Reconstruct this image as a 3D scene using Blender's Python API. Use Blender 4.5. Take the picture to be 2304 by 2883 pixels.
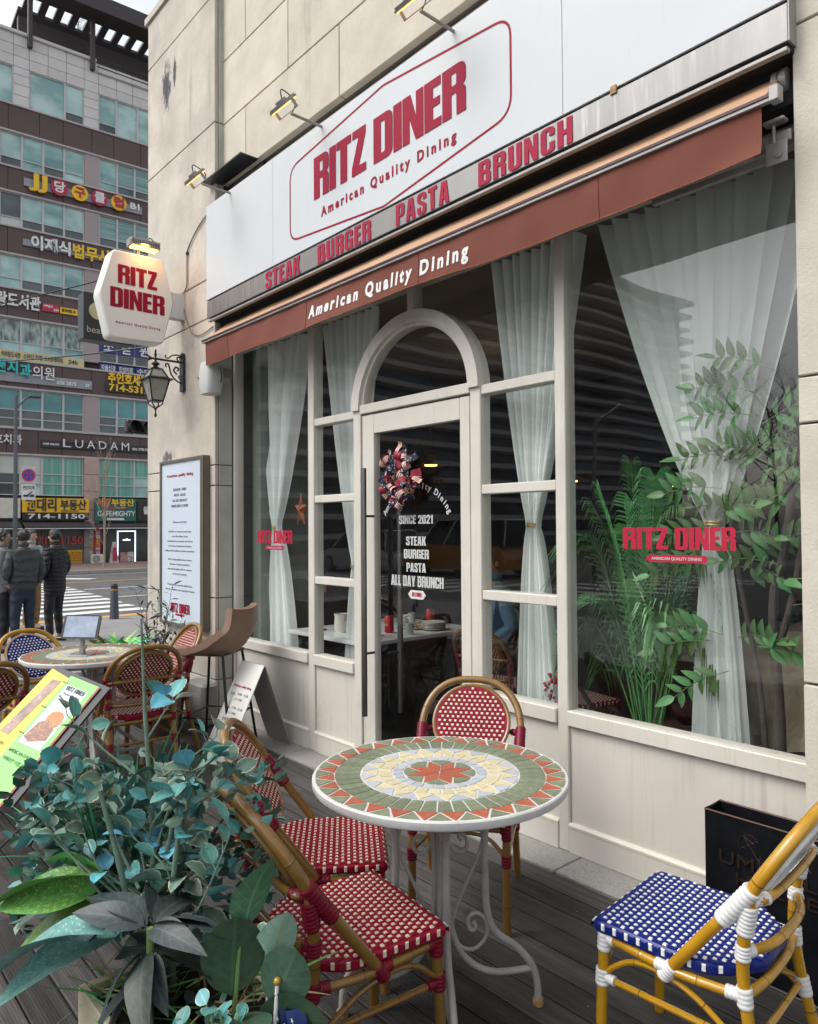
import bpy, math, random
from mathutils import Vector, Matrix, noise
from math import sin, cos, pi, radians as rad, sqrt, atan2

random.seed(7)
for o in list(bpy.data.objects): bpy.data.objects.remove(o)
scn = bpy.context.scene
COL = scn.collection

# ------------------------------------------------------------- camera, world, sun
def setup_view():
    yaw, pitch, roll = rad(41.25136), rad(1.2288), rad(-.36739)
    fw = Vector((-cos(yaw)*cos(pitch), sin(yaw)*cos(pitch), sin(pitch)))
    r = fw.cross(Vector((0, 0, 1))).normalized(); u = r.cross(fw)
    r2 = r*cos(roll)+u*sin(roll); u2 = u*cos(roll)-r*sin(roll)
    cam = bpy.data.objects.new('camera', bpy.data.cameras.new('camera'))
    COL.objects.link(cam)
    m = Matrix((r2, u2, -fw)).transposed().to_4x4(); m.translation = Vector((0, 0, 1.45))
    cam.matrix_world = m
    cam.data.sensor_fit = 'HORIZONTAL'; cam.data.sensor_width = 36; cam.data.lens = 36*2076/2304
    cam.data.clip_start = .05; cam.data.clip_end = 900
    scn.camera = cam
setup_view()

SUN_EL, SUN_AZ = rad(52), rad(-118)      # sun direction: from the street side, high and a little left
w = bpy.data.worlds.new('World'); scn.world = w; w.use_nodes = True
nt = w.node_tree; nt.nodes.clear()
out = nt.nodes.new('ShaderNodeOutputWorld'); bg = nt.nodes.new('ShaderNodeBackground')
sky = nt.nodes.new('ShaderNodeTexSky'); sky.sky_type = 'NISHITA'; sky.sun_disc = False
sky.sun_elevation = SUN_EL; sky.sun_rotation = pi/2-SUN_AZ; sky.air_density = 1.0; sky.dust_density = 4.0; sky.ozone_density = 1.0
hs = nt.nodes.new('ShaderNodeHueSaturation'); hs.inputs['Saturation'].default_value = .28; hs.inputs['Value'].default_value = 2.1
nt.links.new(sky.outputs[0], hs.inputs['Color']); nt.links.new(hs.outputs[0], bg.inputs[0])
bg.inputs[1].default_value = .15; nt.links.new(bg.outputs[0], out.inputs[0])
sl = bpy.data.lights.new('sun', 'SUN'); sl.energy = .6; sl.angle = rad(20); sl.color = (1, .97, .92)
so = bpy.data.objects.new('sun', sl); COL.objects.link(so)
sd = Vector((cos(SUN_EL)*cos(SUN_AZ), cos(SUN_EL)*sin(SUN_AZ), sin(SUN_EL)))
so.rotation_euler = sd.to_track_quat('Z', 'Y').to_euler()
so.location = sd*40
scn.view_settings.view_transform = 'Standard'; scn.view_settings.look = 'None'
scn.view_settings.exposure = -.05; scn.view_settings.gamma = 1.0
scn.view_settings.use_curve_mapping = False
scn.render.engine = 'CYCLES'

# ------------------------------------------------------------- materials
def nd(t, ty, **kw):
    n = t.nodes.new(ty)
    for k, v in kw.items():
        if k in n.inputs.keys(): n.inputs[k].default_value = v
        else: setattr(n, k, v)
    return n
def newmat(name):
    m = bpy.data.materials.new(name); m.use_nodes = True
    return m, m.node_tree, m.node_tree.nodes['Principled BSDF']
def c4(c): return (c[0], c[1], c[2], 1)
def mixc(t, fac, a, b):
    n = t.nodes.new('ShaderNodeMix'); n.data_type = 'RGBA'
    for s, v in ((n.inputs[0], fac), (n.inputs[6], a), (n.inputs[7], b)):
        if hasattr(v, 'is_output'): t.links.new(v, s)
        elif isinstance(v, (int, float)): s.default_value = v
        else: s.default_value = c4(v)
    return n.outputs[2]
def ramp(t, src, p0, p1):
    n = t.nodes.new('ShaderNodeMapRange'); n.inputs[1].default_value = p0; n.inputs[2].default_value = p1
    t.links.new(src, n.inputs[0]); return n.outputs[0]
def pmat(name, col, rough=.6, metal=0., var=.12, scale=4., bump=.0, bscale=60., stretch=(1, 1, 1), spots=None, spotscale=8., spotlo=.6, rnd=.0, emit=None, es=0, coat=0, world=False, spec=.5, dist=.004, streak=None, slo=.56, sx=9.):
    """base colour with soft mottling, optional blotches (stains that belong to the thing), fine relief"""
    m, t, b = newmat(name)
    tc = t.nodes.new('ShaderNodeTexCoord'); src = tc.outputs['Object']
    if world:
        g = t.nodes.new('ShaderNodeNewGeometry'); src = g.outputs['Position']
    mp = nd(t, 'ShaderNodeMapping'); mp.inputs['Scale'].default_value = stretch; t.links.new(src, mp.inputs[0])
    n1 = nd(t, 'ShaderNodeTexNoise', Scale=scale, Detail=6., Roughness=.65); t.links.new(mp.outputs[0], n1.inputs['Vector'])
    lo = [max(0, x*(1-var)) for x in col]; hi = [min(1, x*(1+var)) for x in col]
    c = mixc(t, ramp(t, n1.outputs[0], .3, .7), lo, hi)
    if spots:
        n2 = nd(t, 'ShaderNodeTexNoise', Scale=spotscale, Detail=8., Roughness=.7); t.links.new(mp.outputs[0], n2.inputs['Vector'])
        c = mixc(t, ramp(t, n2.outputs[0], spotlo, spotlo+.12), c, spots)
    if streak:      # rain streaks and dribbles, long in z
        m4 = nd(t, 'ShaderNodeMapping'); m4.inputs['Scale'].default_value = (1, 1, .05); t.links.new(src, m4.inputs[0])
        n4 = nd(t, 'ShaderNodeTexNoise', Scale=sx, Detail=7., Roughness=.75); t.links.new(m4.outputs[0], n4.inputs['Vector'])
        n5 = nd(t, 'ShaderNodeTexNoise', Scale=1.1, Detail=3.); t.links.new(src, n5.inputs['Vector'])
        q = t.nodes.new('ShaderNodeMath'); q.operation = 'MULTIPLY'; t.links.new(ramp(t, n4.outputs[0], slo, slo+.16), q.inputs[0]); t.links.new(ramp(t, n5.outputs[0], .42, .62), q.inputs[1])
        c = mixc(t, q.outputs[0], c, streak)
    if rnd:
        oi = t.nodes.new('ShaderNodeObjectInfo'); h = nd(t, 'ShaderNodeHueSaturation')
        t.links.new(c, h.inputs['Color']); mr = nd(t, 'ShaderNodeMapRange'); mr.inputs[3].default_value = 1-rnd; mr.inputs[4].default_value = 1+rnd
        t.links.new(oi.outputs['Random'], mr.inputs[0]); t.links.new(mr.outputs[0], h.inputs['Value']); c = h.outputs[0]
    t.links.new(c, b.inputs['Base Color'])
    b.inputs['Roughness'].default_value = rough; b.inputs['Metallic'].default_value = metal
    b.inputs['Specular IOR Level'].default_value = spec
    if coat: b.inputs['Coat Weight'].default_value = coat; b.inputs['Coat Roughness'].default_value = .15
    if bump:
        n3 = nd(t, 'ShaderNodeTexNoise', Scale=bscale, Detail=5., Roughness=.7); t.links.new(mp.outputs[0], n3.inputs['Vector'])
        bp = nd(t, 'ShaderNodeBump', Strength=bump, Distance=dist); t.links.new(n3.outputs[0], bp.inputs['Height'])
        t.links.new(bp.outputs[0], b.inputs['Normal'])
    if emit:
        b.inputs['Emission Color'].default_value = c4(emit); b.inputs['Emission Strength'].default_value = es
    return m
def glassmat(name, tint=(.86, .92, .9), ior=1.62, rough=.0):
    m, t, b = newmat(name); t.nodes.remove(b)
    o = t.nodes['Material Output']; tr = nd(t, 'ShaderNodeBsdfTransparent'); tr.inputs[0].default_value = c4(tint)
    gl = nd(t, 'ShaderNodeBsdfGlossy'); gl.inputs['Roughness'].default_value = rough
    # Schlick reflectance, the same from either side of the sheet
    ge = t.nodes.new('ShaderNodeNewGeometry'); dt = t.nodes.new('ShaderNodeVectorMath'); dt.operation = 'DOT_PRODUCT'
    t.links.new(ge.outputs['Normal'], dt.inputs[0]); t.links.new(ge.outputs['Incoming'], dt.inputs[1])
    def mm(op, a, b_=None, c_=None):
        q = t.nodes.new('ShaderNodeMath'); q.operation = op
        for i, v in enumerate((a, b_, c_)):
            if v is None: continue
            if hasattr(v, 'is_output'): t.links.new(v, q.inputs[i])
            else: q.inputs[i].default_value = v
        return q.outputs[0]
    f0 = ((ior-1)/(ior+1))**2; fr = mm('MULTIPLY_ADD', mm('POWER', mm('SUBTRACT', 1., mm('ABSOLUTE', dt.outputs['Value'])), 5.), 1-f0, f0)
    mx = t.nodes.new('ShaderNodeMixShader')
    n = nd(t, 'ShaderNodeTexNoise', Scale=1.3, Detail=1.); tc = t.nodes.new('ShaderNodeTexCoord'); t.links.new(tc.outputs['Object'], n.inputs['Vector'])
    bp = nd(t, 'ShaderNodeBump', Strength=.12, Distance=.01); t.links.new(n.outputs[0], bp.inputs['Height']); t.links.new(bp.outputs[0], gl.inputs['Normal'])
    t.links.new(fr, mx.inputs[0]); t.links.new(tr.outputs[0], mx.inputs[1]); t.links.new(gl.outputs[0], mx.inputs[2]); df = nd(t, 'ShaderNodeBsdfDiffuse'); df.inputs[0].default_value = (.6, .62, .62, 1); m9 = t.nodes.new('ShaderNodeMixShader')
    n9 = nd(t, 'ShaderNodeTexNoise', Scale=5., Detail=8., Roughness=.7); t.links.new(tc.outputs['Object'], n9.inputs['Vector']); q9 = t.nodes.new('ShaderNodeMath'); q9.operation = 'MULTIPLY'; q9.inputs[1].default_value = .012
    t.links.new(ramp(t, n9.outputs[0], .35, .75), q9.inputs[0]); t.links.new(q9.outputs[0], m9.inputs[0]); t.links.new(mx.outputs[0], m9.inputs[1]); t.links.new(df.outputs[0], m9.inputs[2]); t.links.new(m9.outputs[0], o.inputs[0])
    return m
def leafmat(name, col, col2, edge=None, edgew=.78, vein=None, rough=.45, rnd=.3, stripe=None):
    """leaf: u along, v across (-1..1 stored as 0..1); veins, pale variegated margin"""
    m, t, b = newmat(name)
    uv = t.nodes.new('ShaderNodeUVMap'); sp = t.nodes.new('ShaderNodeSeparateXYZ'); t.links.new(uv.outputs[0], sp.inputs[0])
    tc = t.nodes.new('ShaderNodeTexCoord')
    n = nd(t, 'ShaderNodeTexNoise', Scale=55., Detail=4.); t.links.new(tc.outputs['Object'], n.inputs['Vector'])
    c = mixc(t, ramp(t, n.outputs[0], .35, .65), col, col2)
    def mth(op, a, bb=None, cc=None):
        q = t.nodes.new('ShaderNodeMath'); q.operation = op
        for i, v in enumerate((a, bb, cc)):
            if v is None: continue
            if hasattr(v, 'is_output'): t.links.new(v, q.inputs[i])
            else: q.inputs[i].default_value = v
        return q.outputs[0]
    av = mth('ABSOLUTE', mth('MULTIPLY_ADD', sp.outputs[1], 2., -1.))
    if vein:
        side = mth('SINE', mth('MULTIPLY', mth('SUBTRACT', sp.outputs[0], mth('MULTIPLY', av, .22)), 44.))
        vm = mth('MULTIPLY', ramp(t, side, .8, 1.), .55); mid = ramp(t, av, .1, .03)
        c = mixc(t, mth('MAXIMUM', vm, mid), c, vein)
    if stripe:
        n2 = nd(t, 'ShaderNodeTexNoise', Scale=6., Detail=3.); mp = nd(t, 'ShaderNodeMapping'); mp.inputs['Scale'].default_value = (9, 1.2, 1)
        cb = t.nodes.new('ShaderNodeCombineXYZ'); t.links.new(mth('SUBTRACT', sp.outputs[0], mth('MULTIPLY', av, .2)), cb.inputs[0]); t.links.new(av, cb.inputs[1])
        t.links.new(cb.outputs[0], mp.inputs[0]); t.links.new(mp.outputs[0], n2.inputs['Vector'])
        c = mixc(t, ramp(t, n2.outputs[0], .55, .66), c, stripe)
    if edge:
        ev = mth('ADD', av, mth('MULTIPLY', n.outputs[0], .3))
        c = mixc(t, ramp(t, ev, edgew+.15, edgew+.25), c, edge)
    oi = t.nodes.new('ShaderNodeObjectInfo'); h = nd(t, 'ShaderNodeHueSaturation'); t.links.new(c, h.inputs['Color'])
    mr = nd(t, 'ShaderNodeMapRange'); mr.inputs[3].default_value = 1-rnd; mr.inputs[4].default_value = 1+rnd; t.links.new(oi.outputs['Random'], mr.inputs[0]); t.links.new(mr.outputs[0], h.inputs['Value'])
    mr2 = nd(t, 'ShaderNodeMapRange'); mr2.inputs[3].default_value = .46; mr2.inputs[4].default_value = .53; t.links.new(oi.outputs['Random'], mr2.inputs[0]); t.links.new(mr2.outputs[0], h.inputs['Hue'])
    t.links.new(h.outputs[0], b.inputs['Base Color']); b.inputs['Roughness'].default_value = rough
    b.inputs['Subsurface Weight'].default_value = 0
    bp = nd(t, 'ShaderNodeBump', Strength=.35, Distance=.002); t.links.new(n.outputs[0], bp.inputs['Height']); t.links.new(bp.outputs[0], b.inputs['Normal'])
    return m

# ------------------------------------------------------------- object helpers
def tag(o, label=None, cat=None, group=None, kind=None):
    if label: o['label'] = label
    if cat: o['category'] = cat
    if group: o['group'] = group
    if kind: o['kind'] = kind
    return o
def thing(name, label, cat, loc=(0, 0, 0), rz=0, group=None):
    o = bpy.data.objects.new(name, None); COL.objects.link(o)
    o.location = loc; o.rotation_euler = (0, 0, rz); o.empty_display_size = .1
    return tag(o, label, cat, group)
def dup(root, loc, rz, label=None, group=None):
    r = root.copy(); COL.objects.link(r); r.location = loc; r.rotation_euler = (0, 0, rz)
    if label: r['label'] = label
    if group: r['group'] = group
    for ch in list(root.children):
        c = ch.copy(); COL.objects.link(c); c.parent = r
        for g in list(ch.children):
            d = g.copy(); COL.objects.link(d); d.parent = c
    return r
def inst(src, parent, loc=None, rot=None, scale=None):
    c = src.copy(); COL.objects.link(c); c.parent = parent
    if loc is not None: c.location = loc
    if rot is not None: c.rotation_euler = rot
    if scale is not None: c.scale = (scale,)*3 if isinstance(scale, (int, float)) else scale
    return c
def V(*a): return Vector(a if len(a) > 1 else a[0])

class MB:
    """collects shapes, then links them as ONE mesh object"""
    def __init__(s): s.v = []; s.f = []; s.m = []; s.uv = {}
    def add(s, vs, fs, mi=0):
        k = len(s.v); s.v += [tuple(x) for x in vs]; s.f += [tuple(i+k for i in f) for f in fs]; s.m += [mi]*len(fs); return s
    def box(s, x0, y0, z0, x1, y1, z1, mi=0, M=None):
        vs = [Vector(p) for p in ((x0, y0, z0), (x1, y0, z0), (x1, y1, z0), (x0, y1, z0), (x0, y0, z1), (x1, y0, z1), (x1, y1, z1), (x0, y1, z1))]
        if M: vs = [M @ p for p in vs]
        return s.add(vs, [(0, 3, 2, 1), (4, 5, 6, 7), (0, 1, 5, 4), (1, 2, 6, 5), (2, 3, 7, 6), (3, 0, 4, 7)], mi)
    def cbox(s, x0, y0, z0, x1, y1, z1, c=.003, mi=0):
        """box with chamfered edges"""
        vs = []; X = (x0, x1); Y = (y0, y1); Z = (z0, z1); idx = {}
        for i in (0, 1):
            for j in (0, 1):
                for k in (0, 1):
                    sx, sy, sz = (1-2*i)*c, (1-2*j)*c, (1-2*k)*c
                    for a, d in (('x', (0, sy, sz)), ('y', (sx, 0, sz)), ('z', (sx, sy, 0))):
                        idx[i, j, k, a] = len(vs); vs.append((X[i]+d[0], Y[j]+d[1], Z[k]+d[2]))
        fs = []
        for i in (0, 1):
            fs.append([idx[i, a, b_, 'x'] for a, b_ in ((0, 0), (0, 1), (1, 1), (1, 0))][::(1 if i == 0 else -1)])
            fs.append([idx[a, i, b_, 'y'] for a, b_ in ((0, 0), (1, 0), (1, 1), (0, 1))][::(1 if i == 0 else -1)])
            fs.append([idx[a, b_, i, 'z'] for a, b_ in ((0, 0), (0, 1), (1, 1), (1, 0))][::(1 if i == 0 else -1)])
        for a in (0, 1):
            for b_ in (0, 1):
                fs.append([idx[0, a, b_, 'y'], idx[1, a, b_, 'y'], idx[1, a, b_, 'z'], idx[0, a, b_, 'z']])
                fs.append([idx[a, 0, b_, 'x'], idx[a, 1, b_, 'x'], idx[a, 1, b_, 'z'], idx[a, 0, b_, 'z']])
                fs.append([idx[a, b_, 0, 'x'], idx[a, b_, 1, 'x'], idx[a, b_, 1, 'y'], idx[a, b_, 0, 'y']])
        for i in (0, 1):
            for j in (0, 1):
                for k in (0, 1): fs.append([idx[i, j, k, 'x'], idx[i, j, k, 'y'], idx[i, j, k, 'z']])
        return s.add(vs, fs, mi)
    def tube(s, pts, r, seg=10, mi=0, closed=False, cap=True, flat=None):
        pts = [Vector(p) for p in pts]; n = len(pts)
        if not hasattr(r, '__len__'): r = [r]*n
        tn = []
        for i in range(n):
            a = pts[(i-1) % n] if (closed or i > 0) else pts[i]; b_ = pts[(i+1) % n] if (closed or i < n-1) else pts[i]
            tn.append((b_-a).normalized() if (b_-a).length > 1e-9 else Vector((0, 0, 1)))
        up = Vector((0, 0, 1)) if abs(tn[0].z) < .9 else Vector((0, 1, 0))
        nx = tn[0].cross(up).normalized(); k = len(s.v); vs = []
        for i in range(n):
            nx = (nx-tn[i]*nx.dot(tn[i])).normalized(); ny = tn[i].cross(nx)
            for j in range(seg):
                a = 2*pi*j/seg; vs.append(pts[i]+(nx*cos(a)+ny*sin(a)*(flat or 1))*r[i])
        fs = []
        for i in range(n if closed else n-1):
            i2 = (i+1) % n
            for j in range(seg): fs.append((i*seg+j, i*seg+(j+1) % seg, i2*seg+(j+1) % seg, i2*seg+j))
        if cap and not closed:
            fs.append(tuple(range(seg))[::-1]); fs.append(tuple((n-1)*seg+j for j in range(seg)))
        return s.add(vs, fs, mi)
    def lathe(s, prof, seg=24, mi=0, O=(0, 0, 0), axis=None):
        vs = []; O = Vector(O); n = len(prof)
        M = axis.to_track_quat('Z', 'Y').to_matrix() if axis is not None else Matrix.Identity(3)
        for r, z in prof:
            for j in range(seg): vs.append(O+M @ Vector((r*cos(2*pi*j/seg), r*sin(2*pi*j/seg), z)))
        fs = [(i*seg+j, i*seg+(j+1) % seg, (i+1)*seg+(j+1) % seg, (i+1)*seg+j) for i in range(n-1) for j in range(seg)]
        if prof[0][0] > 1e-6: fs.append(tuple(range(seg))[::-1])
        if prof[-1][0] > 1e-6: fs.append(tuple((n-1)*seg+j for j in range(seg)))
        return s.add(vs, fs, mi)
    def prism(s, poly, O, R, U, d, mi=0, caps=True):
        """polygon (x,y) in plane O,R,U extruded by vector N*d"""
        O, R, U = Vector(O), Vector(R), Vector(U); N = R.cross(U); n = len(poly)
        vs = [O+R*x+U*y for x, y in poly]+[O+R*x+U*y+N*d for x, y in poly]
        fs = [(i, (i+1) % n, (i+1) % n+n, i+n) for i in range(n)]
        if caps: fs += [tuple(range(n))[::-1], tuple(range(n, 2*n))]
        return s.add(vs, fs, mi)
    def sphere(s, c, r, seg=12, rings=8, mi=0, sc=(1, 1, 1)):
        c = Vector(c); vs = [c+Vector((0, 0, r*sc[2]))]
        for i in range(1, rings):
            a = pi*i/rings
            for j in range(seg): vs.append(c+Vector((r*sc[0]*sin(a)*cos(2*pi*j/seg), r*sc[1]*sin(a)*sin(2*pi*j/seg), r*sc[2]*cos(a))))
        vs.append(c-Vector((0, 0, r*sc[2]))); L = len(vs)-1
        fs = [(0, 1+j, 1+(j+1) % seg) for j in range(seg)]
        for i in range(rings-2):
            for j in range(seg): fs.append((1+i*seg+j, 1+(i+1)*seg+j, 1+(i+1)*seg+(j+1) % seg, 1+i*seg+(j+1) % seg))
        fs += [(L, 1+(rings-2)*seg+(j+1) % seg, 1+(rings-2)*seg+j) for j in range(seg)]
        return s.add(vs, fs, mi)
    def grid(s, fn, nu, nv, mi=0, flip=False):
        vs = [fn(i/nu, j/nv) for i in range(nu+1) for j in range(nv+1)]
        fs = [(i*(nv+1)+j, (i+1)*(nv+1)+j, (i+1)*(nv+1)+j+1, i*(nv+1)+j+1) for i in range(nu) for j in range(nv)]
        if flip: fs = [f[::-1] for f in fs]
        return s.add(vs, fs, mi)
    def mesh(s, name, mats, smooth=False, angle=None):
        me = bpy.data.meshes.new(name); me.from_pydata([tuple(p) for p in s.v], [], s.f)
        if not isinstance(mats, (list, tuple)): mats = [mats]
        for m in mats: me.materials.append(m)
        if len(mats) > 1: me.polygons.foreach_set('material_index', s.m)
        if smooth: me.polygons.foreach_set('use_smooth', [True]*len(me.polygons))
        me.update()
        if smooth and angle:
            try: me.set_sharp_from_angle(angle=rad(angle))
            except Exception: pass
        return me
    def build(s, name, mats, parent=None, smooth=False, angle=40, **kw):
        o = bpy.data.objects.new(name, s.mesh(name, mats, smooth, angle)); COL.objects.link(o)
        if parent is not None: o.parent = parent
        if kw: tag(o, **kw)
        return o

def cr(pts, n=6, closed=False):
    """Catmull-Rom through points"""
    P = [Vector(p) for p in pts]; o = []; L = len(P)
    for i in range(L if closed else L-1):
        if closed: a, b, c, d = P[(i-1) % L], P[i], P[(i+1) % L], P[(i+2) % L]
        else: a, b, c, d = P[max(i-1, 0)], P[i], P[i+1], P[min(i+2, L-1)]
        for k in range(n):
            t = k/n; o.append(.5*((2*b)+(c-a)*t+(2*a-5*b+4*c-d)*t*t+(3*b-a-3*c+d)*t*t*t))
    if not closed: o.append(P[-1])
    return o

# ------------------------------------------------------------- lettering
def rr(x0, y0, x1, y1, tl, tr, br, bl, n=4):
    p = []
    for (cx, cy, r, a0) in ((x0+bl, y0+bl, bl, 180), (x1-br, y0+br, br, 270), (x1-tr, y1-tr, tr, 0), (x0+tl, y1-tl, tl, 90)):
        if r <= 0: p.append((cx, cy)); continue
        for k in range(n+1):
            a = rad(a0+90*k/n); p.append((cx+r*cos(a), cy+r*sin(a)))
    return p
GL = {
 'R': (.5, [[(0, 0), (0, 1), (.34, 1), (.42, .985), (.475, .94), (.5, .86), (.5, .64), (.485, .58), (.44, .54), (.41, .53), (.45, .515), (.485, .48), (.5, .42), (.5, 0), (.31, 0), (.31, .38), (.3, .43), (.27, .45), (.19, .45), (.19, 0)], rr(.19, .6, .31, .85, 0, .04, .04, 0)]),
 'I': (.2, [[(0, 0), (0, 1), (.2, 1), (.2, 0)]]),
 'T': (.46, [[(.13, 0), (.13, .83), (0, .83), (0, 1), (.46, 1), (.46, .83), (.33, .83), (.33, 0)]]),
 'Z': (.42, [[(0, 0), (0, .17), (.21, .83), (.02, .83), (.02, 1), (.41, 1), (.41, .84), (.2, .17), (.42, .17), (.42, 0)]]),
 'D': (.5, [rr(0, 0, .5, 1, 0, .15, .15, 0), rr(.19, .15, .31, .85, 0, .05, .05, 0)]),
 'N': (.5, [[(0, 0), (0, 1), (.19, 1), (.335, .46), (.335, 1), (.5, 1), (.5, 0), (.325, 0), (.165, .52), (.165, 0)]]),
 'E': (.38, [[(0, 0), (0, 1), (.37, 1), (.37, .83), (.19, .83), (.19, .6), (.35, .6), (.35, .44), (.19, .44), (.19, .17), (.38, .17), (.38, 0)]]),
 'F': (.37, [[(0, 0), (0, 1), (.37, 1), (.37, .83), (.19, .83), (.19, .6), (.34, .6), (.34, .44), (.19, .44), (.19, 0)]]),
 'S': (.48, [[(.48, .66), (.48, .86), (.44, .95), (.34, 1), (.14, 1), (.04, .95), (0, .86), (0, .66), (.05, .56), (.26, .41), (.3, .35), (.3, .2), (.27, .15), (.21, .15), (.18, .2), (.18, .35), (0, .35), (0, .14), (.04, .05), (.14, 0), (.34, 0), (.44, .05), (.48, .14), (.48, .38), (.43, .48), (.22, .63), (.18, .69), (.18, .8), (.21, .85), (.27, .85), (.3, .8), (.3, .66)]]),
 'B': (.5, [[(0, 0), (0, 1), (.34, 1), (.44, .97), (.485, .88), (.485, .64), (.46, .56), (.41, .525), (.47, .49), (.5, .41), (.5, .12), (.46, .03), (.36, 0)], rr(.19, .59, .3, .85, 0, .04, .04, 0), rr(.19, .14, .31, .45, 0, .04, .04, 0)]),
 'C': (.48, [[(.48, .64), (.48, .86), (.44, .95), (.34, 1), (.14, 1), (.04, .95), (0, .86), (0, .14), (.04, .05), (.14, 0), (.34, 0), (.44, .05), (.48, .14), (.48, .4), (.3, .4), (.3, .18), (.27, .14), (.22, .14), (.19, .18), (.19, .82), (.22, .86), (.27, .86), (.3, .82), (.3, .64)]]),
 'G': (.49, [[(.48, .64), (.48, .86), (.44, .95), (.34, 1), (.14, 1), (.04, .95), (0, .86), (0, .14), (.04, .05), (.14, 0), (.24, 0), (.33, .06), (.36, 0), (.49, 0), (.49, .52), (.25, .52), (.25, .39), (.3, .39), (.3, .18), (.27, .14), (.22, .14), (.19, .18), (.19, .82), (.22, .86), (.27, .86), (.3, .82), (.3, .64)]]),
 'A': (.52, [[(0, 0), (.13, 1), (.39, 1), (.52, 0), (.33, 0), (.315, .2), (.21, .2), (.19, 0)], [(.225, .36), (.3, .36), (.262, .78)]]),
 'K': (.52, [[(0, 0), (0, 1), (.19, 1), (.19, .6), (.31, 1), (.5, 1), (.36, .53), (.52, 0), (.32, 0), (.2, .42), (.19, .4), (.19, 0)]]),
 'U': (.5, [[(0, 1), (0, .14), (.04, .05), (.14, 0), (.36, 0), (.46, .05), (.5, .14), (.5, 1), (.31, 1), (.31, .18), (.28, .14), (.22, .14), (.19, .18), (.19, 1)]]),
 'P': (.48, [[(0, 0), (0, 1), (.34, 1), (.44, .97), (.48, .87), (.48, .52), (.44, .42), (.34, .385), (.19, .385), (.19, 0)], rr(.19, .53, .3, .85, 0, .04, .04, 0)]),
 'L': (.36, [[(0, 0), (0, 1), (.19, 1), (.19, .17), (.36, .17), (.36, 0)]]),
 'H': (.5, [[(0, 0), (0, 1), (.19, 1), (.19, .6), (.31, .6), (.31, 1), (.5, 1), (.5, 0), (.31, 0), (.31, .43), (.19, .43), (.19, 0)]]),
 'Y': (.5, [[(.155, 0), (.155, .36), (0, 1), (.19, 1), (.25, .62), (.31, 1), (.5, 1), (.345, .36), (.345, 0)]]),
 'M': (.64, [[(0, 0), (0, 1), (.24, 1), (.32, .5), (.4, 1), (.64, 1), (.64, 0), (.47, 0), (.47, .66), (.38, 0), (.26, 0), (.17, .66), (.17, 0)]]),
 'O': (.5, [rr(0, 0, .5, 1, .15, .15, .15, .15), rr(.19, .15, .31, .85, .05, .05, .05, .05)]),
 'Q': (.5, [rr(0, 0, .5, 1, .15, .15, .02, .15), rr(.19, .15, .31, .85, .05, .05, .05, .05)]),
 '0': (.48, [rr(0, 0, .48, 1, .15, .15, .15, .15), rr(.18, .15, .3, .85, .05, .05, .05, .05)]),
 '1': (.3, [[(.11, 0), (.11, .72), (0, .72), (0, .84), (.12, .9), (.17, 1), (.3, 1), (.3, 0)]]),
 '2': (.47, [[(0, 0), (0, .12), (.24, .52), (.29, .66), (.29, .8), (.26, .85), (.21, .85), (.18, .8), (.18, .66), (0, .66), (0, .86), (.04, .95), (.14, 1), (.34, 1), (.44, .95), (.47, .86), (.47, .66), (.4, .46), (.24, .17), (.47, .17), (.47, 0)]]),
 ' ': (.2, []), }
BOLD = [.0]
def fatten(poly, d, hole):
    a = sum(poly[i-1][0]*poly[i][1]-poly[i][0]*poly[i-1][1] for i in range(len(poly)))
    P = [Vector(p) for p in (poly if a > 0 else poly[::-1])]; P = [p for i, p in enumerate(P) if (p-P[i-1]).length > 1e-5]; q = []; n = len(P)
    if hole: d = -d
    for i in range(n):
        d1 = (P[i]-P[i-1]).normalized(); d2 = (P[(i+1) % n]-P[i]).normalized(); n1, n2 = Vector((d1.y, -d1.x)), Vector((d2.y, -d2.x)); bi = n1+n2
        bi = bi*(2/max(bi.length_squared, 1.)) if bi.length > 1e-6 else n1
        p = P[i]+bi*d; q.append((p.x, p.y))
    return q
def polys_mesh(polys, depth, key=None):
    cu = bpy.data.curves.new('c', 'CURVE'); cu.dimensions = '2D'; cu.fill_mode = 'BOTH'; cu.extrude = depth/2
    for p in polys:
        sp = cu.splines.new('POLY'); sp.points.add(len(p)-1); sp.use_cyclic_u = True
        for q, (x, y) in zip(sp.points, p): q.co = (x, y, depth/2, 1)
    o = bpy.data.objects.new('c', cu); me = bpy.data.meshes.new_from_object(o)
    bpy.data.objects.remove(o); bpy.data.curves.remove(cu)
    return me
def place_mesh(me, O, R, U, sx, sy, sz=1):
    O, R, U = Vector(O), Vector(R).normalized(), Vector(U).normalized(); N = R.cross(U)
    for v in me.vertices: v.co = O+R*(v.co.x*sx)+U*(v.co.y*sy)+N*(v.co.z*sz)
    me.update()
def block_text(s, mat, parent, O, R, U, w, h, depth=.002, gap=.035, name='lettering', top=False, label=None):
    """heavy condensed capitals, one mesh, fitted to width w and height h"""
    x = 0; polys = []
    for ch in s:
        gw, ps = GL[ch]
        polys += [[(px+x, py) for px, py in (fatten(p, BOLD[0], k > 0) if BOLD[0] else p)] for k, p in enumerate(ps)]; x += gw+gap
    W = x-gap; me = polys_mesh(polys, depth); place_mesh(me, O, R, U, w/W, h); me.materials.append(mat)
    o = bpy.data.objects.new(name, me); COL.objects.link(o)
    if parent is not None: o.parent = parent
    return o
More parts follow.
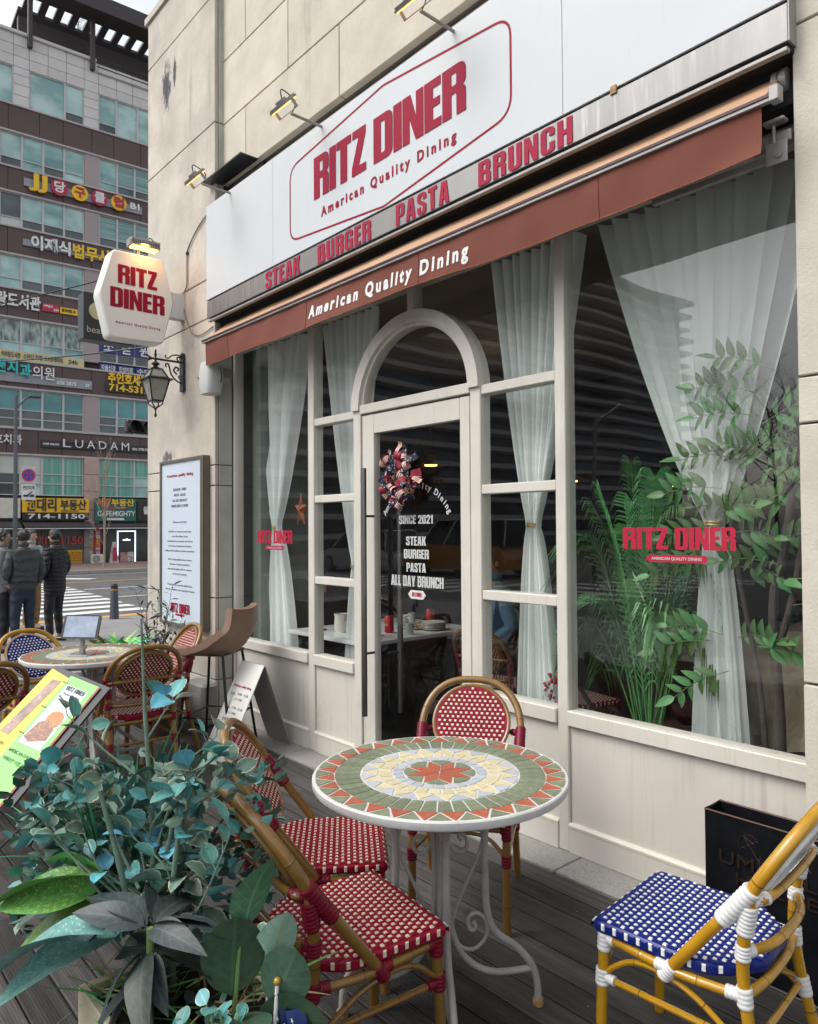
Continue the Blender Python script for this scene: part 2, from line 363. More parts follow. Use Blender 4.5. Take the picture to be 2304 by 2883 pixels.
def text(s, mat, parent, O, R, U, w=None, h=.05, depth=.001, bold=.0, space=1., name='lettering', align='L', shear=0, center=False):
    """typeface lettering from the built-in font, fitted to cap height h (and width w when given)"""
    cu = bpy.data.curves.new('t', 'FONT'); cu.body = s; cu.offset = bold; cu.space_character = space; cu.extrude = depth/2/max(h, .001)*.7; cu.shear = shear
    cu.resolution_u = 3; cu.align_x = {'L': 'LEFT', 'C': 'CENTER'}[align]
    o = bpy.data.objects.new('t', cu); me = bpy.data.meshes.new_from_object(o); bpy.data.objects.remove(o); bpy.data.curves.remove(cu)
    if not len(me.vertices): return None
    xs = [v.co.x for v in me.vertices]; x0, x1 = min(xs), max(xs); ys = [v.co.y for v in me.vertices]
    cap = .73; sy = h/cap; sx = sy if w is None else w/(x1-x0)
    for v in me.vertices:
        v.co.x -= x0 if align == 'L' else (x0+x1)/2
        v.co.z += cu_depth(depth, h)
    place_mesh(me, O, R, U, sx, sy, h/.7); me.materials.append(mat)
    o = bpy.data.objects.new(name, me); COL.objects.link(o)
    if parent is not None: o.parent = parent
    return o
def cu_depth(depth, h): return depth/2/max(h, .001)*.7

# ------------------------------------------------------------- palette
M = {}
M['stone'] = pmat('pier_stucco', (.50, .455, .39), .9, var=.2, scale=2.2, bump=.5, bscale=140, spots=(.40, .36, .335), spotscale=1.7, spotlo=.54, world=True, streak=(.24, .21, .20), slo=.54, sx=7.)
M['stone2'] = pmat('limestone', (.56, .51, .42), .9, var=.14, scale=3, bump=.55, bscale=90, spots=(.46, .41, .33), spotscale=2.6, spotlo=.6, world=True, rnd=.07, streak=(.36, .32, .26), slo=.58, sx=7.)
M['stonerough_shaded'] = pmat('rough_stone_shaded', (.36, .32, .26), .95, var=.3, scale=6, bump=.9, bscale=60, world=True)  # rough recessed stone, darkened: shade of the recess put into its colour
M['stoneR'] = pmat('right_pier_stone', (.54, .50, .42), .9, var=.12, scale=3, bump=.8, bscale=75, world=True, spots=(.42, .38, .32), spotscale=4, spotlo=.64, streak=(.36, .32, .28), slo=.6)
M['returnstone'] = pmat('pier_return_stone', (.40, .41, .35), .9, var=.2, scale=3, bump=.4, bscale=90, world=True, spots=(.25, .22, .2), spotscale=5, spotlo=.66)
M['joint'] = pmat('joint', (.16, .13, .11), .95)
M['cream'] = pmat('cream_frame_paint', (.585, .555, .49), .45, var=.07, scale=3.5, bump=.12, bscale=30, streak=(.38, .34, .28), slo=.55, sx=22., spots=(.46, .43, .37), spotscale=14, spotlo=.63)
M['panelpaint'] = pmat('panel_paint', (.57, .54, .48), .5, var=.07, scale=1.6, bump=.1, bscale=12, spots=(.47, .44, .39), spotscale=2.2, spotlo=.60, streak=(.38, .34, .29), slo=.54, sx=16.)
M['white'] = pmat('sign_white', (.53, .56, .575), .5, var=.03, scale=1.2, spec=.3, streak=(.42, .42, .42), slo=.60, sx=14., spots=(.49, .51, .525), spotscale=1.6, spotlo=.6)
M['steel'] = pmat('brushed_steel', (.24, .235, .23), .55, 1., streak=(.36, .35, .34), slo=.5, sx=40., var=.18, scale=3, stretch=(1, 1, .15), bump=.12, bscale=160)
M['redprint'] = pmat('red_lettering', (.27, .006, .03), .6, var=.06, spec=.15)
M['redprint2'] = pmat('faded_red_lettering', (.33, .018, .05), .6, var=.12, spec=.15)
M['black'] = pmat('black_paint', (.012, .012, .013), .35, var=.2, bump=.1)
M['dark'] = pmat('dark_void', (.01, .01, .01), .9)
M['iron'] = pmat('black_iron', (.015, .016, .018), .42, var=.25, bump=.25, bscale=120)
M['alu'] = pmat('grey_aluminium', (.30, .29, .28), .5, .35, var=.18, scale=14)
M['awn'] = pmat('awning_terracotta', (.165, .050, .032), .9, var=.16, scale=2.2, bump=.25, bscale=400)
M['awntop'] = pmat('awning_top_beige', (.43, .26, .155), .85, var=.12, scale=3, bump=.2, bscale=300)
M['whiteprint'] = pmat('white_lettering', (.72, .72, .70), .5, var=.08, scale=40)
M['glass'] = glassmat('window_glass', tint=(.945, .965, .955), ior=1.78)
M['node'] = pmat('bamboo_node', (.05, .025, .008), .6)
M['glasslamp'] = pmat('frosted_glass', (.30, .31, .26), .25, var=.2, scale=9)
M['sheer'] = pmat('white_curtain', (.86, .90, .875), .8, var=.03, bump=.1, bscale=200)
M['deck'] = pmat('charred_deck', (.048, .044, .042), .62, spec=.3, var=.6, scale=5, stretch=(.35, 5, 5), bump=.5, bscale=30, spots=(.10, .095, .09), spotscale=9, spotlo=.60, rnd=.5, dist=.003)
M['curbstone'] = pmat('granite_curb', (.27, .26, .24), .85, var=.3, scale=120, bump=.5, bscale=160, spots=(.38, .36, .32), spotscale=5, spotlo=.6)
M['asphalt'] = pmat('asphalt', (.10, .10, .10), .9, var=.2, scale=.6, bump=.5, bscale=60, spots=(.14, .14, .14), spotscale=3, spotlo=.55)
M['pave'] = pmat('grey_paving', (.24, .235, .23), .85, var=.16, scale=3, bump=.35, bscale=40, spots=(.18, .18, .175), spotscale=1.5, spotlo=.58)
M['roadpaint'] = pmat('road_paint', (.62, .62, .6), .8, var=.12, scale=9, spots=(.3, .3, .3), spotscale=14, spotlo=.66)
M['yellowpaint'] = pmat('yellow_line_paint', (.55, .30, .06), .8, var=.15, scale=9)
M['bamboo'] = pmat('bamboo_brown', (.20, .105, .022), .30, var=.22, scale=14, stretch=(1, 1, .2), coat=.35, bump=.1, bscale=60)
M['bambooY'] = pmat('bamboo_yellow', (.42, .22, .012), .22, var=.16, scale=14, coat=.45, bump=.08, bscale=60)
M['wred'] = pmat('red_weave', (.235, .007, .028), .34, var=.18, scale=60, spec=.22)
M['wcream'] = pmat('cream_weave', (.66, .58, .42), .4, var=.12, scale=90)
M['wblue'] = pmat('blue_weave', (.006, .018, .16), .3, var=.2, scale=60, spec=.3)
M['wwhite'] = pmat('white_weave', (.74, .74, .72), .35, var=.08, scale=90)
M['bred'] = pmat('red_binding', (.15, .005, .018), .34, var=.15, scale=40, spec=.3)
M['bwhite'] = pmat('white_binding', (.66, .66, .65), .4, var=.1, scale=30)
M['rimbeige'] = pmat('beige_rim', (.48, .32, .18), .5, var=.1)
M['tablewhite'] = pmat('chipped_white_metal', (.55, .55, .53), .5, var=.10, scale=12, bump=.7, bscale=24, spots=(.28, .15, .08), spotscale=9, spotlo=.66)
M['tablegrey'] = pmat('grey_metal_leg', (.33, .32, .30), .42, var=.16, scale=12, bump=.25, bscale=60, spots=(.2, .12, .08), spotscale=9, spotlo=.70)
M['rust'] = pmat('rusty_foot', (.30, .17, .07), .7, var=.5, scale=60, bump=.5)
M['tred'] = pmat('red_tile', (.36, .095, .05), .5, var=.18, scale=45, bump=.2, bscale=90, rnd=.1)
M['tgreen'] = pmat('green_tile', (.165, .19, .12), .5, var=.28, scale=60, bump=.2, bscale=90, rnd=.12, spots=(.25, .27, .19), spotscale=70, spotlo=.58)
M['tgrey'] = pmat('grey_tile', (.40, .42, .45), .5, var=.12, scale=45, bump=.15, bscale=90, rnd=.1)
M['tcream'] = pmat('cream_tile', (.54, .48, .30), .5, var=.12, scale=45, bump=.15, bscale=90, rnd=.08)
M['grout'] = pmat('grout', (.36, .35, .30), .85, var=.2, scale=50)
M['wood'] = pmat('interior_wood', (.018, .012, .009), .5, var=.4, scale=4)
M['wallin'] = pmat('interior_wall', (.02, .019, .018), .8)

def add_soot(m, cx, cz, rx, rz, col=(.06, .06, .065)):
    """sooty scar burnt into the stucco at one place of the wall"""
    t = m.node_tree; b = t.nodes['Principled BSDF']; src = b.inputs['Base Color'].links[0].from_socket
    g = t.nodes.new('ShaderNodeNewGeometry'); mp = nd(t, 'ShaderNodeMapping'); mp.inputs['Location'].default_value = (-cx/rx, 0, -cz/rz); mp.inputs['Scale'].default_value = (1/rx, 0, 1/rz)
    t.links.new(g.outputs['Position'], mp.inputs[0]); ln = t.nodes.new('ShaderNodeVectorMath'); ln.operation = 'LENGTH'; t.links.new(mp.outputs[0], ln.inputs[0])
    n = nd(t, 'ShaderNodeTexNoise', Scale=22., Detail=9., Roughness=.8); m2 = nd(t, 'ShaderNodeMapping'); m2.inputs['Scale'].default_value = (1, 1, .4); t.links.new(g.outputs['Position'], m2.inputs[0]); t.links.new(m2.outputs[0], n.inputs['Vector'])
    q = t.nodes.new('ShaderNodeMath'); q.operation = 'MULTIPLY_ADD'; t.links.new(n.outputs[0], q.inputs[0]); q.inputs[1].default_value = 2.6; t.links.new(ln.outputs['Value'], q.inputs[2])
    t.links.new(mixc(t, ramp(t, q.outputs[0], 2.05, 1.75), src, col), b.inputs['Base Color'])
add_soot(M['stone'], -6.03, 5.22, .13, .30); add_soot(M['stone'], -5.86, 5.26, .05, .20); add_soot(M['stone'], -6.0, 2.06, .16, .07, (.12, .11, .10))

SETTLE = []
def sthing(name, label, cat, base, group=None):
    """thing whose parts are written in world coordinates; its Empty is moved to its base at the end"""
    o = thing(name, label, cat, (0, 0, 0), 0, group); SETTLE.append((o, Vector(base))); return o
X, Y, Z = Vector((1, 0, 0)), Vector((0, 1, 0)), Vector((0, 0, 1))

# ============================================================= SETTING
ZP = -.25     # street level; the deck is 0
b = MB(); b.add([(-420, -420, ZP-.01), (300, -420, ZP-.01), (300, 420, ZP-.01), (-420, 420, ZP-.01)], [(0, 1, 2, 3)]); b.build('ground', M['pave'], kind='structure')
b = MB(); b.add([(-29.5, -300, ZP), (-14.9, -300, ZP), (-14.9, 300, ZP), (-29.5, 300, ZP)], [(0, 1, 2, 3)])
b.build('side_road', M['asphalt'], kind='structure')
b = MB(); b.add([(-14.9, -26, ZP+.001), (60, -26, ZP+.001), (60, -6.2, ZP+.001), (-14.9, -6.2, ZP+.001)], [(0, 1, 2, 3)])
b.build('main_road', M['asphalt'], kind='structure')
# near pavement with low kerb (dropped at the crossing), made of slabs
b = MB(); b.box(-14.9, -6.2, ZP-.01, 8, 2.6, ZP+.012); b.box(-14.9, 2.6, ZP-.01, -6.6, 30, ZP+.012)
pv = b.build('pavement', M['pave'], kind='structure')
# far pavement
b = MB(); b.box(-60, -60, ZP-.02, -29.72, 120, ZP+.12); b.build('far_pavement', pmat('brick_paving', (.22, .15, .13), .85, var=.25, scale=30, bump=.3), kind='structure')
mk = pmat('kerb_granite', (.30, .28, .26), .8, var=.25, scale=40)
km = MB().cbox(-.1, 0, 0, .1, 1.18, .145, .012); k0 = None
kerb = bpy.data.objects.new('kerb', None); COL.objects.link(kerb); tag(kerb, kind='structure')
me = km.mesh('kerb_stone', mk)
for i in range(26):
    o = bpy.data.objects.new('kerb_stone', me); COL.objects.link(o); o.parent = kerb; o.location = (-29.62, -6+i*1.19, ZP)
# painted crossing and lines (y direction is across the picture)
cw = bpy.data.objects.new('road_marking', None); COL.objects.link(cw); tag(cw, kind='structure')
def stripe(x0, y0, x1, y1, wd, m=M['roadpaint'], z=.006, name='stripe'):
    d = Vector((x1-x0, y1-y0, 0)).normalized(); n = Vector((-d.y, d.x, 0))*wd/2; a, c = Vector((x0, y0, ZP+z)), Vector((x1, y1, ZP+z))
    MB().add([a-n, c-n, c+n, a+n], [(0, 1, 2, 3)]).build(name, m, cw)
for i in range(11):      # zebra
    x = -15.75-i*.92; ye = 6.2+.08*i
    stripe(x, ye-4.3, x, ye, .46)
stripe(-26.5, -1.5, -26.1, 6.0, .5); stripe(-28.6, 6.9, -26.4, 8.6, .55)
stripe(-21.9, 6.9, -21.55, 30, .14); stripe(-18.9, 6.6, -18.4, 30, .14); stripe(-25.0, 7.0, -24.3, 34, .16, M['yellowpaint']); stripe(-28.9, 7.5, -28.4, 34, .12)
stripe(-14.55, 1.2, -14.75, 14, .3, M['yellowpaint'], .018)
for i in range(12): stripe(-14-i*.95-.0, -8.0, -14-i*.95, -11.5, .45, z=.008)
for i in range(9): stripe(-13.2, -8.2-i*1.15, -9.6, -8.2-i*1.15, .5, z=.008)

# ---- deck: boards
deck = bpy.data.objects.new('deck', None); COL.objects.link(deck); tag(deck, kind='structure')
pit = .112; boards = []
def board_mesh(L, wd):
    b = MB(); n = 11; c = .003
    prof = []
    for i in range(n):      # shallow ribs run along the board
        y0 = c+(wd-2*c)*i/n; dy = (wd-2*c)/n; prof += [(y0+dy*.1, 0), (y0+dy*.6, 0), (y0+dy*.7, -.0018), (y0+dy*.95, -.0018)]
    prof = [(0, -.025), (0, -c)]+prof+[(wd, -c), (wd, -.025)]
    vs = [(0, y, z) for y, z in prof]+[(L, y, z) for y, z in prof]; m = len(prof)
    fs = [(i, i+m, i+m+1, i+1) for i in range(m-1)]+[tuple(range(m)), tuple(range(2*m-1, m-1, -1))]
    b.add(vs, fs); return b
rnd = random.Random(3); cache = {}
for r in range(34):
    y0 = 2.513-(r+1)*pit; x = -7.9
    offs = [-7.9, -7.9+1.1+((r*1.37) % 2.0), 0, 0]
    cuts = [-7.9]; c_ = -7.9+.7+((r*1.7) % 2.6)
    while c_ < 1.6: cuts.append(c_); c_ += 2.9
    cuts.append(2.0)
    for a, c_ in zip(cuts, cuts[1:]):
        L = round(c_-a-.004, 2)
        if L not in cache: cache[L] = board_mesh(L, pit-.006).mesh('board', M['deck'])
        o = bpy.data.objects.new('board', cache[L]); COL.objects.link(o); o.parent = deck
        o.location = (a, y0, -.0015*rnd.random()); boards.append(o)
b = MB(); b.box(-7.88, -1.28, -.25, 2, 2.50, -.03); b.build('deck_frame', M['dark'], deck)

# ---- granite strip at the foot of the facade
gs = bpy.data.objects.new('kerb_strip', None); COL.objects.link(gs); tag(gs, kind='structure')
xs = [-5.12, -4.125, -3.04, -1.96, -.9]
for a, c_ in zip(xs, xs[1:]): MB().cbox(a+.003, 2.520, -.2, c_-.003, 2.735, .004, .004).build('slab', M['curbstone'], gs)

# ============================================================= RESTAURANT BUILDING
rb = sthing('restaurant_building', 'beige stone building with the diner shopfront and two piers', 'building', (-3, 2.7, ZP))
# cores (dark joints show between the slabs)
b = MB()
b.box(-6.425, 2.585, ZP, -5.135, 6, 5.98); b.box(-.97, 2.585, ZP, .9, 6, 5.98)
b.box(-5.16, 2.68, 4.10, -.97, 6, 5.98)
b.box(-5.135, 2.735, 2.86, -.97, 6, 4.10); b.box(-5.135, 2.735, ZP, -5.128, 6, 2.86)
b.build('wall_core', M['joint'], rb)
def slab(x0, x1, z0, z1, y0, mat, th=.028, name='stone_slab'):
    MB().cbox(x0+.004, y0, z0+.004, x1-.004, y0+th, z1-.004, .0035).build(name, mat, rb)
zs = [ZP, .318, .93, 1.78, 1.935, 3.07, 3.375, 4.555, 5.55, 5.97]
for i, (a, c_) in enumerate(zip(zs, zs[1:])): slab(-6.43, -5.13, a, c_, 2.56, M['stone'])
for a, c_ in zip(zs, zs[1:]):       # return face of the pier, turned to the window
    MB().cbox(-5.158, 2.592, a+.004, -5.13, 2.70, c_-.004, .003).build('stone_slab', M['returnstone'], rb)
zr = [ZP, .318, .934, 1.783, 1.938, 3.11, 4.3, 5.2, 5.97]
for a, c_ in zip(zr, zr[1:]): slab(-.975, .9, a, c_, 2.56, M['stoneR'])
for (a, c_), xs_ in (((5.035, 5.97), [-5.157, -4.787, -3.6, -2.4, -1.2, -.2]), ((4.548, 5.035), [-5.157, -4.206, -3.0, -1.8, -.2]), ((4.09, 4.548), [-5.157, -4.784, -3.622, -2.45, -1.3, -.2])):
    for p, q in zip(xs_, xs_[1:]): slab(p, min(q, -.98), a, c_, 2.63, M['stone2'], .05)
for p, q in zip([-5.13, -4.376, -3.174, -2.0], [-4.376, -3.174, -2.0, -.98]): MB().cbox(p+.003, 2.70, 3.3, q-.003, 2.74, 4.09, .003).build('recess_slab', M['stonerough_shaded'], rb)
MB().box(-6.46, 2.54, 5.972, .9, 6, 6.03).build('coping', M['stone'], rb)
# rooftop housing seen at the top edge
b = MB(); b.cbox(-6.25, 2.9, 6.03, -5.4, 3.8, 6.5, .02); b.cbox(-6.35, 3.0, 6.5, -5.5, 3.9, 6.58, .02); b.build('roof_unit', M['iron'], rb)

# ---- interior shell
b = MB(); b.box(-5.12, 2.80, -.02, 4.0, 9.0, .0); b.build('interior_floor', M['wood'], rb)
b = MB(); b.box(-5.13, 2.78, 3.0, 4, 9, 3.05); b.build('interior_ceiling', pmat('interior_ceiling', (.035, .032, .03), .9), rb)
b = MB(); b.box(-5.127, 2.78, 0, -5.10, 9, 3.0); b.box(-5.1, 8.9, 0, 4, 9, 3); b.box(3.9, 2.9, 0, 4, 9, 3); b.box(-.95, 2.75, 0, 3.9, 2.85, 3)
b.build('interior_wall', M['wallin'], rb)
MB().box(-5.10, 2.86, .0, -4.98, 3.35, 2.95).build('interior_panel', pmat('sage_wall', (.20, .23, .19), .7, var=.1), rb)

# ---- shopfront joinery (frame front y 2.707, glass y 2.735)
YF, YG = 2.707, 2.737
def frame(x0, z0, x1, z1, y0=YF, y1=2.785, name='mullion', mat=None, c=.004): return MB().cbox(x0, y0, z0, x1, y1, z1, c).build(name, mat or M['cream'], rb)
frame(-5.128, .0, -5.100, 2.86)
frame(-4.098, .006, -4.030, 2.86); frame(-3.600, .0, -3.528, 2.19); frame(-2.612, .0, -2.540, 2.19); frame(-2.078, .006, -2.020, 2.86)
frame(-5.13, 2.80, -.97, 2.86, name='header'); frame(-3.095, 2.63, -3.045, 2.80, name='mullion')
frame(-5.10, .565, -4.10, .632, 2.695, name='sill'); frame(-4.03, .565, -3.60, .632, 2.695, name='sill'); frame(-2.54, .565, -2.08, .632, 2.695, name='sill'); frame(-2.02, .565, -.60, .632, 2.695, name='sill')
for z in (1.112, 1.640, 2.143):
    frame(-4.03, z-.024, -3.60, z+.024, 2.712, name='glazing_bar'); frame(-2.54, z-.024, -2.078, z+.024, 2.712, name='glazing_bar')
frame(-3.528, 2.135, -2.612, 2.19, 2.700, name='transom')
# arch over the door
def arch(r0, r1, y0, y1, zc=2.16, xc=-3.07, n=40):
    b = MB(); vs = []; fs = []
    for i in range(n+1):
        a = pi*i/n
        for r, y in ((r0, y0), (r1, y0), (r1, y1), (r0, y1)): vs.append((xc-r*cos(a), y, zc+r*sin(a)*.94))
    for i in range(n):
        for k in range(4): fs.append((i*4+k, i*4+(k+1) % 4, i*4+4+(k+1) % 4, i*4+4+k))
    b.add(vs, fs); return b
a_ = arch(.458, .530, 2.690, 2.785); a_.build('arch_frame', M['cream'], rb, smooth=True, angle=30)
arch(.440, .460, 2.715, 2.775).build('arch_bead', M['cream'], rb, smooth=True, angle=30)
# wainscot panels with moulded base
def wains(x0, x1):
    frame(x0, .13, x1, .565, 2.722, 2.78, 'wainscot_panel', M['panelpaint'], .002)
    frame(x0, .004, x1, .118, 2.702, 2.78, 'base_board', M['panelpaint'], .003)
    MB().prism([(0, 0), (.0, .010), (.012, .018), (.022, .018), (.022, 0)], (x0, 2.700, .117), Y, Z, x1-x0).build('moulding', M['cream'], rb)
for p in ((-5.10, -4.098), (-4.03, -3.60), (-2.54, -2.078), (-2.02, -.60)): wains(*p)
# panes
def pane(x0, z0, x1, z1, y=YG, name='pane', parent=None):
    return MB().box(x0, y, z0, x1, y+.006, z1).build(name, M['glass'], parent or rb)
def pane1(x0, z0, x1, z1, y=YG, parent=None):   # single sheet: light passes one glass surface
    return MB().add([(x0, y, z0), (x1, y, z0), (x1, y, z1), (x0, y, z1)], [(0, 1, 2, 3)]).build('pane', M['glass'], parent or rb)
pane1(-5.10, .632, -4.098, 2.80); pane1(-2.02, .632, -.60, 2.80)
for x0, x1 in ((-4.03, -3.60), (-2.54, -2.078)):
    for z0, z1 in ((.632, 1.088), (1.136, 1.616), (1.664, 2.119)): pane1(x0, z0, x1, z1)
# panes round the arch: outside and inside of the arch
def fan(inner):
    xc, zc, n = -3.07, 2.16, 32; b = MB(); vs = []; fs = []
    if inner:
        vs = [(xc, YG, zc)]+[(xc-.45*cos(pi*i/n), YG, zc+.45*.94*sin(pi*i/n)) for i in range(n+1)]
        fs = [(0, i+2, i+1) for i in range(n)]
    else:
        for i in range(n+1):
            a = pi*i/n; dx, dz = -cos(a), sin(a)
            t = min((.96 if dx > 0 else .96)/max(abs(dx), 1e-6), .64/max(dz, 1e-6)); vs += [(xc+.5*dx, YG, zc+.5*.94*dz), (xc+t*dx, YG, zc+t*dz)]
        fs = [(2*i, 2*i+2, 2*i+3, 2*i+1) for i in range(n)]
    b.add(vs, fs); return b
fan(True).build('pane', M['glass'], rb); fan(False).build('pane', M['glass'], rb)

# ---- door
dr = sthing('glass_door', 'tall cream framed glass door under the arch, long bar handles', 'door', (-3.07, 2.7, 0))
D0, D1 = 2.712, 2.762
MB().cbox(-3.515, D0, .02, -3.405, D1, 2.125, .003).build('stile', M['cream'], dr)
MB().cbox(-2.69, D0, .02, -2.620, D1, 2.125, .003).build('stile', M['cream'], dr)
MB().cbox(-3.404, D0, 2.01, -2.691, D1, 2.124, .003).build('top_rail', M['cream'], dr)
MB().cbox(-3.404, D0, .02, -2.691, D1, .10, .003).build('bottom_rail', M['cream'], dr)
pane1(-3.404, .10, -2.691, 2.01, 2.735, dr)
for y, nm in ((2.635, 0), (2.845, 1)):
    x = -3.405 if nm == 0 else -3.33
    h = MB().tube([(x, y, .36), (x, y, 1.80)], .0165, 16).build('handle', pmat('dark_steel_%d' % nm, (.26, .25, .24), .28, 1.), dr, smooth=True)
    for z in (.72, 1.52): MB().tube([(x, y, z), (x, 2.71 if nm == 0 else 2.76, z)], .007, 8).build('handle_bracket', M['iron'], h)
MB().cbox(-3.53, 2.66, -.001, -2.61, 2.80, .018, .003).build('threshold', M['alu'], dr)

# ============================================================= MAIN SIGN
ms = sthing('fascia_sign', 'long white and steel fascia sign with red RITZ DINER lettering', 'sign', (-3.05, 2.5, 3.03))
for xa, xb in ((-5.155, -4.19), (-4.188, -1.86), (-1.858, -.965)): MB().cbox(xa, 2.50, 3.172, xb, 2.66, 3.885, .0015).build('sign_board', M['white'], ms)
MB().cbox(-5.148, 2.503, 3.034, -.962, 2.665, 3.162, .002).build('steel_band', M['steel'], ms)
MB().box(-5.14, 2.51, 3.16, -.97, 2.65, 3.173).build('shadow_gap', M['dark'], ms)
MB().cbox(-.962, 2.503, 3.034, -.957, 2.665, 3.885, .001).build('end_cap', M['alu'], ms)
MB().cbox(-2.05+.42, 2.497, 3.15, -2.05+.45, 2.503, 3.185, .002).build('clip', M['rust'], ms)
F = (X, Z)
def block(s, x0, x1, z0, z1, y, mat, par, **k): return block_text(s, mat, par, (x0, y, z0), X, Z, x1-x0, z1-z0, **k)
BOLD[0] = .004
block('RITZ', -3.703, -3.192, 3.441, 3.694, 2.4985, M['redprint'], ms); block('DINER', -3.122, -2.420, 3.441, 3.688, 2.4985, M['redprint'], ms)
text('American Quality Dining', M['redprint'], ms, (-3.630, 2.4985, 3.318), X, Z, 1.145, .056, .001, bold=.035, space=1.5)
# rounded hexagon outline
BOLD[0] = .0
hexp = [(-3.05, 3.842), (-2.19, 3.73), (-2.19, 3.29), (-3.05, 3.176), (-3.935, 3.288), (-3.935, 3.73)]
hx = []
C0 = [(-3.04, 3.842, .02), (-2.14, 3.742, .09), (-2.14, 3.30, .09), (-3.04, 3.182, .02), (-3.975, 3.27, .09), (-3.975, 3.735, .09)]
for i, (x, z, r) in enumerate(C0):
    p = Vector((x, z)); a = (Vector(C0[i-1][:2])-p).normalized(); c_ = (Vector(C0[(i+1) % 6][:2])-p).normalized()
    for k in range(7):
        t = k/6; q0, q1 = p+a*r, p+c_*r; hx.append((1-t)**2*q0+2*t*(1-t)*p+t*t*q1)
n = len(hx); vs = []; cen = Vector((-3.05, 3.51))
nrm = []
for i in range(n):
    d = (hx[(i+1) % n]-hx[i-1]).normalized(); nrm.append(Vector((-d.y, d.x)))
for i in range(n):
    for o_ in (-.0058, .0058): q = hx[i]+nrm[i]*o_; vs += [(q.x, 2.4985, q.y)]
MB().add(vs, [(2*i, 2*i+1, (2*i+3) % (2*n), (2*i+2) % (2*n)) for i in range(n)]).build('outline', M['redprint'], ms)
for s_, a, c_ in (('STEAK', -4.284, -3.862), ('BURGER', -3.671, -3.155), ('PASTA', -2.941, -2.540), ('BRUNCH', -2.344, -1.812)):
    block(s_, a, c_, 3.040, 3.152, 2.5012, M['redprint2'], ms, gap=.10)

# black sheet metal housing left above the sign
bh = sthing('metal_housing', 'black sheet metal canopy plate above the left end of the sign', 'housing', (-4.9, 2.6, 3.9))
MB().box(-5.215, 2.488, 4.078, -4.602, 2.628, 4.088).build('plate', M['black'], bh)
MB().box(-5.128, 2.668, 3.89, -4.60, 2.699, 4.077).build('back_plate', M['black'], bh)
MB().box(-5.13, 2.63, 3.7, -5.122, 2.668, 4.077).build('side_plate', M['black'], bh)

# ============================================================= AWNING
aw = sthing('awning', 'rolled-up terracotta awning with beige top and white lettering on its valance', 'awning', (-3, 2.45, 2.64))
MB().cbox(-5.115, 2.495, 3.000, -.962, 2.52, 3.014, .002).build('cover_rail', M['alu'], aw)
MB().box(-5.12, 2.60, 2.875, -.975, 2.70, 3.03).build('dark_interior_back', M['dark'], aw)  # near-black boxes here and below paint the shade inside the awning
MB().box(-5.12, 2.521, 3.014, -.965, 2.70, 3.03).build('dark_interior_top', M['dark'], aw)
rndw = [random.Random(5).uniform(-1, 1) for _ in range(60)]
def fab(u, v):
    x = -5.03+u*4.01; sag = .018*sin(u*9)+.008*sin(u*31)
    y = 2.425+(2.60-2.425)*v; z = 2.832+(2.985-2.832)*v - sag*v*(1.2-v)
    return Vector((x+.012*(1-v)*0, y, z))
MB().grid(fab, 90, 10).build('canopy', M['awntop'], aw, smooth=True)
MB().tube([(-5.02, 2.645, 2.955), (-1.06, 2.645, 2.955)], .036, 18).build('roller', M['awntop'], aw, smooth=True)
MB().lathe([(.03, 0), (.04, .002), (.04, .02), (.034, .022), (.034, .028), (.042, .03), (.042, .05), (.03, .055)], 20, O=(-1.05, 2.61, 2.965), axis=X).build('end_collar', M['alu'], aw, smooth=True, angle=30)
b = MB(); b.cbox(-5.035, 2.402, 2.822, -.955, 2.432, 2.832, .002); b.cbox(-5.03, 2.405, 2.806, -.958, 2.425, 2.820, .002, 0); b.build('front_bar', M['alu'], aw)
MB().box(-5.03, 2.401, 2.8195, -.98, 2.4045, 2.8295).build('bar_slot', pmat('maroon_strip', (.06, .015, .015), .5), aw)
b = MB(); b.cbox(-.985, 2.398, 2.80, -.953, 2.436, 2.85, .003); b.build('end_bracket', M['alu'], aw)
def val(u, v):
    x = -5.0+u*3.985; fl = .012*sin(u*9+1)*v*v+.005*sin(u*29)*v+.002*sin(u*71+3*v)+.012*v*math.exp(-((u-1)/.04)**2)*sin(v*3)
    return Vector((x-.01*v*(1-u)+.0, 2.418+fl, 2.808-v*(.165-.006*sin(u*14)*v)))
MB().grid(val, 110, 6, flip=True).build('valance', M['awn'], aw, smooth=True)
for us in (.085, .335, .585, .845): MB().tube([val(us, k/8)+Vector((0, -.0012, 0)) for k in range(9)], .0011, 4).build('seam', M['bred'], aw)
MB().tube([val(i/110, 1)+Vector((0, 0, .001)) for i in range(111)], .0022, 5).build('hem', pmat('hem_orange', (.30, .08, .04), .9), aw)
at_ = text('American Quality Dining', M['whiteprint'], aw, (-3.642, 2.412, 2.690), X, Z, 1.31, .070, .001, bold=.042, space=1.45, shear=.12)
for v_ in at_.data.vertices:      # the print follows the folds of the cloth
    v_.co.y += val((v_.co.x+5.0)/3.985, min(1, max(0, (2.808-v_.co.z)/.165))).y-.0018-2.412
at_.data.update()
# folding arm brackets at the right end
b = MB(); b.cbox(-1.12, 2.56, 2.735, -.98, 2.60, 2.775, .004); b.cbox(-1.06, 2.53, 2.80, -.99, 2.57, 2.812, .003); b.tube([(-1.03, 2.548, 2.70), (-1.03, 2.548, 2.80)], .006, 8)
b.cbox(-1.055, 2.54, 2.66, -.985, 2.546, 2.735, .002); b.tube([(-1.01, 2.535, 2.69), (-1.01, 2.552, 2.69)], .012, 10); b.cbox(-1.5, 2.575, 2.69, -1.05, 2.60, 2.715, .003)
b.build('folding_arm', M['alu'], aw)

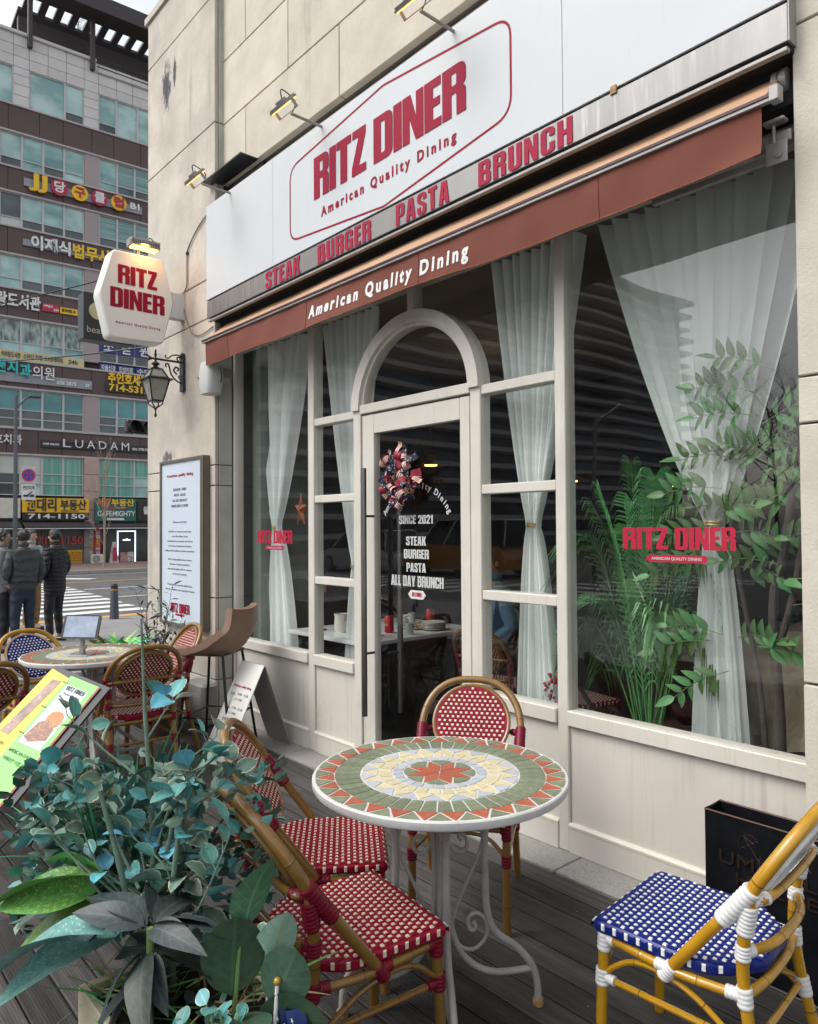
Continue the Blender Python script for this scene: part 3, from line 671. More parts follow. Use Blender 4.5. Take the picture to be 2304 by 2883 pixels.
# ============================================================= FLOODLIGHTS ON THE SIGN
M['ledglow'] = pmat('lamp_glow', (.9, .6, .15), .4, emit=(1, .55, .12), es=2.2)
def flood(label, x):
    t = thing('sign_floodlight', label, 'lamp', (x, 2.5, 3.86), 0, 'floodlights on arms above the fascia sign')
    MB().tube([(0, .06, -.03), (0, 0, 0), (0, -.215, .0)], .0085, 12).build('arm', M['alu'], t, smooth=True)
    # lamp body tilted back to face the sign; body plane dips toward the front
    R = Matrix.Rotation(rad(47), 4, 'X'); T = Matrix.Translation((0, -.265, .028))@R
    b = MB(); b.box(-.085, -.05, .0, .085, .05, .010, 0, T)
    for k in range(10): b.box(-.078+k*.017, -.046, .010, -.072+k*.017, .046, .020, 0, T)
    b.box(-.03, -.02, .02, .03, .02, .034, 0, T); b.build('lamp_housing', M['alu'], t)
    MB().box(-.078, -.044, -.006, .078, .044, .0, 0, T).build('lamp_glass', M['ledglow'], t)
    b = MB(); 
    for sx in (-.09, .09): b.box(sx-.002, -.01, -.045, sx+.002, .01, .008, 0, T)
    b.box(-.092, -.01, -.049, .092, .01, -.045, 0, T); b.build('yoke', M['alu'], t)
    MB().tube(cr([T@Vector((.02, 0, .034)), T@Vector((.03, .03, .07)), (.02, -.20, .07), (0, -.205, .012)], 5), .0035, 6).build('cable', M['black'], t)
    return t
flood('first floodlight from the left, in front of the black plate', -4.776)
flood('middle floodlight, above the R of RITZ', -3.623)
flood('floodlight furthest right, above the DINER lettering', -2.501)

# ============================================================= HEXAGONAL PROJECTING SIGN
hs_ = sthing('hexagonal_sign', 'white hexagonal projecting sign lettered RITZ DINER, glowing orange at its top', 'sign', (-5.7, 2.17, 3.25))
XH = -5.646
hp = [(1.975, 3.585), (2.374, 3.590), (2.461, 3.27), (2.374, 2.915), (1.957, 2.905), (1.876, 3.235)]
rp = []
for i, p in enumerate(hp):
    p = Vector(p); a = (Vector(hp[i-1])-p).normalized(); c_ = (Vector(hp[(i+1) % 6])-p).normalized()
    for k in range(5):
        t = k/4; q0, q1 = p+a*.035, p+c_*.035; rp.append((1-t)**2*q0+2*t*(1-t)*p+t*t*q1)
m, t, bs = newmat('lit_sign_face'); ge = nd(t, 'ShaderNodeNewGeometry')
bs.inputs['Base Color'].default_value = (.72, .70, .66, 1); bs.inputs['Roughness'].default_value = .35
n = len(rp)
b = MB()
for i in range(n):
    pass
vs = []
for dx, ins in ((0, .012), (-.012, 0), (-.13, 0), (-.142, .012)):
    cx = sum(p[0] for p in rp)/n; cz = sum(p[1] for p in rp)/n
    for p in rp:
        s_ = 1-ins/.35; vs.append((XH+dx, cx+(p[0]-cx)*s_, cz+(p[1]-cz)*s_))
fs = [(k*n+i, k*n+(i+1) % n, (k+1)*n+(i+1) % n, (k+1)*n+i) for k in range(3) for i in range(n)]+[tuple(range(n))[::-1], tuple(range(3*n, 4*n))]
b.add(vs, fs); b.build('sign_box', m, hs_, smooth=True, angle=35)
BOLD[0] = .004
block_text('RITZ', M['redprint'], hs_, (XH+.001, 2.018, 3.332), Y, Z, .303, .144, gap=.04)
block_text('DINER', M['redprint'], hs_, (XH+.001, 1.961, 3.144), Y, Z, .421, .150, gap=.04)
BOLD[0] = 0
text('American Quality Dining', M['redprint'], hs_, (XH+.001, 2.0, 3.022), Y, Z, .348, .019, .001, bold=.03, space=1.5)
MB().cbox(-5.74, 2.40, 3.145, -5.655, 2.56, 3.352, .004).build('mounting_arm', M['white'], hs_)
# its lamp
hl = sthing('sign_spotlight', 'ribbed silver lamp glowing warm on top of the hexagonal sign', 'lamp', (-5.7, 2.2, 3.6))
b = MB()
for k in range(16): b.box(-5.735, 2.115+k*.0145, 3.655, -5.625, 2.122+k*.0145, 3.712)
b.box(-5.72, 2.11, 3.655, -5.64, 2.345, 3.69); b.build('lamp_housing', M['alu'], hl)
MB().cbox(-5.71, 2.125, 3.642, -5.635, 2.33, 3.655, .003).build('lamp_glass', pmat('lamp_glow2', (.9, .7, .3), .4, emit=(1, .58, .16), es=3), hl)
MB().tube([(-5.70, 2.19, 3.58), (-5.70, 2.20, 3.65)], .012, 8).build('bracket', M['alu'], hl)
MB().tube(cr([(-5.69, 2.24, 3.71), (-5.66, 2.27, 3.74), (-5.64, 2.30, 3.70), (-5.64, 2.31, 3.64)], 5), .004, 6).build('cable', M['black'], hl)
lt = bpy.data.lights.new('spot_glow', 'AREA'); lt.shape = 'RECTANGLE'; lt.size = .18; lt.size_y = .05; lt.energy = 1.5; lt.color = (1, .45, .09)
lo = bpy.data.objects.new('spot_glow', lt); COL.objects.link(lo); lo.location = (-5.575, 2.22, 3.66); lo.rotation_euler = Vector((.25, 0, 1)).to_track_quat('Z', 'X').to_euler()

# neighbour's dark sign behind
bsn = sthing('dark_neighbour_sign', 'dark box sign with a pale disc and the letters be, behind the hexagonal sign', 'sign', (-6.75, 2.3, 3.3))
MB().cbox(-6.75, 2.065, 3.105, -6.60, 2.50, 3.515, .005).build('sign_box', pmat('dark_teal_sign', (.012, .018, .022), .4), bsn)
MB().prism([(cos(2*pi*i/28)*.075, sin(2*pi*i/28)*.075) for i in range(28)], (-6.599, 2.185, 3.36), Y, Z, .002).build('disc', pmat('pale_disc', (.45, .43, .25), .6), bsn)
text('bean', pmat('pale_letter', (.42, .42, .38), .6), bsn, (-6.5985, 2.095, 3.165), Y, Z, None, .06, .001)
MB().box(-6.72, 2.5, 3.25, -6.63, 2.72, 3.4).build('bracket', M['black'], bsn)

# ============================================================= WALL LANTERN
wl = sthing('wall_lantern', 'black cast iron lantern with frosted panes on a scrolled wall bracket', 'lamp', (-5.68, 2.56, 2.55))
LX, LY = -5.68, 2.325
b = MB(); b.prism([(-.034, 2.565), (.034, 2.565), (.034, 2.84), (.022, 2.868), (.0, 2.88), (-.022, 2.868), (-.034, 2.84)][::1], (LX, 2.56, 0), X, Z, .022); b.build('wall_plate', M['iron'], wl)
b = MB(); b.tube([(LX, 2.54, 2.80), (LX, LY-.055, 2.80)], .0085, 10)
b.tube(cr([(LX, LY-.03, 2.80), (LX, LY-.06, 2.815), (LX, LY-.075, 2.83)], 4), .007, 8); b.tube(cr([(LX, LY-.03, 2.80), (LX, LY-.055, 2.785), (LX, LY-.06, 2.78)], 4), .007, 8)
b.tube(cr([(LX, 2.545, 2.63), (LX, 2.50, 2.645), (LX, 2.455, 2.69), (LX, 2.44, 2.74), (LX, 2.425, 2.775), (LX, 2.405, 2.765), (LX, 2.415, 2.745)], 6), .0065, 8)
b.tube(cr([(LX, 2.545, 2.84), (LX, 2.51, 2.855), (LX, 2.46, 2.845), (LX, 2.43, 2.82), (LX, 2.405, 2.825), (LX, 2.41, 2.845)], 6), .0055, 8)
b.tube(cr([(LX, 2.50, 2.70), (LX, 2.475, 2.725), (LX, 2.49, 2.755), (LX, 2.515, 2.745), (LX, 2.505, 2.725)], 6), .007, 8)
b.tube(cr([(LX, 2.54, 2.66), (LX, 2.515, 2.672), (LX, 2.522, 2.69), (LX, 2.535, 2.685)], 5), .005, 8); b.tube(cr([(LX, 2.52, 2.80), (LX, 2.50, 2.825), (LX, 2.515, 2.84), (LX, 2.53, 2.83)], 5), .006, 8)
b.build('scroll_bracket', M['iron'], wl, smooth=True)
b = MB(); b.lathe([(.004, 2.875), (.009, 2.86), (.006, 2.85), (.011, 2.84), (.010, 2.82), (.005, 2.812), (.012, 2.80), (.008, 2.78), (.03, 2.765), (.034, 2.757), (.014, 2.745), (.02, 2.735), (.05, 2.715)], 16, O=(LX, LY, 0)); b.build('finial', M['iron'], wl, smooth=True)
def ring4(r, z): return [(LX+sx*r, LY+sy*r, z) for sx, sy in ((-1, -1), (1, -1), (1, 1), (-1, 1))]
def sides(b, r0, z0, r1, z1, mi=0):
    a, c_ = ring4(r0, z0), ring4(r1, z1); b.add(a+c_, [(i, (i+1) % 4, (i+1) % 4+4, i+4) for i in range(4)], mi)
b = MB(); sides(b, .070, 2.650, .036, 2.715); b.build('roof_glass', M['glasslamp'], wl)
b = MB(); sides(b, .078, 2.630, .042, 2.470); b.build('lantern_glass', M['glasslamp'], wl)
b = MB()
for (r0, z0, r1, z1, w_) in ((.073, 2.648, .038, 2.718, .006), (.081, 2.632, .044, 2.466, .006)):
    A, B_ = ring4(r0, z0), ring4(r1, z1)
    for p, q in zip(A, B_): b.tube([p, q], w_, 6)
    for R_ in (A, B_): b.tube(R_, w_*.9, 6, closed=True)
b.add(ring4(.104, 2.634)+ring4(.075, 2.650)+ring4(.104, 2.628), [(i, (i+1) % 4, (i+1) % 4+4, i+4) for i in range(4)]+[(8+i, 8+(i+1) % 4, (i+1) % 4, i) for i in range(4)]+[(11, 10, 9, 8)])
b.add(ring4(.04, 2.716)+ring4(.012, 2.738), [(i, (i+1) % 4, (i+1) % 4+4, i+4) for i in range(4)]); b.box(LX-.045, LY-.045, 2.458, LX+.045, LY+.045, 2.468)
for sx, sy in ((-1, -1), (1, -1), (1, 1), (-1, 1)): b.tube(cr([(LX+sx*.04, LY+sy*.04, 2.46), (LX+sx*.04, LY+sy*.04, 2.44), (LX+sx*.018, LY+sy*.018, 2.42), (LX, LY, 2.40)], 4), .005, 6)
b.build('lantern_frame', M['iron'], wl)
MB().lathe([(.008, 2.41), (.014, 2.405), (.006, 2.395), (.005, 2.375), (.010, 2.355), (.009, 2.345), (.003, 2.335)], 14, O=(LX, LY, 0)).build('drop', M['iron'], wl, smooth=True)

# ============================================================= SPEAKER, CABLES
sp = sthing('wall_speaker', 'white rounded outdoor speaker under the left end of the awning', 'speaker', (-5.05, 2.5, 2.5))
def sgrid(u, v):
    a = 2*pi*u; z = 2.452+.235*v; bul = 1-.16*abs(2*v-1)**2.4; tx = .092*bul; ty = .075*bul
    ca, sa = cos(a), sin(a); r = (abs(ca)**3.2+abs(sa)**3.2)**(-1/3.2)
    return Vector((-5.075+tx*ca*r, 2.50+ty*sa*r, z))
b = MB().grid(sgrid, 40, 14); b.add([sgrid(i/40, 0) for i in range(40)], [tuple(range(40))[::-1]]); b.add([sgrid(i/40, 1) for i in range(40)], [tuple(range(40))])
b.build('speaker_case', pmat('speaker_white', (.50, .50, .48), .55, var=.04, bump=.2, bscale=900), sp, smooth=True)
MB().box(-5.135, 2.4215, 2.565, -5.12, 2.4235, 2.580).build('badge', M['black'], sp)
MB().tube(cr([(-4.985, 2.52, 2.65), (-4.97, 2.52, 2.64), (-4.965, 2.53, 2.58), (-4.985, 2.53, 2.53)], 5), .003, 6).build('cable', M['black'], sp)
MB().box(-5.1, 2.55, 2.6, -5.05, 2.66, 2.66).build('bracket', M['alu'], sp)
wc = sthing('wall_cable', 'thin grey cable looping across the pier to the awning', 'cable', (-5.5, 2.55, 3.0))
def pz(pts): return cr([(x, 2.55, z) for x, z in pts], 5)
b = MB()
b.tube(pz([(-5.21, 3.88), (-5.40, 3.82), (-5.585, 3.70), (-5.60, 3.60), (-5.605, 3.42), (-5.64, 3.38), (-5.70, 3.33), (-5.78, 3.37), (-5.86, 3.375)]), .006, 6)
b.tube(pz([(-5.70, 3.33), (-5.66, 3.24), (-5.60, 3.12), (-5.52, 3.02), (-5.40, 2.965), (-5.28, 2.965), (-5.14, 2.985)]), .0045, 6)
b.tube(pz([(-5.72, 3.32), (-5.71, 3.27), (-5.76, 3.22), (-5.82, 3.19)]), .006, 6)
b.build('cable_run', pmat('cable_grey', (.20, .19, .18), .6), wc, smooth=True)
b = MB(); b.box(-5.605, 2.54, 3.66, -5.585, 2.56, 3.68); b.box(-5.88, 2.53, 3.37, -5.83, 2.56, 3.385); b.box(-5.72, 2.54, 3.32, -5.69, 2.556, 3.345); b.build('clip', M['black'], wc)

# sooty mark on the pier is part of the pier's own surface
# ============================================================= POSTER
po = sthing('tall_poster', 'tall framed blue-white poster of restaurant text on the left pier', 'poster', (-5.6, 2.53, .68))
PX0, PX1, PZ0, PZ1 = -6.0, -5.262, .70, 1.99
MB().box(PX0, 2.512, PZ0, PX1, 2.556, PZ1).build('poster_sheet', pmat('poster_print', (.55, .62, .70), .3, var=.02), po)
b = MB()
for a in ((PX0-.022, PZ0-.022, PX0, PZ1+.022), (PX1, PZ0-.022, PX1+.05, PZ1+.022), (PX0, PZ0-.022, PX1, PZ0), (PX0, PZ1, PX1, PZ1+.022)): b.box(a[0], 2.50, a[1], a[2], 2.558, a[3])
b.build('poster_frame', pmat('bronze_frame', (.16, .14, .11), .4, .5), po)
inkd = pmat('ink', (.03, .03, .035), .6); pc = (PX0+PX1)/2-.02
def pline(s, z, h, wd, mat=inkd, bold=.0, shear=0): text(s, mat, po, (pc, 2.5115, z), X, Z, wd, h, .0006, bold=bold, align='C', shear=shear, name='print')
pline('American quality dining', 1.875, .024, .50, M['redprint'], .03)
for i, s_ in enumerate(('BURGER  FRIES', 'PASTA  SALAD', 'ALL DAY BRUNCH', 'WINE BEER COFFEE')): pline(s_, 1.76-.044*i, .021, (.25, .22, .28, .32)[i], bold=.02, shear=.2)
pline('Welcome to Ritz Diner!', 1.50, .017, .26)
for i, (s_, w_) in enumerate((('Ritz Diner is a restaurant brand listed', .42), ('on the Blue Ribbon Survey', .30), ('and launched by an executive chef (owner)', .47), ('with 12 years of experience in American', .43), ('dining to deliver satisfactory customer experiences.', .55))): pline(s_, 1.425-.0388*i, .016, w_)
for i, (s_, w_) in enumerate((('With our high-quality foods and services,', .45), ('Ritz Diner is deeply committed to', .37), ('improving the quality of life for customers', .45), ('and the local community.', .27))): pline(s_, 1.20-.0388*i, .016, w_)
for i, (s_, w_) in enumerate((('We wish you have a great day with Ritz Diner,', .47), ('who seeks excellence in every aspect of our business.', .55))): pline(s_, .995-.0388*i, .016, w_)
block('RITZ', pc-.17, pc-.03, .780, .856, 2.5112, M['redprint'], po); block('DINER', pc-.005, pc+.185, .780, .856, 2.5112, M['redprint'], po)
MB().prism(rr(pc-.08, .757, pc+.09, .772, .007, .007, .007, .007), (0, 2.5118, 0), X, Z, .001).build('logo_bar', M['redprint'], po)

# ============================================================= CHAIRS
def seat_half(y):
    if y > .19: return .192-.02*((y-.19)/.01)
    if y > -.06: return .192
    t = min(1, (-.06-y)/.145); return .192*max(0, 1-.62*t**2.2) if t < 1 else .192*.38
def binding(b, p, q, r, n):
    """turns of cane round a pole between p and q"""
    p, q = Vector(p), Vector(q); pts = []; rs = []; m = n*4
    for i in range(m+1):
        t = i/m; pts.append(p.lerp(q, t)); rs.append(r*(1+.085*abs(sin(pi*n*t))))
    b.tube(pts, rs, 12)
def make_chair(name, label, group, red=True):
    pole = M['bamboo'] if red else M['bambooY']; bind = M['bred'] if red else M['bwhite']
    c1, c2 = (M['wred'], M['wcream']) if red else (M['wblue'], M['wwhite'])
    t = thing(name, label, 'chair', (0, 0, 0), 0, group)
    rn_ = random.Random(5 if red else 6)
    def tb(pts, r, nm, seg=12):
        pts = [Vector(p) for p in pts]; b = MB(); b.tube(pts, r, seg); L = [(pts[i+1]-pts[i]).length for i in range(len(pts)-1)]; T = sum(L)
        for f in ([.3+rn_.uniform(-.06, .06), .68+rn_.uniform(-.06, .06)] if T > .25 else [.5]):     # bamboo nodes
            d = f*T; i = 0
            while d > L[i] and i < len(L)-1: d -= L[i]; i += 1
            u_ = (pts[i+1]-pts[i]).normalized(); p = pts[i]+u_*d; b.tube([p-u_*.0011, p+u_*.0011], r*1.035, seg, 1)
            b.tube([p+u_*.0011, p+u_*.006], [r*1.045, r*1.0], seg, 0)
        return b.build(nm, [pole, M['node']], t, smooth=True)
    H = .412
    # --- seat: upholstered weave on a thin slab
    b = MB(); n = 40; out_ = []
    ys = [-.205+.405*i/n for i in range(n+1)]
    out_ = [(seat_half(y), y) for y in ys]+[(-seat_half(y), y) for y in ys[::-1]]
    def inset(d, z): return [((abs(x)-d)*(1 if x > 0 else -1), y*(1-d/.2), z) for x, y in out_]
    L = [inset(.012, H-.004), inset(.003, H-.008), inset(0, H-.018), inset(.003, H-.034), inset(.02, H-.036)]
    k = len(out_); vs = sum(L, []); fs = [tuple(range(k))[::-1]]
    for a in range(4): fs += [(a*k+i, (a+1)*k+i, (a+1)*k+(i+1) % k, a*k+(i+1) % k) for i in range(k)]
    fs.append(tuple(4*k+i for i in range(k))); b.add(vs, fs); b.build('seat', c1, t, smooth=True, angle=60)
    # raised strands: pale squares staggered between red or blue double strands
    b = MB(); pt = .0112
    def bump(b, O, R, U, w_, h_, hh, mi):
        O, R, U = Vector(O), Vector(R), Vector(U); N = R.cross(U); i_ = .75
        b.add([O+R*sx*w_+U*sy*h_ for sx, sy in ((-1, -1), (1, -1), (1, 1), (-1, 1))]+[O+R*sx*w_*i_+U*sy*h_*i_+N*hh for sx, sy in ((-1, -1), (1, -1), (1, 1), (-1, 1))],
              [(4, 5, 6, 7), (0, 1, 5, 4), (1, 2, 6, 5), (2, 3, 7, 6), (3, 0, 4, 7)], mi)
    for i in range(-17, 18):
        for j in range(-10, 11):
            x, y = i*pt, j*.0190
            if abs(x) > seat_half(y)-.010 or y > .186 or y < -.192: continue
            if (i+j) % 2 == 0: bump(b, (x, y, H-.0042), X, Y, .0053, .0049, .0034, 1)
            else:
                for s_ in (-.0029, .0029): bump(b, (x+s_, y, H-.0042), X, Y, .0026, .0125, .0026, 0)
    for i in range(-10, 11):      # front edge wraps over
        x = i*.0182
        for kk, (O, R_, U_) in enumerate((((x, .1935, H-.009), X, Vector((0, -.6, .8))), ((x, .2005, H-.021), X, Z*1.0))):
            N = None
            if (i+kk) % 2 == 0: bump(b, O, -X if kk else -X, U_, .0052, .0075, .003, 1)
            else: bump(b, O, -X, U_, .0075, .0060, .002, 0)
    for s_ in (-1, 1):
        for i in range(-12, 12):
            y = i*.0165
            if y > .18 or y < -.195: continue
            xw = seat_half(y); O = (s_*(xw-.0005), y, H-.018)
            dy = (seat_half(y+.004)-seat_half(y-.004))/.008; T_ = Vector((s_*dy, 1, 0)).normalized()*(s_)
            bump(b, O, T_, Z, .0050 if i % 2 == 0 else .0070, .0095, .003, 1 if i % 2 == 0 else 0)
    b.build('seat_weave', [c1, c2], t, kind='stuff')
    # --- back panel
    td = Vector((0, -.524, .852)).normalized(); pc_ = Vector((0, -.326, .796))-td*.183; N = X.cross(td)   # N faces forward (+y) or back
    Nf = N if N.y > 0 else -N
    RX, RZ = .150, .150
    b = MB(); n = 40
    el = [(RX*cos(2*pi*i/n), RZ*sin(2*pi*i/n)) for i in range(n)]
    b.prism(el, pc_-N*.004, X, td, .008); b.build('back_panel', c1, t)
    b = MB()
    for side in (1, -1):
        Ns = N*side; R_ = X*side
        for i in range(-14, 15):
            for j in range(-9, 10):
                x, q = i*.0110, j*.0176
                if (x/(RX-.008))**2+(q/(RZ-.008))**2 > 1: continue
                O = pc_+X*x+td*q+Ns*.0038
                if (i+j) % 2 == 0: bump(b, O, R_, td, .0056, .0052, .0030, 1)
                else:
                    for s_ in (-.0028, .0028): bump(b, O+X*s_, R_, td, .0025, .0112, .0024, 0)
    b.build('back_weave', [c1, c2], t, kind='stuff')
    rim = [pc_+X*(RX+.006)*cos(2*pi*i/36)+td*(RZ+.006)*sin(2*pi*i/36) for i in range(36)]
    MB().tube(rim, .0085, 8, closed=True).build('back_rim', pole if red else M['rimbeige'], t, smooth=True)
    if red:
        rim2 = [pc_-Nf*.014+X*(RX+.0)*cos(2*pi*i/36)+td*(RZ+.0)*sin(2*pi*i/36) for i in range(36)]
        MB().tube(rim2, .0075, 8, closed=True).build('back_rim', pole, t, smooth=True)
    else:
        b = MB(); 
        rim2 = [pc_+Nf*-.013+X*(RX-.008)*cos(2*pi*i/120)+td*(RZ-.008)*sin(2*pi*i/120) for i in range(120)]
        b.tube(rim2, [.009+.0012*(i % 2) for i in range(120)], 8, closed=True).build('rim_binding', bind, t, smooth=True)
    # --- hoop
    W = Vector((.205, -.214, .614))
    pts = [Vector((.191, .004, .335)), Vector((.195, -.05, .404)), Vector((.2, -.13, .508))]
    for i in range(0, 25):
        a = pi*i/24; e = .80
        cx = cos(a); sx = sin(a); pts.append(Vector((.205*(abs(cx)**e)*(1 if cx >= 0 else -1), -.214, .614))+td*.2137*(sx**.92))
    pts += [Vector((-.2, -.13, .508)), Vector((-.195, -.05, .404)), Vector((-.191, .004, .335))]
    tb(cr(pts, 3), .0150, 'back_hoop', 14)
    for s_ in (-1, 1):
        tb([(s_*.172, .170, .375), (s_*.172, .182, .18), (s_*.172, .187, .0)], .0148, 'leg', 14)
        tb(cr([(s_*.203, -.218, .610), (s_*.192, -.196, .50), (s_*.180, -.190, .38), (s_*.180, -.215, .22), (s_*.183, -.277, .0)], 4), .0145, 'leg', 14)
        tb(cr([(s_*.172, .168, .362), (s_*.186, .06, .362), (s_*.196, -.04, .362), (s_*.188, -.13, .362), (s_*.178, -.19, .362)], 4), .0115, 'seat_rail')
        tb(cr([(s_*.172, .178, .262), (s_*.180, .10, .325), (s_*.188, .02, .342), (s_*.186, -.08, .315), (s_*.182, -.20, .232)], 5), .0075, 'brace', 8)
        tb([(s_*.172, .175, .255), (s_*.181, -.205, .255)], .0085, 'stretcher', 8)
        tb(cr([(s_*.168, .176, .27), (s_*.10, .176, .335), (0, .176, .348)], 4), .0075, 'brace', 8)
    tb([(-.172, .168, .362), (.172, .168, .362)], .0115, 'seat_rail')
    tb(cr([(-.178, -.19, .362), (-.08, -.205, .362), (.08, -.205, .362), (.178, -.19, .362)], 4), .0115, 'seat_rail')
    tb(cr([(-.188, -.195, .470), (-.09, -.232, .468), (.09, -.232, .468), (.188, -.195, .470)], 4), .0115, 'back_rail')
    tb(cr([(-.202, -.216, .600), (-.17, -.244, .602), (0, -.252, .604), (.17, -.244, .602), (.202, -.216, .600)], 4), .0098, 'back_rail')
    tb([(-.181, -.205, .245), (.181, -.205, .245)], .0085, 'stretcher', 8)
    tb([(0, .17, .352), (0, -.20, .352)], .0085, 'stretcher', 8)
    # --- cane bindings, one object for each wrapped joint
    def bd(*segs):
        b = MB()
        for p, q, r, n_ in segs: binding(b, p, q, r, n_)
        b.build('binding', bind, t, smooth=True)
    for s_ in (-1, 1):
        bd(((s_*.2015, -.150, .532), (s_*.2055, -.222, .626), .0200, 9), ((s_*.200, -.212, .588), (s_*.192, -.198, .516), .0195, 7), ((s_*.203, -.221, .600), (s_*.168, -.243, .602), .0135, 4))
        bd(((s_*.172, .170, .375), (s_*.172, .173, .328), .0175, 4), ((s_*.172, .168, .362), (s_*.150, .168, .362), .0150, 3), ((s_*.172, .168, .362), (s_*.175, .140, .362), .0150, 3))
        bd(((s_*.172, .177, .278), (s_*.172, .179, .236), .0178, 4), ((s_*.172, .178, .257), (s_*.176, .140, .257), .0120, 4))
        bd(((s_*.181, -.1905, .385), (s_*.180, -.193, .340), .0172, 4), ((s_*.179, -.185, .362), (s_*.184, -.150, .362), .0145, 4))
        bd(((s_*.180, -.206, .262), (s_*.181, -.216, .215), .0172, 4))
        bd(((s_*.190, -.194, .488), (s_*.187, -.191, .452), .0172, 4), ((s_*.186, -.196, .470), (s_*.165, -.206, .470), .0145, 3))
        bd(((s_*.1935, -.028, .374), (s_*.1905, .000, .338), .0180, 5), ((s_*.194, -.020, .362), (s_*.190, .018, .362), .0140, 3))
    for s_ in (-1, 1):
        for y, zz in ((.187, .0), (-.277, 0)): pass
    return t
G1 = 'red and blue cafe chairs of the near and far terrace tables'
chA = make_chair('bistro_chair', 'red woven chair nearest the camera, in front of the near table beside the planter', G1, True)
chA.location = (-1.626, 1.195, 0); chA.rotation_euler = (0, 0, rad(-7.5))
dup(chA, (-2.061, 1.428, 0), rad(-36.3), 'red woven chair left of the near table, behind the nearest chair')
dup(chA, (-2.019, 2.047, 0), rad(-142.8), 'red woven chair behind the near table with its back to the glass door')
dup(chA, (-4.376, 1.651, 0), rad(86), 'red woven chair at the right of the far table, its back to the camera')
dup(chA, (-4.803, 1.917, 0), rad(175.6), 'red woven chair between the far table and the bar stool')
dup(chA, (-4.369, .786, 0), rad(101), 'red woven chair cut off by the left picture edge, left of the menu board')
chB = make_chair('bistro_chair', 'blue and white woven chair right of the near table, beside the umbrella bin', G1, False)
chB.location = (-.996, 1.878, 0); chB.rotation_euler = (0, 0, rad(94.7))
dup(chB, (-4.95, 1.36, 0), rad(-76), 'blue and white woven chair behind the far mosaic table')
# inside
G2 = 'dark chairs inside the diner'
dup(chA, (-3.35, 3.75, 0), rad(10), 'woven chair inside the diner behind the glass door', G2)
dup(chA, (-2.75, 3.75, 0), rad(-12), 'woven chair inside the diner right of the door view', G2)
dup(chB, (-3.95, 4.75, 0), rad(170), 'blue woven chair behind the white table inside the diner', G2)
dup(chA, (-1.55, 3.75, 0), rad(160), 'red woven chair inside the diner behind the palm', G2)

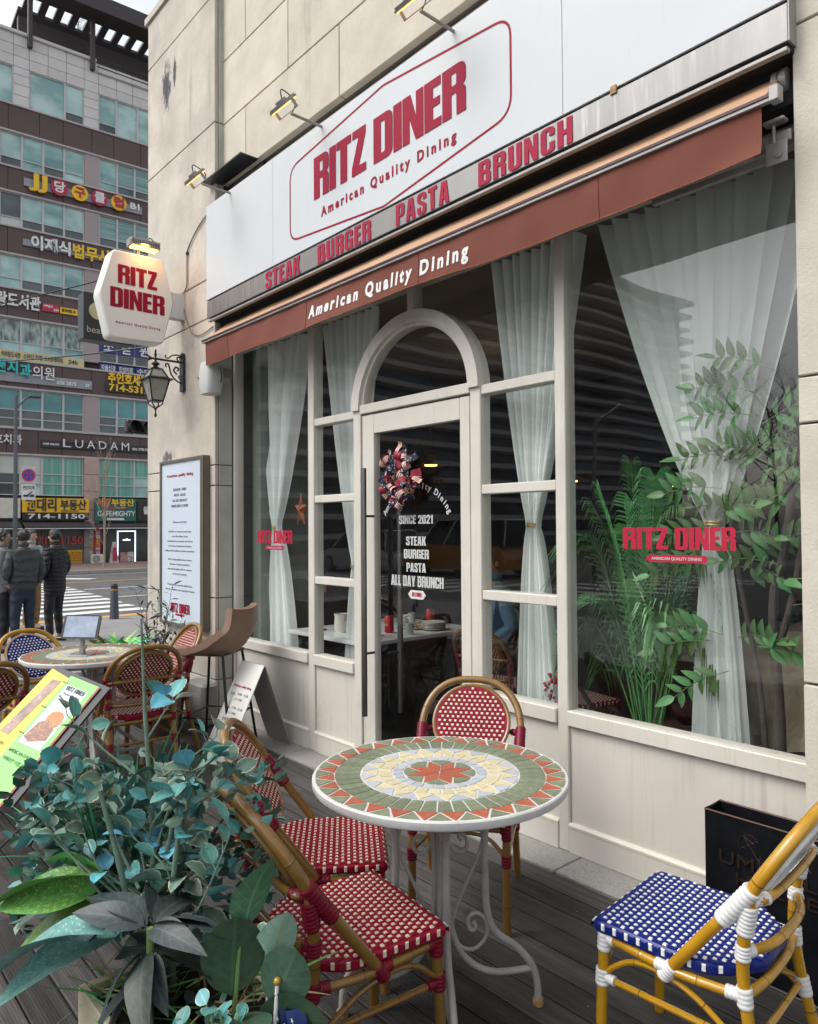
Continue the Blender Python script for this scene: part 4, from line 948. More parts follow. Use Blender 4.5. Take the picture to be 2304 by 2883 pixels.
# ============================================================= MOSAIC TABLES
def make_table(label):
    t = thing('mosaic_table', label, 'table', (0, 0, 0), 0, 'round mosaic terrace tables')
    H = .712; R0 = .383
    MB().lathe([(.0, H-.027), (R0-.02, H-.027), (R0-.003, H-.025), (R0, H-.020), (R0, H-.004), (R0-.003, H-.0005), (R0-.010, H), (R0-.012, H-.0015)], 72).build('rim', M['tablewhite'], t, smooth=True, angle=35)
    MB().lathe([(0, H-.026), (0, H-.0018), (R0-.011, H-.0018), (R0-.011, H-.028)], 72).build('grout_bed', M['grout'], t)
    def tile(poly, mat, angs, jit=0):
        """poly in (x,y); shrunk for the joint; one mesh shared round the ring"""
        c = Vector((sum(p[0] for p in poly)/len(poly), sum(p[1] for p in poly)/len(poly))); g = .0011
        q = []
        n = len(poly); P = [Vector(p) for p in poly]
        for i in range(n):
            a, b_, c_ = P[i-1], P[i], P[(i+1) % n]; d1 = (b_-a).normalized(); d2 = (c_-b_).normalized()
            n1, n2 = Vector((-d1.y, d1.x)), Vector((-d2.y, d2.x)); bi = (n1+n2); bi = bi/max(bi.length_squared, .35)*2 if bi.length > 1e-6 else n1
            q.append(b_+bi*g*.9)
        b = MB(); m = len(q); vs = [(p.x, p.y, H-.003) for p in q]+[(p.x, p.y, H-.0004) for p in q]+[((p-c).x*.985+c.x, (p-c).y*.985+c.y, H+.0004) for p in q]
        b.add(vs, [(i, (i+1) % m, (i+1) % m+m, i+m) for i in range(m)]+[(i+m, (i+1) % m+m, (i+1) % m+2*m, i+2*m) for i in range(m)]+[tuple(range(2*m, 3*m))])
        me = b.mesh('tile', mat)
        for a in angs:
            o = bpy.data.objects.new('tile', me); COL.objects.link(o); o.parent = t; o.rotation_euler = (0, 0, a); o.location = (0, 0, 0)
    def P(r, a): return (r*cos(a), r*sin(a))
    n = 29; da = 2*pi/n; ro, ri = .374, .318
    tile([P(ri, -da*.46), P(ro, 0), P(ri, da*.46)], M['tred'], [i*da for i in range(n)])
    tile([P(ri+.003, da*.5), P(ro, .02), P(ro+.001, da*.5), P(ro, da-.02)], M['tgreen'], [i*da for i in range(n)])
    n = 44; da = 2*pi/n
    tile([P(.240, -da*.455), P(.3155, -da*.475), P(.3165, 0), P(.3155, da*.475), P(.240, da*.455)], M['tgreen'], [i*da for i in range(n)])
    n = 19; da = 2*pi/n
    tile([P(.188, -da*.47), P(.236, 0), P(.188, da*.47)], M['tcream'], [i*da for i in range(n)])
    tile([P(.190, da*.5), P(.234, .03), P(.238, da*.5), P(.234, da-.03)], M['tgrey'], [i*da for i in range(n)])
    n = 29; da = 2*pi/n
    tile([P(.146, -da*.42), P(.184, -da*.42), P(.185, 0), P(.184, da*.42), P(.146, da*.42)], M['tcream'], [i*da+.03 for i in range(n)])
    n = 25; da = 2*pi/n
    tile([P(.112, -da*.44), P(.142, -da*.45), P(.143, 0), P(.142, da*.45), P(.112, da*.44)], M['tgrey'], [i*da for i in range(n)])
    da = 2*pi/8
    tile([(.001, 0), P(.058, -da*.5), P(.107, 0), P(.058, da*.5)], M['tred'], [i*da+.35 for i in range(8)])
    tile([P(.062, da*.5), P(.105, .06), P(.109, da*.25), P(.1095, da*.5), P(.109, da*.75), P(.105, da-.06)], M['tgreen'], [i*da+.35 for i in range(8)])
    # wrought legs
    def rz(pts): return [((px-560)*.000313, (1800-py)*.00038) for px, py in pts]
    S = rz([(765, 470), (745, 450), (740, 430), (765, 425), (800, 440), (820, 480), (815, 520), (780, 555), (740, 560), (690, 540), (645, 480), (630, 410), (650, 340), (700, 290), (780, 275), (860, 290), (920, 340), (960, 400), (975, 470), (950, 550), (900, 650), (800, 830), (710, 1000), (675, 1090), (675, 1180), (700, 1250), (760, 1310), (850, 1335), (930, 1310), (1000, 1240), (1015, 1170), (990, 1100), (930, 1055), (870, 1055), (830, 1090), (825, 1140), (850, 1180), (885, 1180), (900, 1150), (880, 1120)])
    leg = [(.34, .690), (.26, .665), (.19, .635), (.146, .575), (.135, .50), (.136, .40), (.140, .30), (.165, .228), (.230, .178), (.275, .125), (.293, .07), (.296, .012)]
    rod = [(.085, .675), (.045, .62), (.024, .54), (.018, .45), (.018, .33), (.034, .235), (.065, .165), (.115, .122), (.18, .105), (.276, .112)]
    for k in range(4):
        a = rad(53.5+90*k); c_, s_ = cos(a), sin(a)
        def to(p, off=0): return [(r*c_-off*s_, r*s_+off*c_, z) for r, z in p]
        L = MB().tube(cr(to(leg), 5), .0112, 12).build('leg', M['tablegrey'], t, smooth=True)
        MB().tube(cr(to(rod), 5), .0100, 12).build('inner_rod', M['tablegrey'], L, smooth=True)
        MB().tube(cr(to(S), 3), [.0058]*(3*(len(S)-1)+1), 8).build('scroll', M['tablegrey'], L, smooth=True)
        MB().lathe([(.0, 0), (.0165, .001), (.018, .01), (.0165, .020), (.010, .024)], 14, O=(.296*c_, .296*s_, 0)).build('foot_cap', M['rust'], L, smooth=True)
    MB().tube([(0, 0, .30), (0, 0, .69)], .016, 14).build('centre_post', M['tablegrey'], t, smooth=True)
    MB().tube([(.34*cos(2*pi*i/48), .34*sin(2*pi*i/48), .676) for i in range(48)], .007, 8, closed=True).build('top_ring', M['tablegrey'], t, smooth=True)
    return t
t1 = make_table('round mosaic table with a sun pattern in the foreground, between the chairs'); t1.location = (-1.630, 1.546, 0)
dup(t1, (-4.60, 1.485, 0), rad(24), 'round mosaic table further back with a tablet on it')

# tablet on its stand, on the far table
tt = thing('tablet', 'tablet with pale screen propped on a silver stand on the far table', 'tablet', (-4.55, 1.42, .713), rad(42))
Rm = Matrix.Translation((0, 0, .165))@Matrix.Rotation(rad(-20), 4, 'X')
b = MB(); b.prism(rr(-.115, -.07, .115, .07, .012, .012, .012, .012), Rm@Vector((0, 0, 0)), X, (Rm.to_3x3()@Z), .008); b.build('tablet_body', pmat('tablet_black', (.02, .02, .022), .3), tt)
b = MB(); b.prism(rr(-.100, -.062, .098, .062, .002, .002, .002, .002), Rm@Vector((0, -.0085, 0)), X, (Rm.to_3x3()@Z), .0006); b.build('screen', pmat('tablet_screen', (.30, .36, .46), .12, var=.25, scale=14), tt)
b = MB(); b.cbox(-.06, -.05, 0, .06, .07, .005, .002); b.build('stand_base', M['alu'], tt)
b = MB(); b.cbox(-.014, -.005, .005, .014, .02, .05, .003); b.cbox(-.010, -.004, .045, .010, .022, .10, .003); b.tube([(-.02, .01, .045), (.02, .01, .045)], .011, 12); b.build('stand_neck', M['alu'], tt)
b = MB(); b.cbox(-.075, -.026, .094, -.03, -.006, .105, .002); b.cbox(.03, -.026, .094, .075, -.006, .105, .002); b.cbox(-.07, -.01, .10, .07, .01, .104, .001); b.build('stand_lip', M['alu'], tt)

# ============================================================= MENU BOARD on a music stand
# corners found on their real plane: reading board about 0.7 m up, between planter and far table
mA, mB, mC = Vector((-3.85, 1.08, .79)), Vector((-3.56, 1.23, .71)), Vector((-3.48, .93, .43))
Rr_ = (mB-mA).normalized(); Uu = -(mC-mB); Uu = (Uu-Rr_*Uu.dot(Rr_)).normalized(); Nn = Rr_.cross(Uu)
mb = sthing('menu_stand', 'black tilted menu stand holding a yellow and a green menu page', 'menu stand', (-3.6, .95, 0))
O0 = mA-Uu*.62      # lower left
MB().prism([(0, 0), (.35, 0), (.35, .62), (0, .62)], O0, Rr_, Uu, -.012).build('board', pmat('board_black', (.02, .022, .026), .5), mb)
MB().prism([(-.02, -.02), (.13, -.02), (.13, .585), (.0, .60)], O0+Nn*.001, Rr_, Uu, .003).build('yellow_page', pmat('yellow_page', (.62, .47, .02), .45, var=.05), mb)
MB().prism([(.125, -.02), (.30, -.02), (.30, .60), (.125, .60)], O0+Nn*.005, Rr_, Uu, .003).build('green_page', pmat('green_page', (.16, .62, .08), .4, var=.05), mb)
MB().prism([(.302, -.02), (.31, -.02), (.31, .60), (.302, .60)], O0+Nn*.004, Rr_, Uu, .004).build('red_spine', pmat('red_spine', (.35, .03, .02), .5), mb)
def ph(x, y): return O0+Rr_*x+Uu*y+Nn*.0092
MB().prism([(.145, .24), (.275, .24), (.275, .555), (.145, .555)], O0+Nn*.0082, Rr_, Uu, .0008).build('photo_print', pmat('photo_print', (.48, .55, .58), .4, var=.08), mb)
mbg = pmat('printed_bun', (.50, .16, .025), .45, var=.35, scale=30); mmt = pmat('printed_filling', (.16, .035, .012), .4, var=.8, scale=60, spots=(.45, .20, .02), spotscale=70, spotlo=.5)
MB().prism([(.245+.05*cos(a/10*2*pi)*.9-.02, .385+.045*sin(a/10*2*pi)) for a in range(10)], ph(0, 0), Rr_, Uu, .0006).build('print', mbg, mb)
MB().prism([(.150, .27), (.19, .255), (.265, .29), (.26, .345), (.20, .375), (.165, .35)], ph(0, 0)+Nn*.0003, Rr_, Uu, .0006).build('print', mmt, mb)
MB().prism([(.02, .25), (.07, .25), (.10, .56), (.05, .55)], O0+Nn*.0045, Rr_, Uu, .0006).build('print', pmat('printed_photo', (.22, .12, .09), .4, var=.8, scale=16, spots=(.5, .4, .25), spotscale=12, spotlo=.55), mb)
block_text('RITZ DINER', inkd, mb, ph(.155, .53), Rr_, Uu, .11, .022, depth=.0005, name='print')
text('American Quality Dining', inkd, mb, ph(.160, .508), Rr_, Uu, .10, .009, .0004, bold=.02, name='print')
b = MB(); b.prism([(.150, .497), (.21, .478), (.27, .497), (.27, .491), (.21, .471), (.150, .491)], ph(0, 0), Rr_, Uu, .0005); b.build('print', inkd, mb)
text('AMERICAN DOUBLE', inkd, mb, ph(.135, .19), Rr_, Uu, .15, .016, .0004, name='print'); text('아메리칸 더블 버거', inkd, mb, ph(.14, .15), Rr_, Uu, .14, .016, .0004, name='print')
for i, s_ in enumerate(('AVOCADO', 'SALAD', '12,900')): text(s_, inkd, mb, ph(.01, .20-.04*i)-Nn*.004, Rr_, Uu, .075, .014, .0004, name='print')
for y in (.56, .42, .28): MB().tube([ph(.112, y), ph(.140, y)], .003, 6).build('ring', pmat('brass_ring', (.3, .2, .08), .4, .8), mb)
ctr = O0+Rr_*.175+Uu*.30-Nn*.015
MB().tube([ctr, ctr-Nn*.05, (ctr.x-.04, ctr.y+.05, .02)], .009, 8).build('pole', M['black'], mb)
for k in range(3):
    a = rad(120*k+20); MB().tube([(ctr.x-.04, ctr.y+.05, .18), (ctr.x-.04+.2*cos(a), ctr.y+.05+.2*sin(a), .01)], .006, 6).build('leg', M['black'], mb)

# ============================================================= BAR STOOL
bs_ = thing('bar_stool', 'tall bar stool with brown leather bucket seat on black metal legs', 'stool', (-4.60, 2.31, 0), rad(36))
leather = pmat('brown_leather', (.24, .145, .10), .5, var=.16, scale=8, bump=.3, bscale=70)
def shell(u, v):   # u: front(-x) -> up the back(+x); v across
    y = (v-.5)*.45
    prof = [(-.22, .668), (-.18, .660), (-.10, .648), (.02, .640), (.09, .652), (.145, .70), (.165, .77), (.18, .85), (.19, .925)]
    f = u*(len(prof)-1); i = min(int(f), len(prof)-2); t_ = f-i; x = prof[i][0]*(1-t_)+prof[i+1][0]*t_; z = prof[i][1]*(1-t_)+prof[i+1][1]*t_
    e = abs(2*v-1)**2.2; lift = .11*math.exp(-((u-.52)/.22)**2)*e; wd = 1.0-.16*max(0, u-.6)/.4-.1*max(0, .15-u)/.15
    return Vector((x-.05*e*max(0, u-.5)*1.2, y*wd, z+lift+.012*e))
b = MB(); nu, nv = 28, 18; b.grid(shell, nu, nv)
def shell2(u, v):
    p = shell(u, v); q = shell(min(u+.01, 1), v)-shell(max(u-.01, 0), v); q.normalize(); nrm_ = Vector((q.z, 0, -q.x))
    return p+nrm_*.045
b.grid(shell2, nu, nv, flip=True)
K = (nu+1)*(nv+1); idx = lambda i, j: i*(nv+1)+j
for i in range(nu):
    for j in (0, nv): b.f.append((idx(i, j), idx(i+1, j), K+idx(i+1, j), K+idx(i, j))); b.m.append(0)
for j in range(nv):
    for i in (0, nu): b.f.append((idx(i, j), idx(i, j+1), K+idx(i, j+1), K+idx(i, j))); b.m.append(0)
b.build('seat_shell', leather, bs_, smooth=True, angle=70)
MB().tube([(-.16, -.15, .632), (.12, -.15, .626), (.12, .15, .626), (-.16, .15, .632)], .008, 8, closed=True).build('seat_frame', M['black'], bs_)
ft = [(-.19, -.20), (.19, -.20), (.19, .20), (-.19, .20)]; tp = [(-.13, -.14), (.11, -.14), (.11, .14), (-.13, .14)]
for (fx, fy), (tx, ty) in zip(ft, tp): MB().tube([(tx, ty, .632), (fx, fy, 0)], .0095, 10).build('leg', M['black'], bs_, smooth=True)
ring = [(fx*.82, fy*.84, .215) for fx, fy in ft]
MB().tube(ring, .007, 8, closed=True).build('footrest', M['black'], bs_)

# ============================================================= A-FRAME BOARD
af = sthing('sandwich_board', 'small worn white sandwich board with opening hours by the wainscot', 'sign board', (-4.35, 2.42, 0))
afw = pmat('worn_white_board', (.66, .65, .60), .5, var=.07, scale=6, spots=(.30, .28, .25), spotscale=9, spotlo=.68)
aT = Vector((-4.43, 2.405, .575)); aR = Vector((1, .03, .0)).normalized(); aW = .275
fb = Vector((-4.46, 2.14, .005)); uF = (aT-fb).normalized(); LF = (aT-fb).length
MB().prism([(0, 0), (aW, 0), (aW, LF), (0, LF)], fb, aR, uF, .006).build('front_board', afw, af)
bb = Vector((-4.53, 2.655, .008)); uB = (aT-bb).normalized(); LB = (aT-bb).length
MB().prism([(0, 0), (aW, 0), (aW, LB), (0, LB)], bb, aR, uB, -.006).build('back_board', pmat('board_back_grey', (.30, .29, .28), .6, var=.15, spots=(.16, .15, .14), spotscale=12, spotlo=.66), af)
def at_(x, y): return fb+aR*x+uF*y+aR.cross(uF)*.0065
T_ = lambda s_, x, y, w_, h_, m_=inkd, bo=.01: text(s_, m_, af, at_(x, y), aR, uF, w_, h_, .0004, bold=bo, name='print')
T_('American quality dining', .03, .462, .215, .016, M['redprint'], .03)
T_('Lunch', .03, .408, .060, .016); T_('10:00 - 15:30', .115, .412, .125, .016); T_('L.O 15:00', .105, .378, .085, .016)
T_('Dinner', .025, .318, .065, .016); T_('17:30 - 21:30', .11, .322, .13, .016); T_('L.O 20:45', .10, .288, .085, .016)
T_('정기휴무 일요일', .055, .24, .125, .018); T_('Sun off', .07, .205, .075, .016)
block_text('RITZ DINER', M['redprint'], af, at_(.06, .05), aR, uF, .15, .030, name='print')

# ============================================================= UMBRELLA BIN
ub = sthing('umbrella_bin', 'tall black metal umbrella holder embossed with umbrellas, against the wainscot', 'umbrella holder', (-.98, 2.47, 0))
ubm = pmat('blackened_steel', (.012, .013, .017), .35, .5, var=.5, scale=9, bump=.2, bscale=60)
def bin_(x0, y0, x1, y1, z1, nm):
    b = MB(); th = .004
    for q in ((x0, y0, x1, y0+th), (x0, y1-th, x1, y1), (x0, y0+th, x0+th, y1-th), (x1-th, y0+th, x1, y1-th)): b.box(q[0], q[1], .005, q[2], q[3], z1)
    b.box(x0, y0, .0, x1, y1, .006); b.build(nm, ubm, ub)
    cu_ = pmat('copper_edge', (.07, .038, .03), .5, .6)
    b = MB(); b.tube([(x0, y0, z1), (x1, y0, z1), (x1, y1, z1), (x0, y1, z1)], .0035, 6, closed=True); b.build('rolled_edge', cu_, ub)
bin_(-1.235, 2.405, -.72, 2.515, .495, 'bin_body'); bin_(-1.285, 2.52, -.80, 2.60, .235, 'low_tray')
em = pmat('embossed_copper', (.045, .026, .024), .45, .6)
def stroke(pts, r=.0028): return [(x, 2.4035, z) for x, z in pts]
def umb(cx, cz, a):
    ca, sa = cos(a), sin(a); f = lambda x, z: (cx+x*ca-z*sa, cz+x*sa+z*ca)
    b = MB(); b.tube(stroke([f(.035*cos(k/10*pi), .035*sin(k/10*pi)) for k in range(11)]), .0016, 5)
    sc = []
    for k in range(4):
        for q in range(5): t_ = q/4; sc.append(f(-.035+.0175*(k+t_), .006*sin(pi*t_)))
    b.tube(stroke(sc), .0016, 5); b.tube(stroke([f(0, .03), f(0, -.04), f(.005, -.048), f(.012, -.045), f(.013, -.038)]), .0018, 5)
    for k in (-1, 0, 1): b.tube(stroke([f(0, .034), f(k*.0175, .002)]), .0010, 5)
    b.build('embossing', em, ub)
umb(-1.085, .415, rad(35)); umb(-.93, .405, rad(-30))
text('UMBRELLA', em, ub, (-1.185, 2.4035, .335), X, Z, .40, .045, .004); text('HOLDER', em, ub, (-1.13, 2.4035, .28), X, Z, .30, .04, .004)

# ============================================================= DECALS ON GLASS
def decal(label, loc): return sthing('window_lettering', label, 'lettering', loc, 'vinyl lettering on the shop glass')
vr = pmat('red_vinyl', (.42, .008, .04), .35, var=.04); vw = pmat('frosted_vinyl', (.50, .51, .50), .6, var=.1, scale=30)
d1 = decal('red RITZ DINER vinyl lettering on the large right window', (-1.5, 2.73, 1.3))
block_text('RITZ', vr, d1, (-1.748, 2.7355, 1.356), X, Z, .205, .09, depth=.0008); block_text('DINER', vr, d1, (-1.512, 2.7355, 1.356), X, Z, .245, .088, depth=.0008)
MB().prism(rr(-1.638, 1.305, -1.378, 1.334, .013, .013, .013, .013), (0, 2.7345, 0), X, Z, -.0008).build('badge', vr, d1)
text('AMERICAN QUALITY DINING', vw, d1, (-1.615, 2.7330, 1.314), X, Z, .215, .012, .0004, bold=.02)
d2 = decal('small red RITZ DINER vinyl lettering on the left window', (-4.6, 2.73, 1.3))
block_text('RITZ', vr, d2, (-4.805, 2.7355, 1.345), X, Z, .195, .092, depth=.0008); block_text('DINER', vr, d2, (-4.58, 2.7355, 1.345), X, Z, .243, .092, depth=.0008)
MB().prism(rr(-4.693, 1.30, -4.446, 1.329, .012, .012, .012, .012), (0, 2.7345, 0), X, Z, -.0008).build('badge', vr, d2)
text('AMERICAN QUALITY DINING', vw, d2, (-4.67, 2.7330, 1.309), X, Z, .20, .012, .0004, bold=.02)
d3 = decal('white lettering on the door: SINCE 2021, STEAK, BURGER, PASTA, ALL DAY BRUNCH', (-3.06, 2.73, 1.3))
for s_, a, c_, z0, z1 in (('SINCE 2021', -3.203, -2.921, 1.472, 1.520), ('STEAK', -3.143, -2.976, 1.351, 1.402), ('BURGER', -3.162, -2.955, 1.278, 1.329), ('PASTA', -3.141, -2.980, 1.203, 1.254), ('ALL DAY BRUNCH', -3.276, -2.840, 1.122, 1.182)):
    block_text(s_, vw, d3, (a, 2.7335, z0), X, Z, c_-a, z1-z0, depth=.0006, gap=.05)
arcs = 'American Quality Dining'
for i, ch in enumerate(arcs):
    if ch == ' ': continue
    a = rad(148-116*i/(len(arcs)-1)); r_ = .30; c_ = Vector((-3.058, 2.7335, 1.372))
    R_ = Vector((sin(a), 0, -cos(a))); U_ = Vector((cos(a), 0, sin(a)))
    text(ch, vw, d3, c_+U_*r_*Vector((1, 0, .75)).length/1.25, R_, U_, None, .034, .0005, bold=.03, align='C')
MB().prism([(-.074, 0), (-.05, .024), (.05, .024), (.074, 0), (.05, -.024), (-.05, -.024)], (-3.055, 2.734, 1.078), X, Z, .0006).build('badge', pmat('white_sticker', (.6, .6, .6), .5), d3)
block_text('RITZ DINER', vr, d3, (-3.095, 2.7325, 1.068), X, Z, .080, .022, depth=.0004)

# ============================================================= WREATH
wr = thing('ribbon_wreath', 'wreath of red, striped and starred ribbon loops hanging on the door glass', 'wreath', (-3.135, 2.70, 1.735))
rrm = pmat('ribbon_red', (.26, .012, .03), .6)
def stripem(name, a, b_, sc, dots=False):
    m, t_, bs = newmat(name); tc = t_.nodes.new('ShaderNodeTexCoord'); w_ = nd(t_, 'ShaderNodeTexWave', Scale=sc) if not dots else nd(t_, 'ShaderNodeTexVoronoi', Scale=sc)
    t_.links.new(tc.outputs['UV'] if False else tc.outputs['Generated' if not dots else 'Object'], w_.inputs['Vector'])
    o_ = w_.outputs[0]; c = mixc(t_, ramp(t_, o_, .45, .5) if not dots else ramp(t_, o_, .30, .26), a, b_); t_.links.new(c, bs.inputs['Base Color']); bs.inputs['Roughness'].default_value = .6; return m
rs = stripem('ribbon_stripes', (.30, .02, .04), (.60, .52, .40), 6.5); rn = stripem('ribbon_navy_dots', (.012, .016, .05), (.6, .56, .48), 85, True)
rw_ = random.Random(11); rcr = pmat('ribbon_cream', (.68, .60, .48), .6)
for k in range(66):
    a = 2*pi*k/66*3.0+rw_.uniform(-.2, .2); R_ = rw_.uniform(.045, .135); cx, cz = R_*cos(a)*1.05, R_*sin(a)*1.1
    L = rw_.uniform(.038, .055); wd = rw_.uniform(.015, .021); th = rw_.uniform(0, 2*pi); oy = rw_.uniform(-.055, -.01); tl = rw_.uniform(-.6, .6)
    mat = (rrm, rs, rs, rn, rn)[k % 5]; pts = []
    n = 12; b = MB(); vs = []
    for i in range(n+1):
        f = 2*pi*i/n*.82; px = L*.9*(1-cos(f))*.55; pz = L*.55*sin(f)
        for s_ in (-1, 1):
            p = Vector((px, s_*wd, pz)); p.rotate(Matrix.Rotation(rad(90), 3, 'X')@Matrix.Rotation(tl, 3, 'X')); p.rotate(Matrix.Rotation(-th, 3, 'Y')); vs.append(p+Vector((cx, oy, cz)))
    if k % 3 == 0:      # a cut tail instead of a loop
        vs = []
        for i in range(n+1):
            f = i/n
            for s_ in (-1, 1):
                p = Vector((.075*f, s_*wd*(.7+.3*f), .012*sin(f*6))); p.rotate(Matrix.Rotation(tl, 3, 'X')); p.rotate(Matrix.Rotation(rad(80), 3, 'X')); p.rotate(Matrix.Rotation(-a, 3, 'Y')); vs.append(p+Vector((cx, oy, cz)))
    if mat is rs:
        cols = 7; vv = []
        for i in range(n+1):
            for c in range(cols+1): vv.append(vs[2*i].lerp(vs[2*i+1], c/cols))
        for i in range(n):
            for c in range(cols): k_ = i*(cols+1)+c; b.add([vv[k_], vv[k_+1], vv[k_+cols+2], vv[k_+cols+1]], [(0, 1, 2, 3)], c % 2)
        b.build('ribbon', [rrm, rcr], wr, smooth=True)
    else: b.add(vs, [(2*i, 2*i+1, 2*i+3, 2*i+2) for i in range(n)]); b.build('ribbon', mat, wr, smooth=True)
MB().tube([(.01*cos(2*pi*i/16)+.03, -.01, .16+.018*sin(2*pi*i/16)) for i in range(16)], .0012, 5, closed=True).build('wire_loop', M['rust'], wr)

# wire star in the left window
st_ = sthing('wire_star', 'orange woven wire star hanging inside the left window', 'ornament', (-4.33, 2.78, 1.57))
b = MB(); pts = []
for k in range(10):
    r_ = (.12 if k % 2 == 0 else .045); a = rad(90+36*k); pts.append((-4.325+r_*cos(a)*.62, 2.80, 1.575+r_*sin(a)))
fr, bk = (-4.325, 2.775, 1.575), (-4.325, 2.825, 1.575)
for q in (fr, bk): b.add([q]+pts, [(0, i+1, (i+1) % 10+1) for i in range(10)])
b.build('star_body', pmat('orange_wire_net', (.20, .06, .02), .6, var=.9, scale=140), st_)
b = MB()
for i in range(10): b.tube([fr, pts[i]], .0015, 4); b.tube([pts[i], pts[(i+1) % 10]], .0015, 4)
for i in range(10):
    for s_ in (.25, .45, .65, .85):
        b.tube([Vector(fr).lerp(Vector(pts[i]), s_), Vector(fr).lerp(Vector(pts[(i+1) % 10]), s_)], .001, 4)
b.build('star_wire', pmat('orange_wire', (.45, .12, .03), .5), st_)
MB().tube([(-4.325, 2.80, 1.69), (-4.325, 2.80, 2.80)], .0006, 4).build('thread', M['black'], st_)

# ============================================================= CURTAINS
def curtain(label, cx_top, w_top, cx_tie, cx_bot, w_bot, ztie=1.46, zt=2.92, zb=.50, y=2.95, folds=11, seed=1, skew=0):
    t = sthing('curtain', label, 'curtain', (cx_tie, y, zb), 'sheer white curtains gathered with gold ties')
    rg = random.Random(seed); ph_ = [rg.uniform(0, 6.28) for _ in range(4)]
    wt = .052
    def fn(u, v):      # v 0 bottom .. 1 top
        z = zb+(zt-zb)*v
        if z >= ztie:
            f = (z-ztie)/(zt-ztie); e = f**.78; w_ = wt+(w_top-wt)*e; cx = cx_tie+(cx_top-cx_tie)*f**.85
        else:
            f = (ztie-z)/(ztie-zb); e = f**.55; w_ = wt+(w_bot-wt)*e; cx = cx_tie+(cx_bot-cx_tie)*e
        s_ = u-.5; amp = .012+.030*min(1, w_/.6)
        yy = y+amp*sin(2*pi*folds*u+ph_[0]+.4*sin(3*v))+.010*sin(2*pi*folds*.37*u+ph_[1])+.004*sin(2*pi*folds*2.3*u+ph_[2]+2*v)
        x = cx+w_*(s_+.018*sin(2*pi*folds*u+ph_[3]))
        return Vector((x, yy, z))
    MB().grid(fn, 150, 46).build('drape', M['sheer'], t, smooth=True)
    b = MB()
    for k in (-1, 1): b.tube([(cx_tie+.034*cos(2*pi*i/20), y+.034*sin(2*pi*i/20), ztie+k*.006+.002*sin(i)) for i in range(20)], .004, 6, closed=True)
    b.build('tie_back', M.setdefault('gold', pmat('gold_cord', (.42, .26, .05), .4, .3)), t, smooth=True)
    return t
curtain('sheer curtain in the far left window, above the small red lettering', -4.88, .84, -4.905, -4.83, .38, folds=9, seed=1)
curtain('sheer curtain left of the door, partly behind the arch frame', -3.95, .66, -3.90, -3.93, .20, ztie=1.2, folds=8, seed=2)
curtain('narrow sheer curtain right of the door with a gold tie', -2.37, .60, -2.40, -2.38, .27, folds=9, seed=3)
curtain('wide sheer curtain in the large right window behind the leafy tree', -1.52, 1.00, -1.455, -1.45, .24, folds=12, seed=4)
M_ = MB().cbox(-5.08, 2.93, 2.93, .5, 2.97, 2.955, .003).build('curtain_rail', M['alu'], rb)

# ============================================================= INTERIOR FURNITURE
it = sthing('dining_table', 'white-topped dining table inside behind the door, laid with dishes', 'table', (-4.2, 3.4, 0))
MB().cbox(-4.62, 2.88, .69, -3.73, 3.95, .718, .004).build('table_top', pmat('white_laminate', (.60, .62, .62), .3), it)
MB().cbox(-4.25, 3.2, .02, -4.15, 3.5, .69, .004).build('pedestal', M['black'], it)
it2 = sthing('dining_table', 'dark dining table inside behind the right side window', 'table', (-1.9, 4.2, 0))
MB().cbox(-2.5, 3.9, .69, -1.2, 4.6, .72, .004).build('table_top', pmat('grey_laminate', (.30, .29, .28), .4), it2); MB().cbox(-1.95, 4.2, .02, -1.8, 4.35, .69).build('pedestal', M['black'], it2)
def cup(name, label, cat, x, y, prof, mat, z=.718, handle=None, group='dishes on the table inside'):
    t = sthing(name, label, cat, (x, y, z), group); MB().lathe(prof, 22, O=(x, y, z)).build('body', mat, t, smooth=True, angle=40)
    if handle: MB().tube(cr([(x+handle, y, z+.075), (x+handle+.028, y, z+.07), (x+handle+.03, y, z+.035), (x+handle, y, z+.025)], 5), .005, 6).build('handle', mat, t, smooth=True)
    return t
por = pmat('porcelain', (.62, .60, .52), .25)
mg = cup('mug', 'cream diner mug beside the soda cans on the inside table', 'mug', -4.12, 3.55, [(0, 0), (.035, 0), (.04, .01), (.042, .09), (.038, .09), (.036, .015), (0, .012)], por, handle=.04)
text('DINER', inkd, mg, (-4.15, 3.507, .753), X, Z, .05, .014, .0005)
can = cup('soda_can', 'red soda can on the inside table, nearest the glass', 'can', -3.98, 3.30, [(0, 0), (.026, 0), (.033, .008), (.033, .105), (.027, .118), (0, .117)], pmat('can_red', (.42, .01, .015), .3, .3))
text('Coca-Cola', M['whiteprint'], can, (-4.008, 3.266, .77), X, Z, .055, .016, .0006, shear=.3)
cup('soda_can', 'second red soda can further back on the inside table', 'can', -4.10, 3.80, [(0, 0), (.026, 0), (.033, .008), (.033, .105), (.027, .118), (0, .117)], pmat('can_red2', (.40, .01, .015), .3, .3))
cup('jug', 'white jug on the inside table left of the door', 'jug', -4.24, 3.08, [(0, 0), (.045, 0), (.055, .03), (.05, .11), (.055, .13), (.05, .13), (.045, .02), (0, .01)], por, handle=.05)
pl = sthing('plate_stack', 'stack of white plates at the right end of the inside table', 'plates', (-3.85, 3.6, .718), 'dishes on the table inside')
for k in range(5): MB().lathe([(0, 0), (.05, 0), (.09, .012), (.088, .015), (.05, .004), (0, .004)], 28, O=(-3.87, 3.62, .719+k*.011)).build('plate', por, pl, smooth=True)
pl2 = sthing('plate_of_food', 'plate with food beside the mug inside', 'plate', (-3.9, 3.4, .718), 'dishes on the table inside')
MB().lathe([(0, 0), (.06, 0), (.10, .014), (.098, .017), (.06, .005), (0, .005)], 28, O=(-4.02, 3.46+.1, .719)).build('plate', por, pl2, smooth=True)
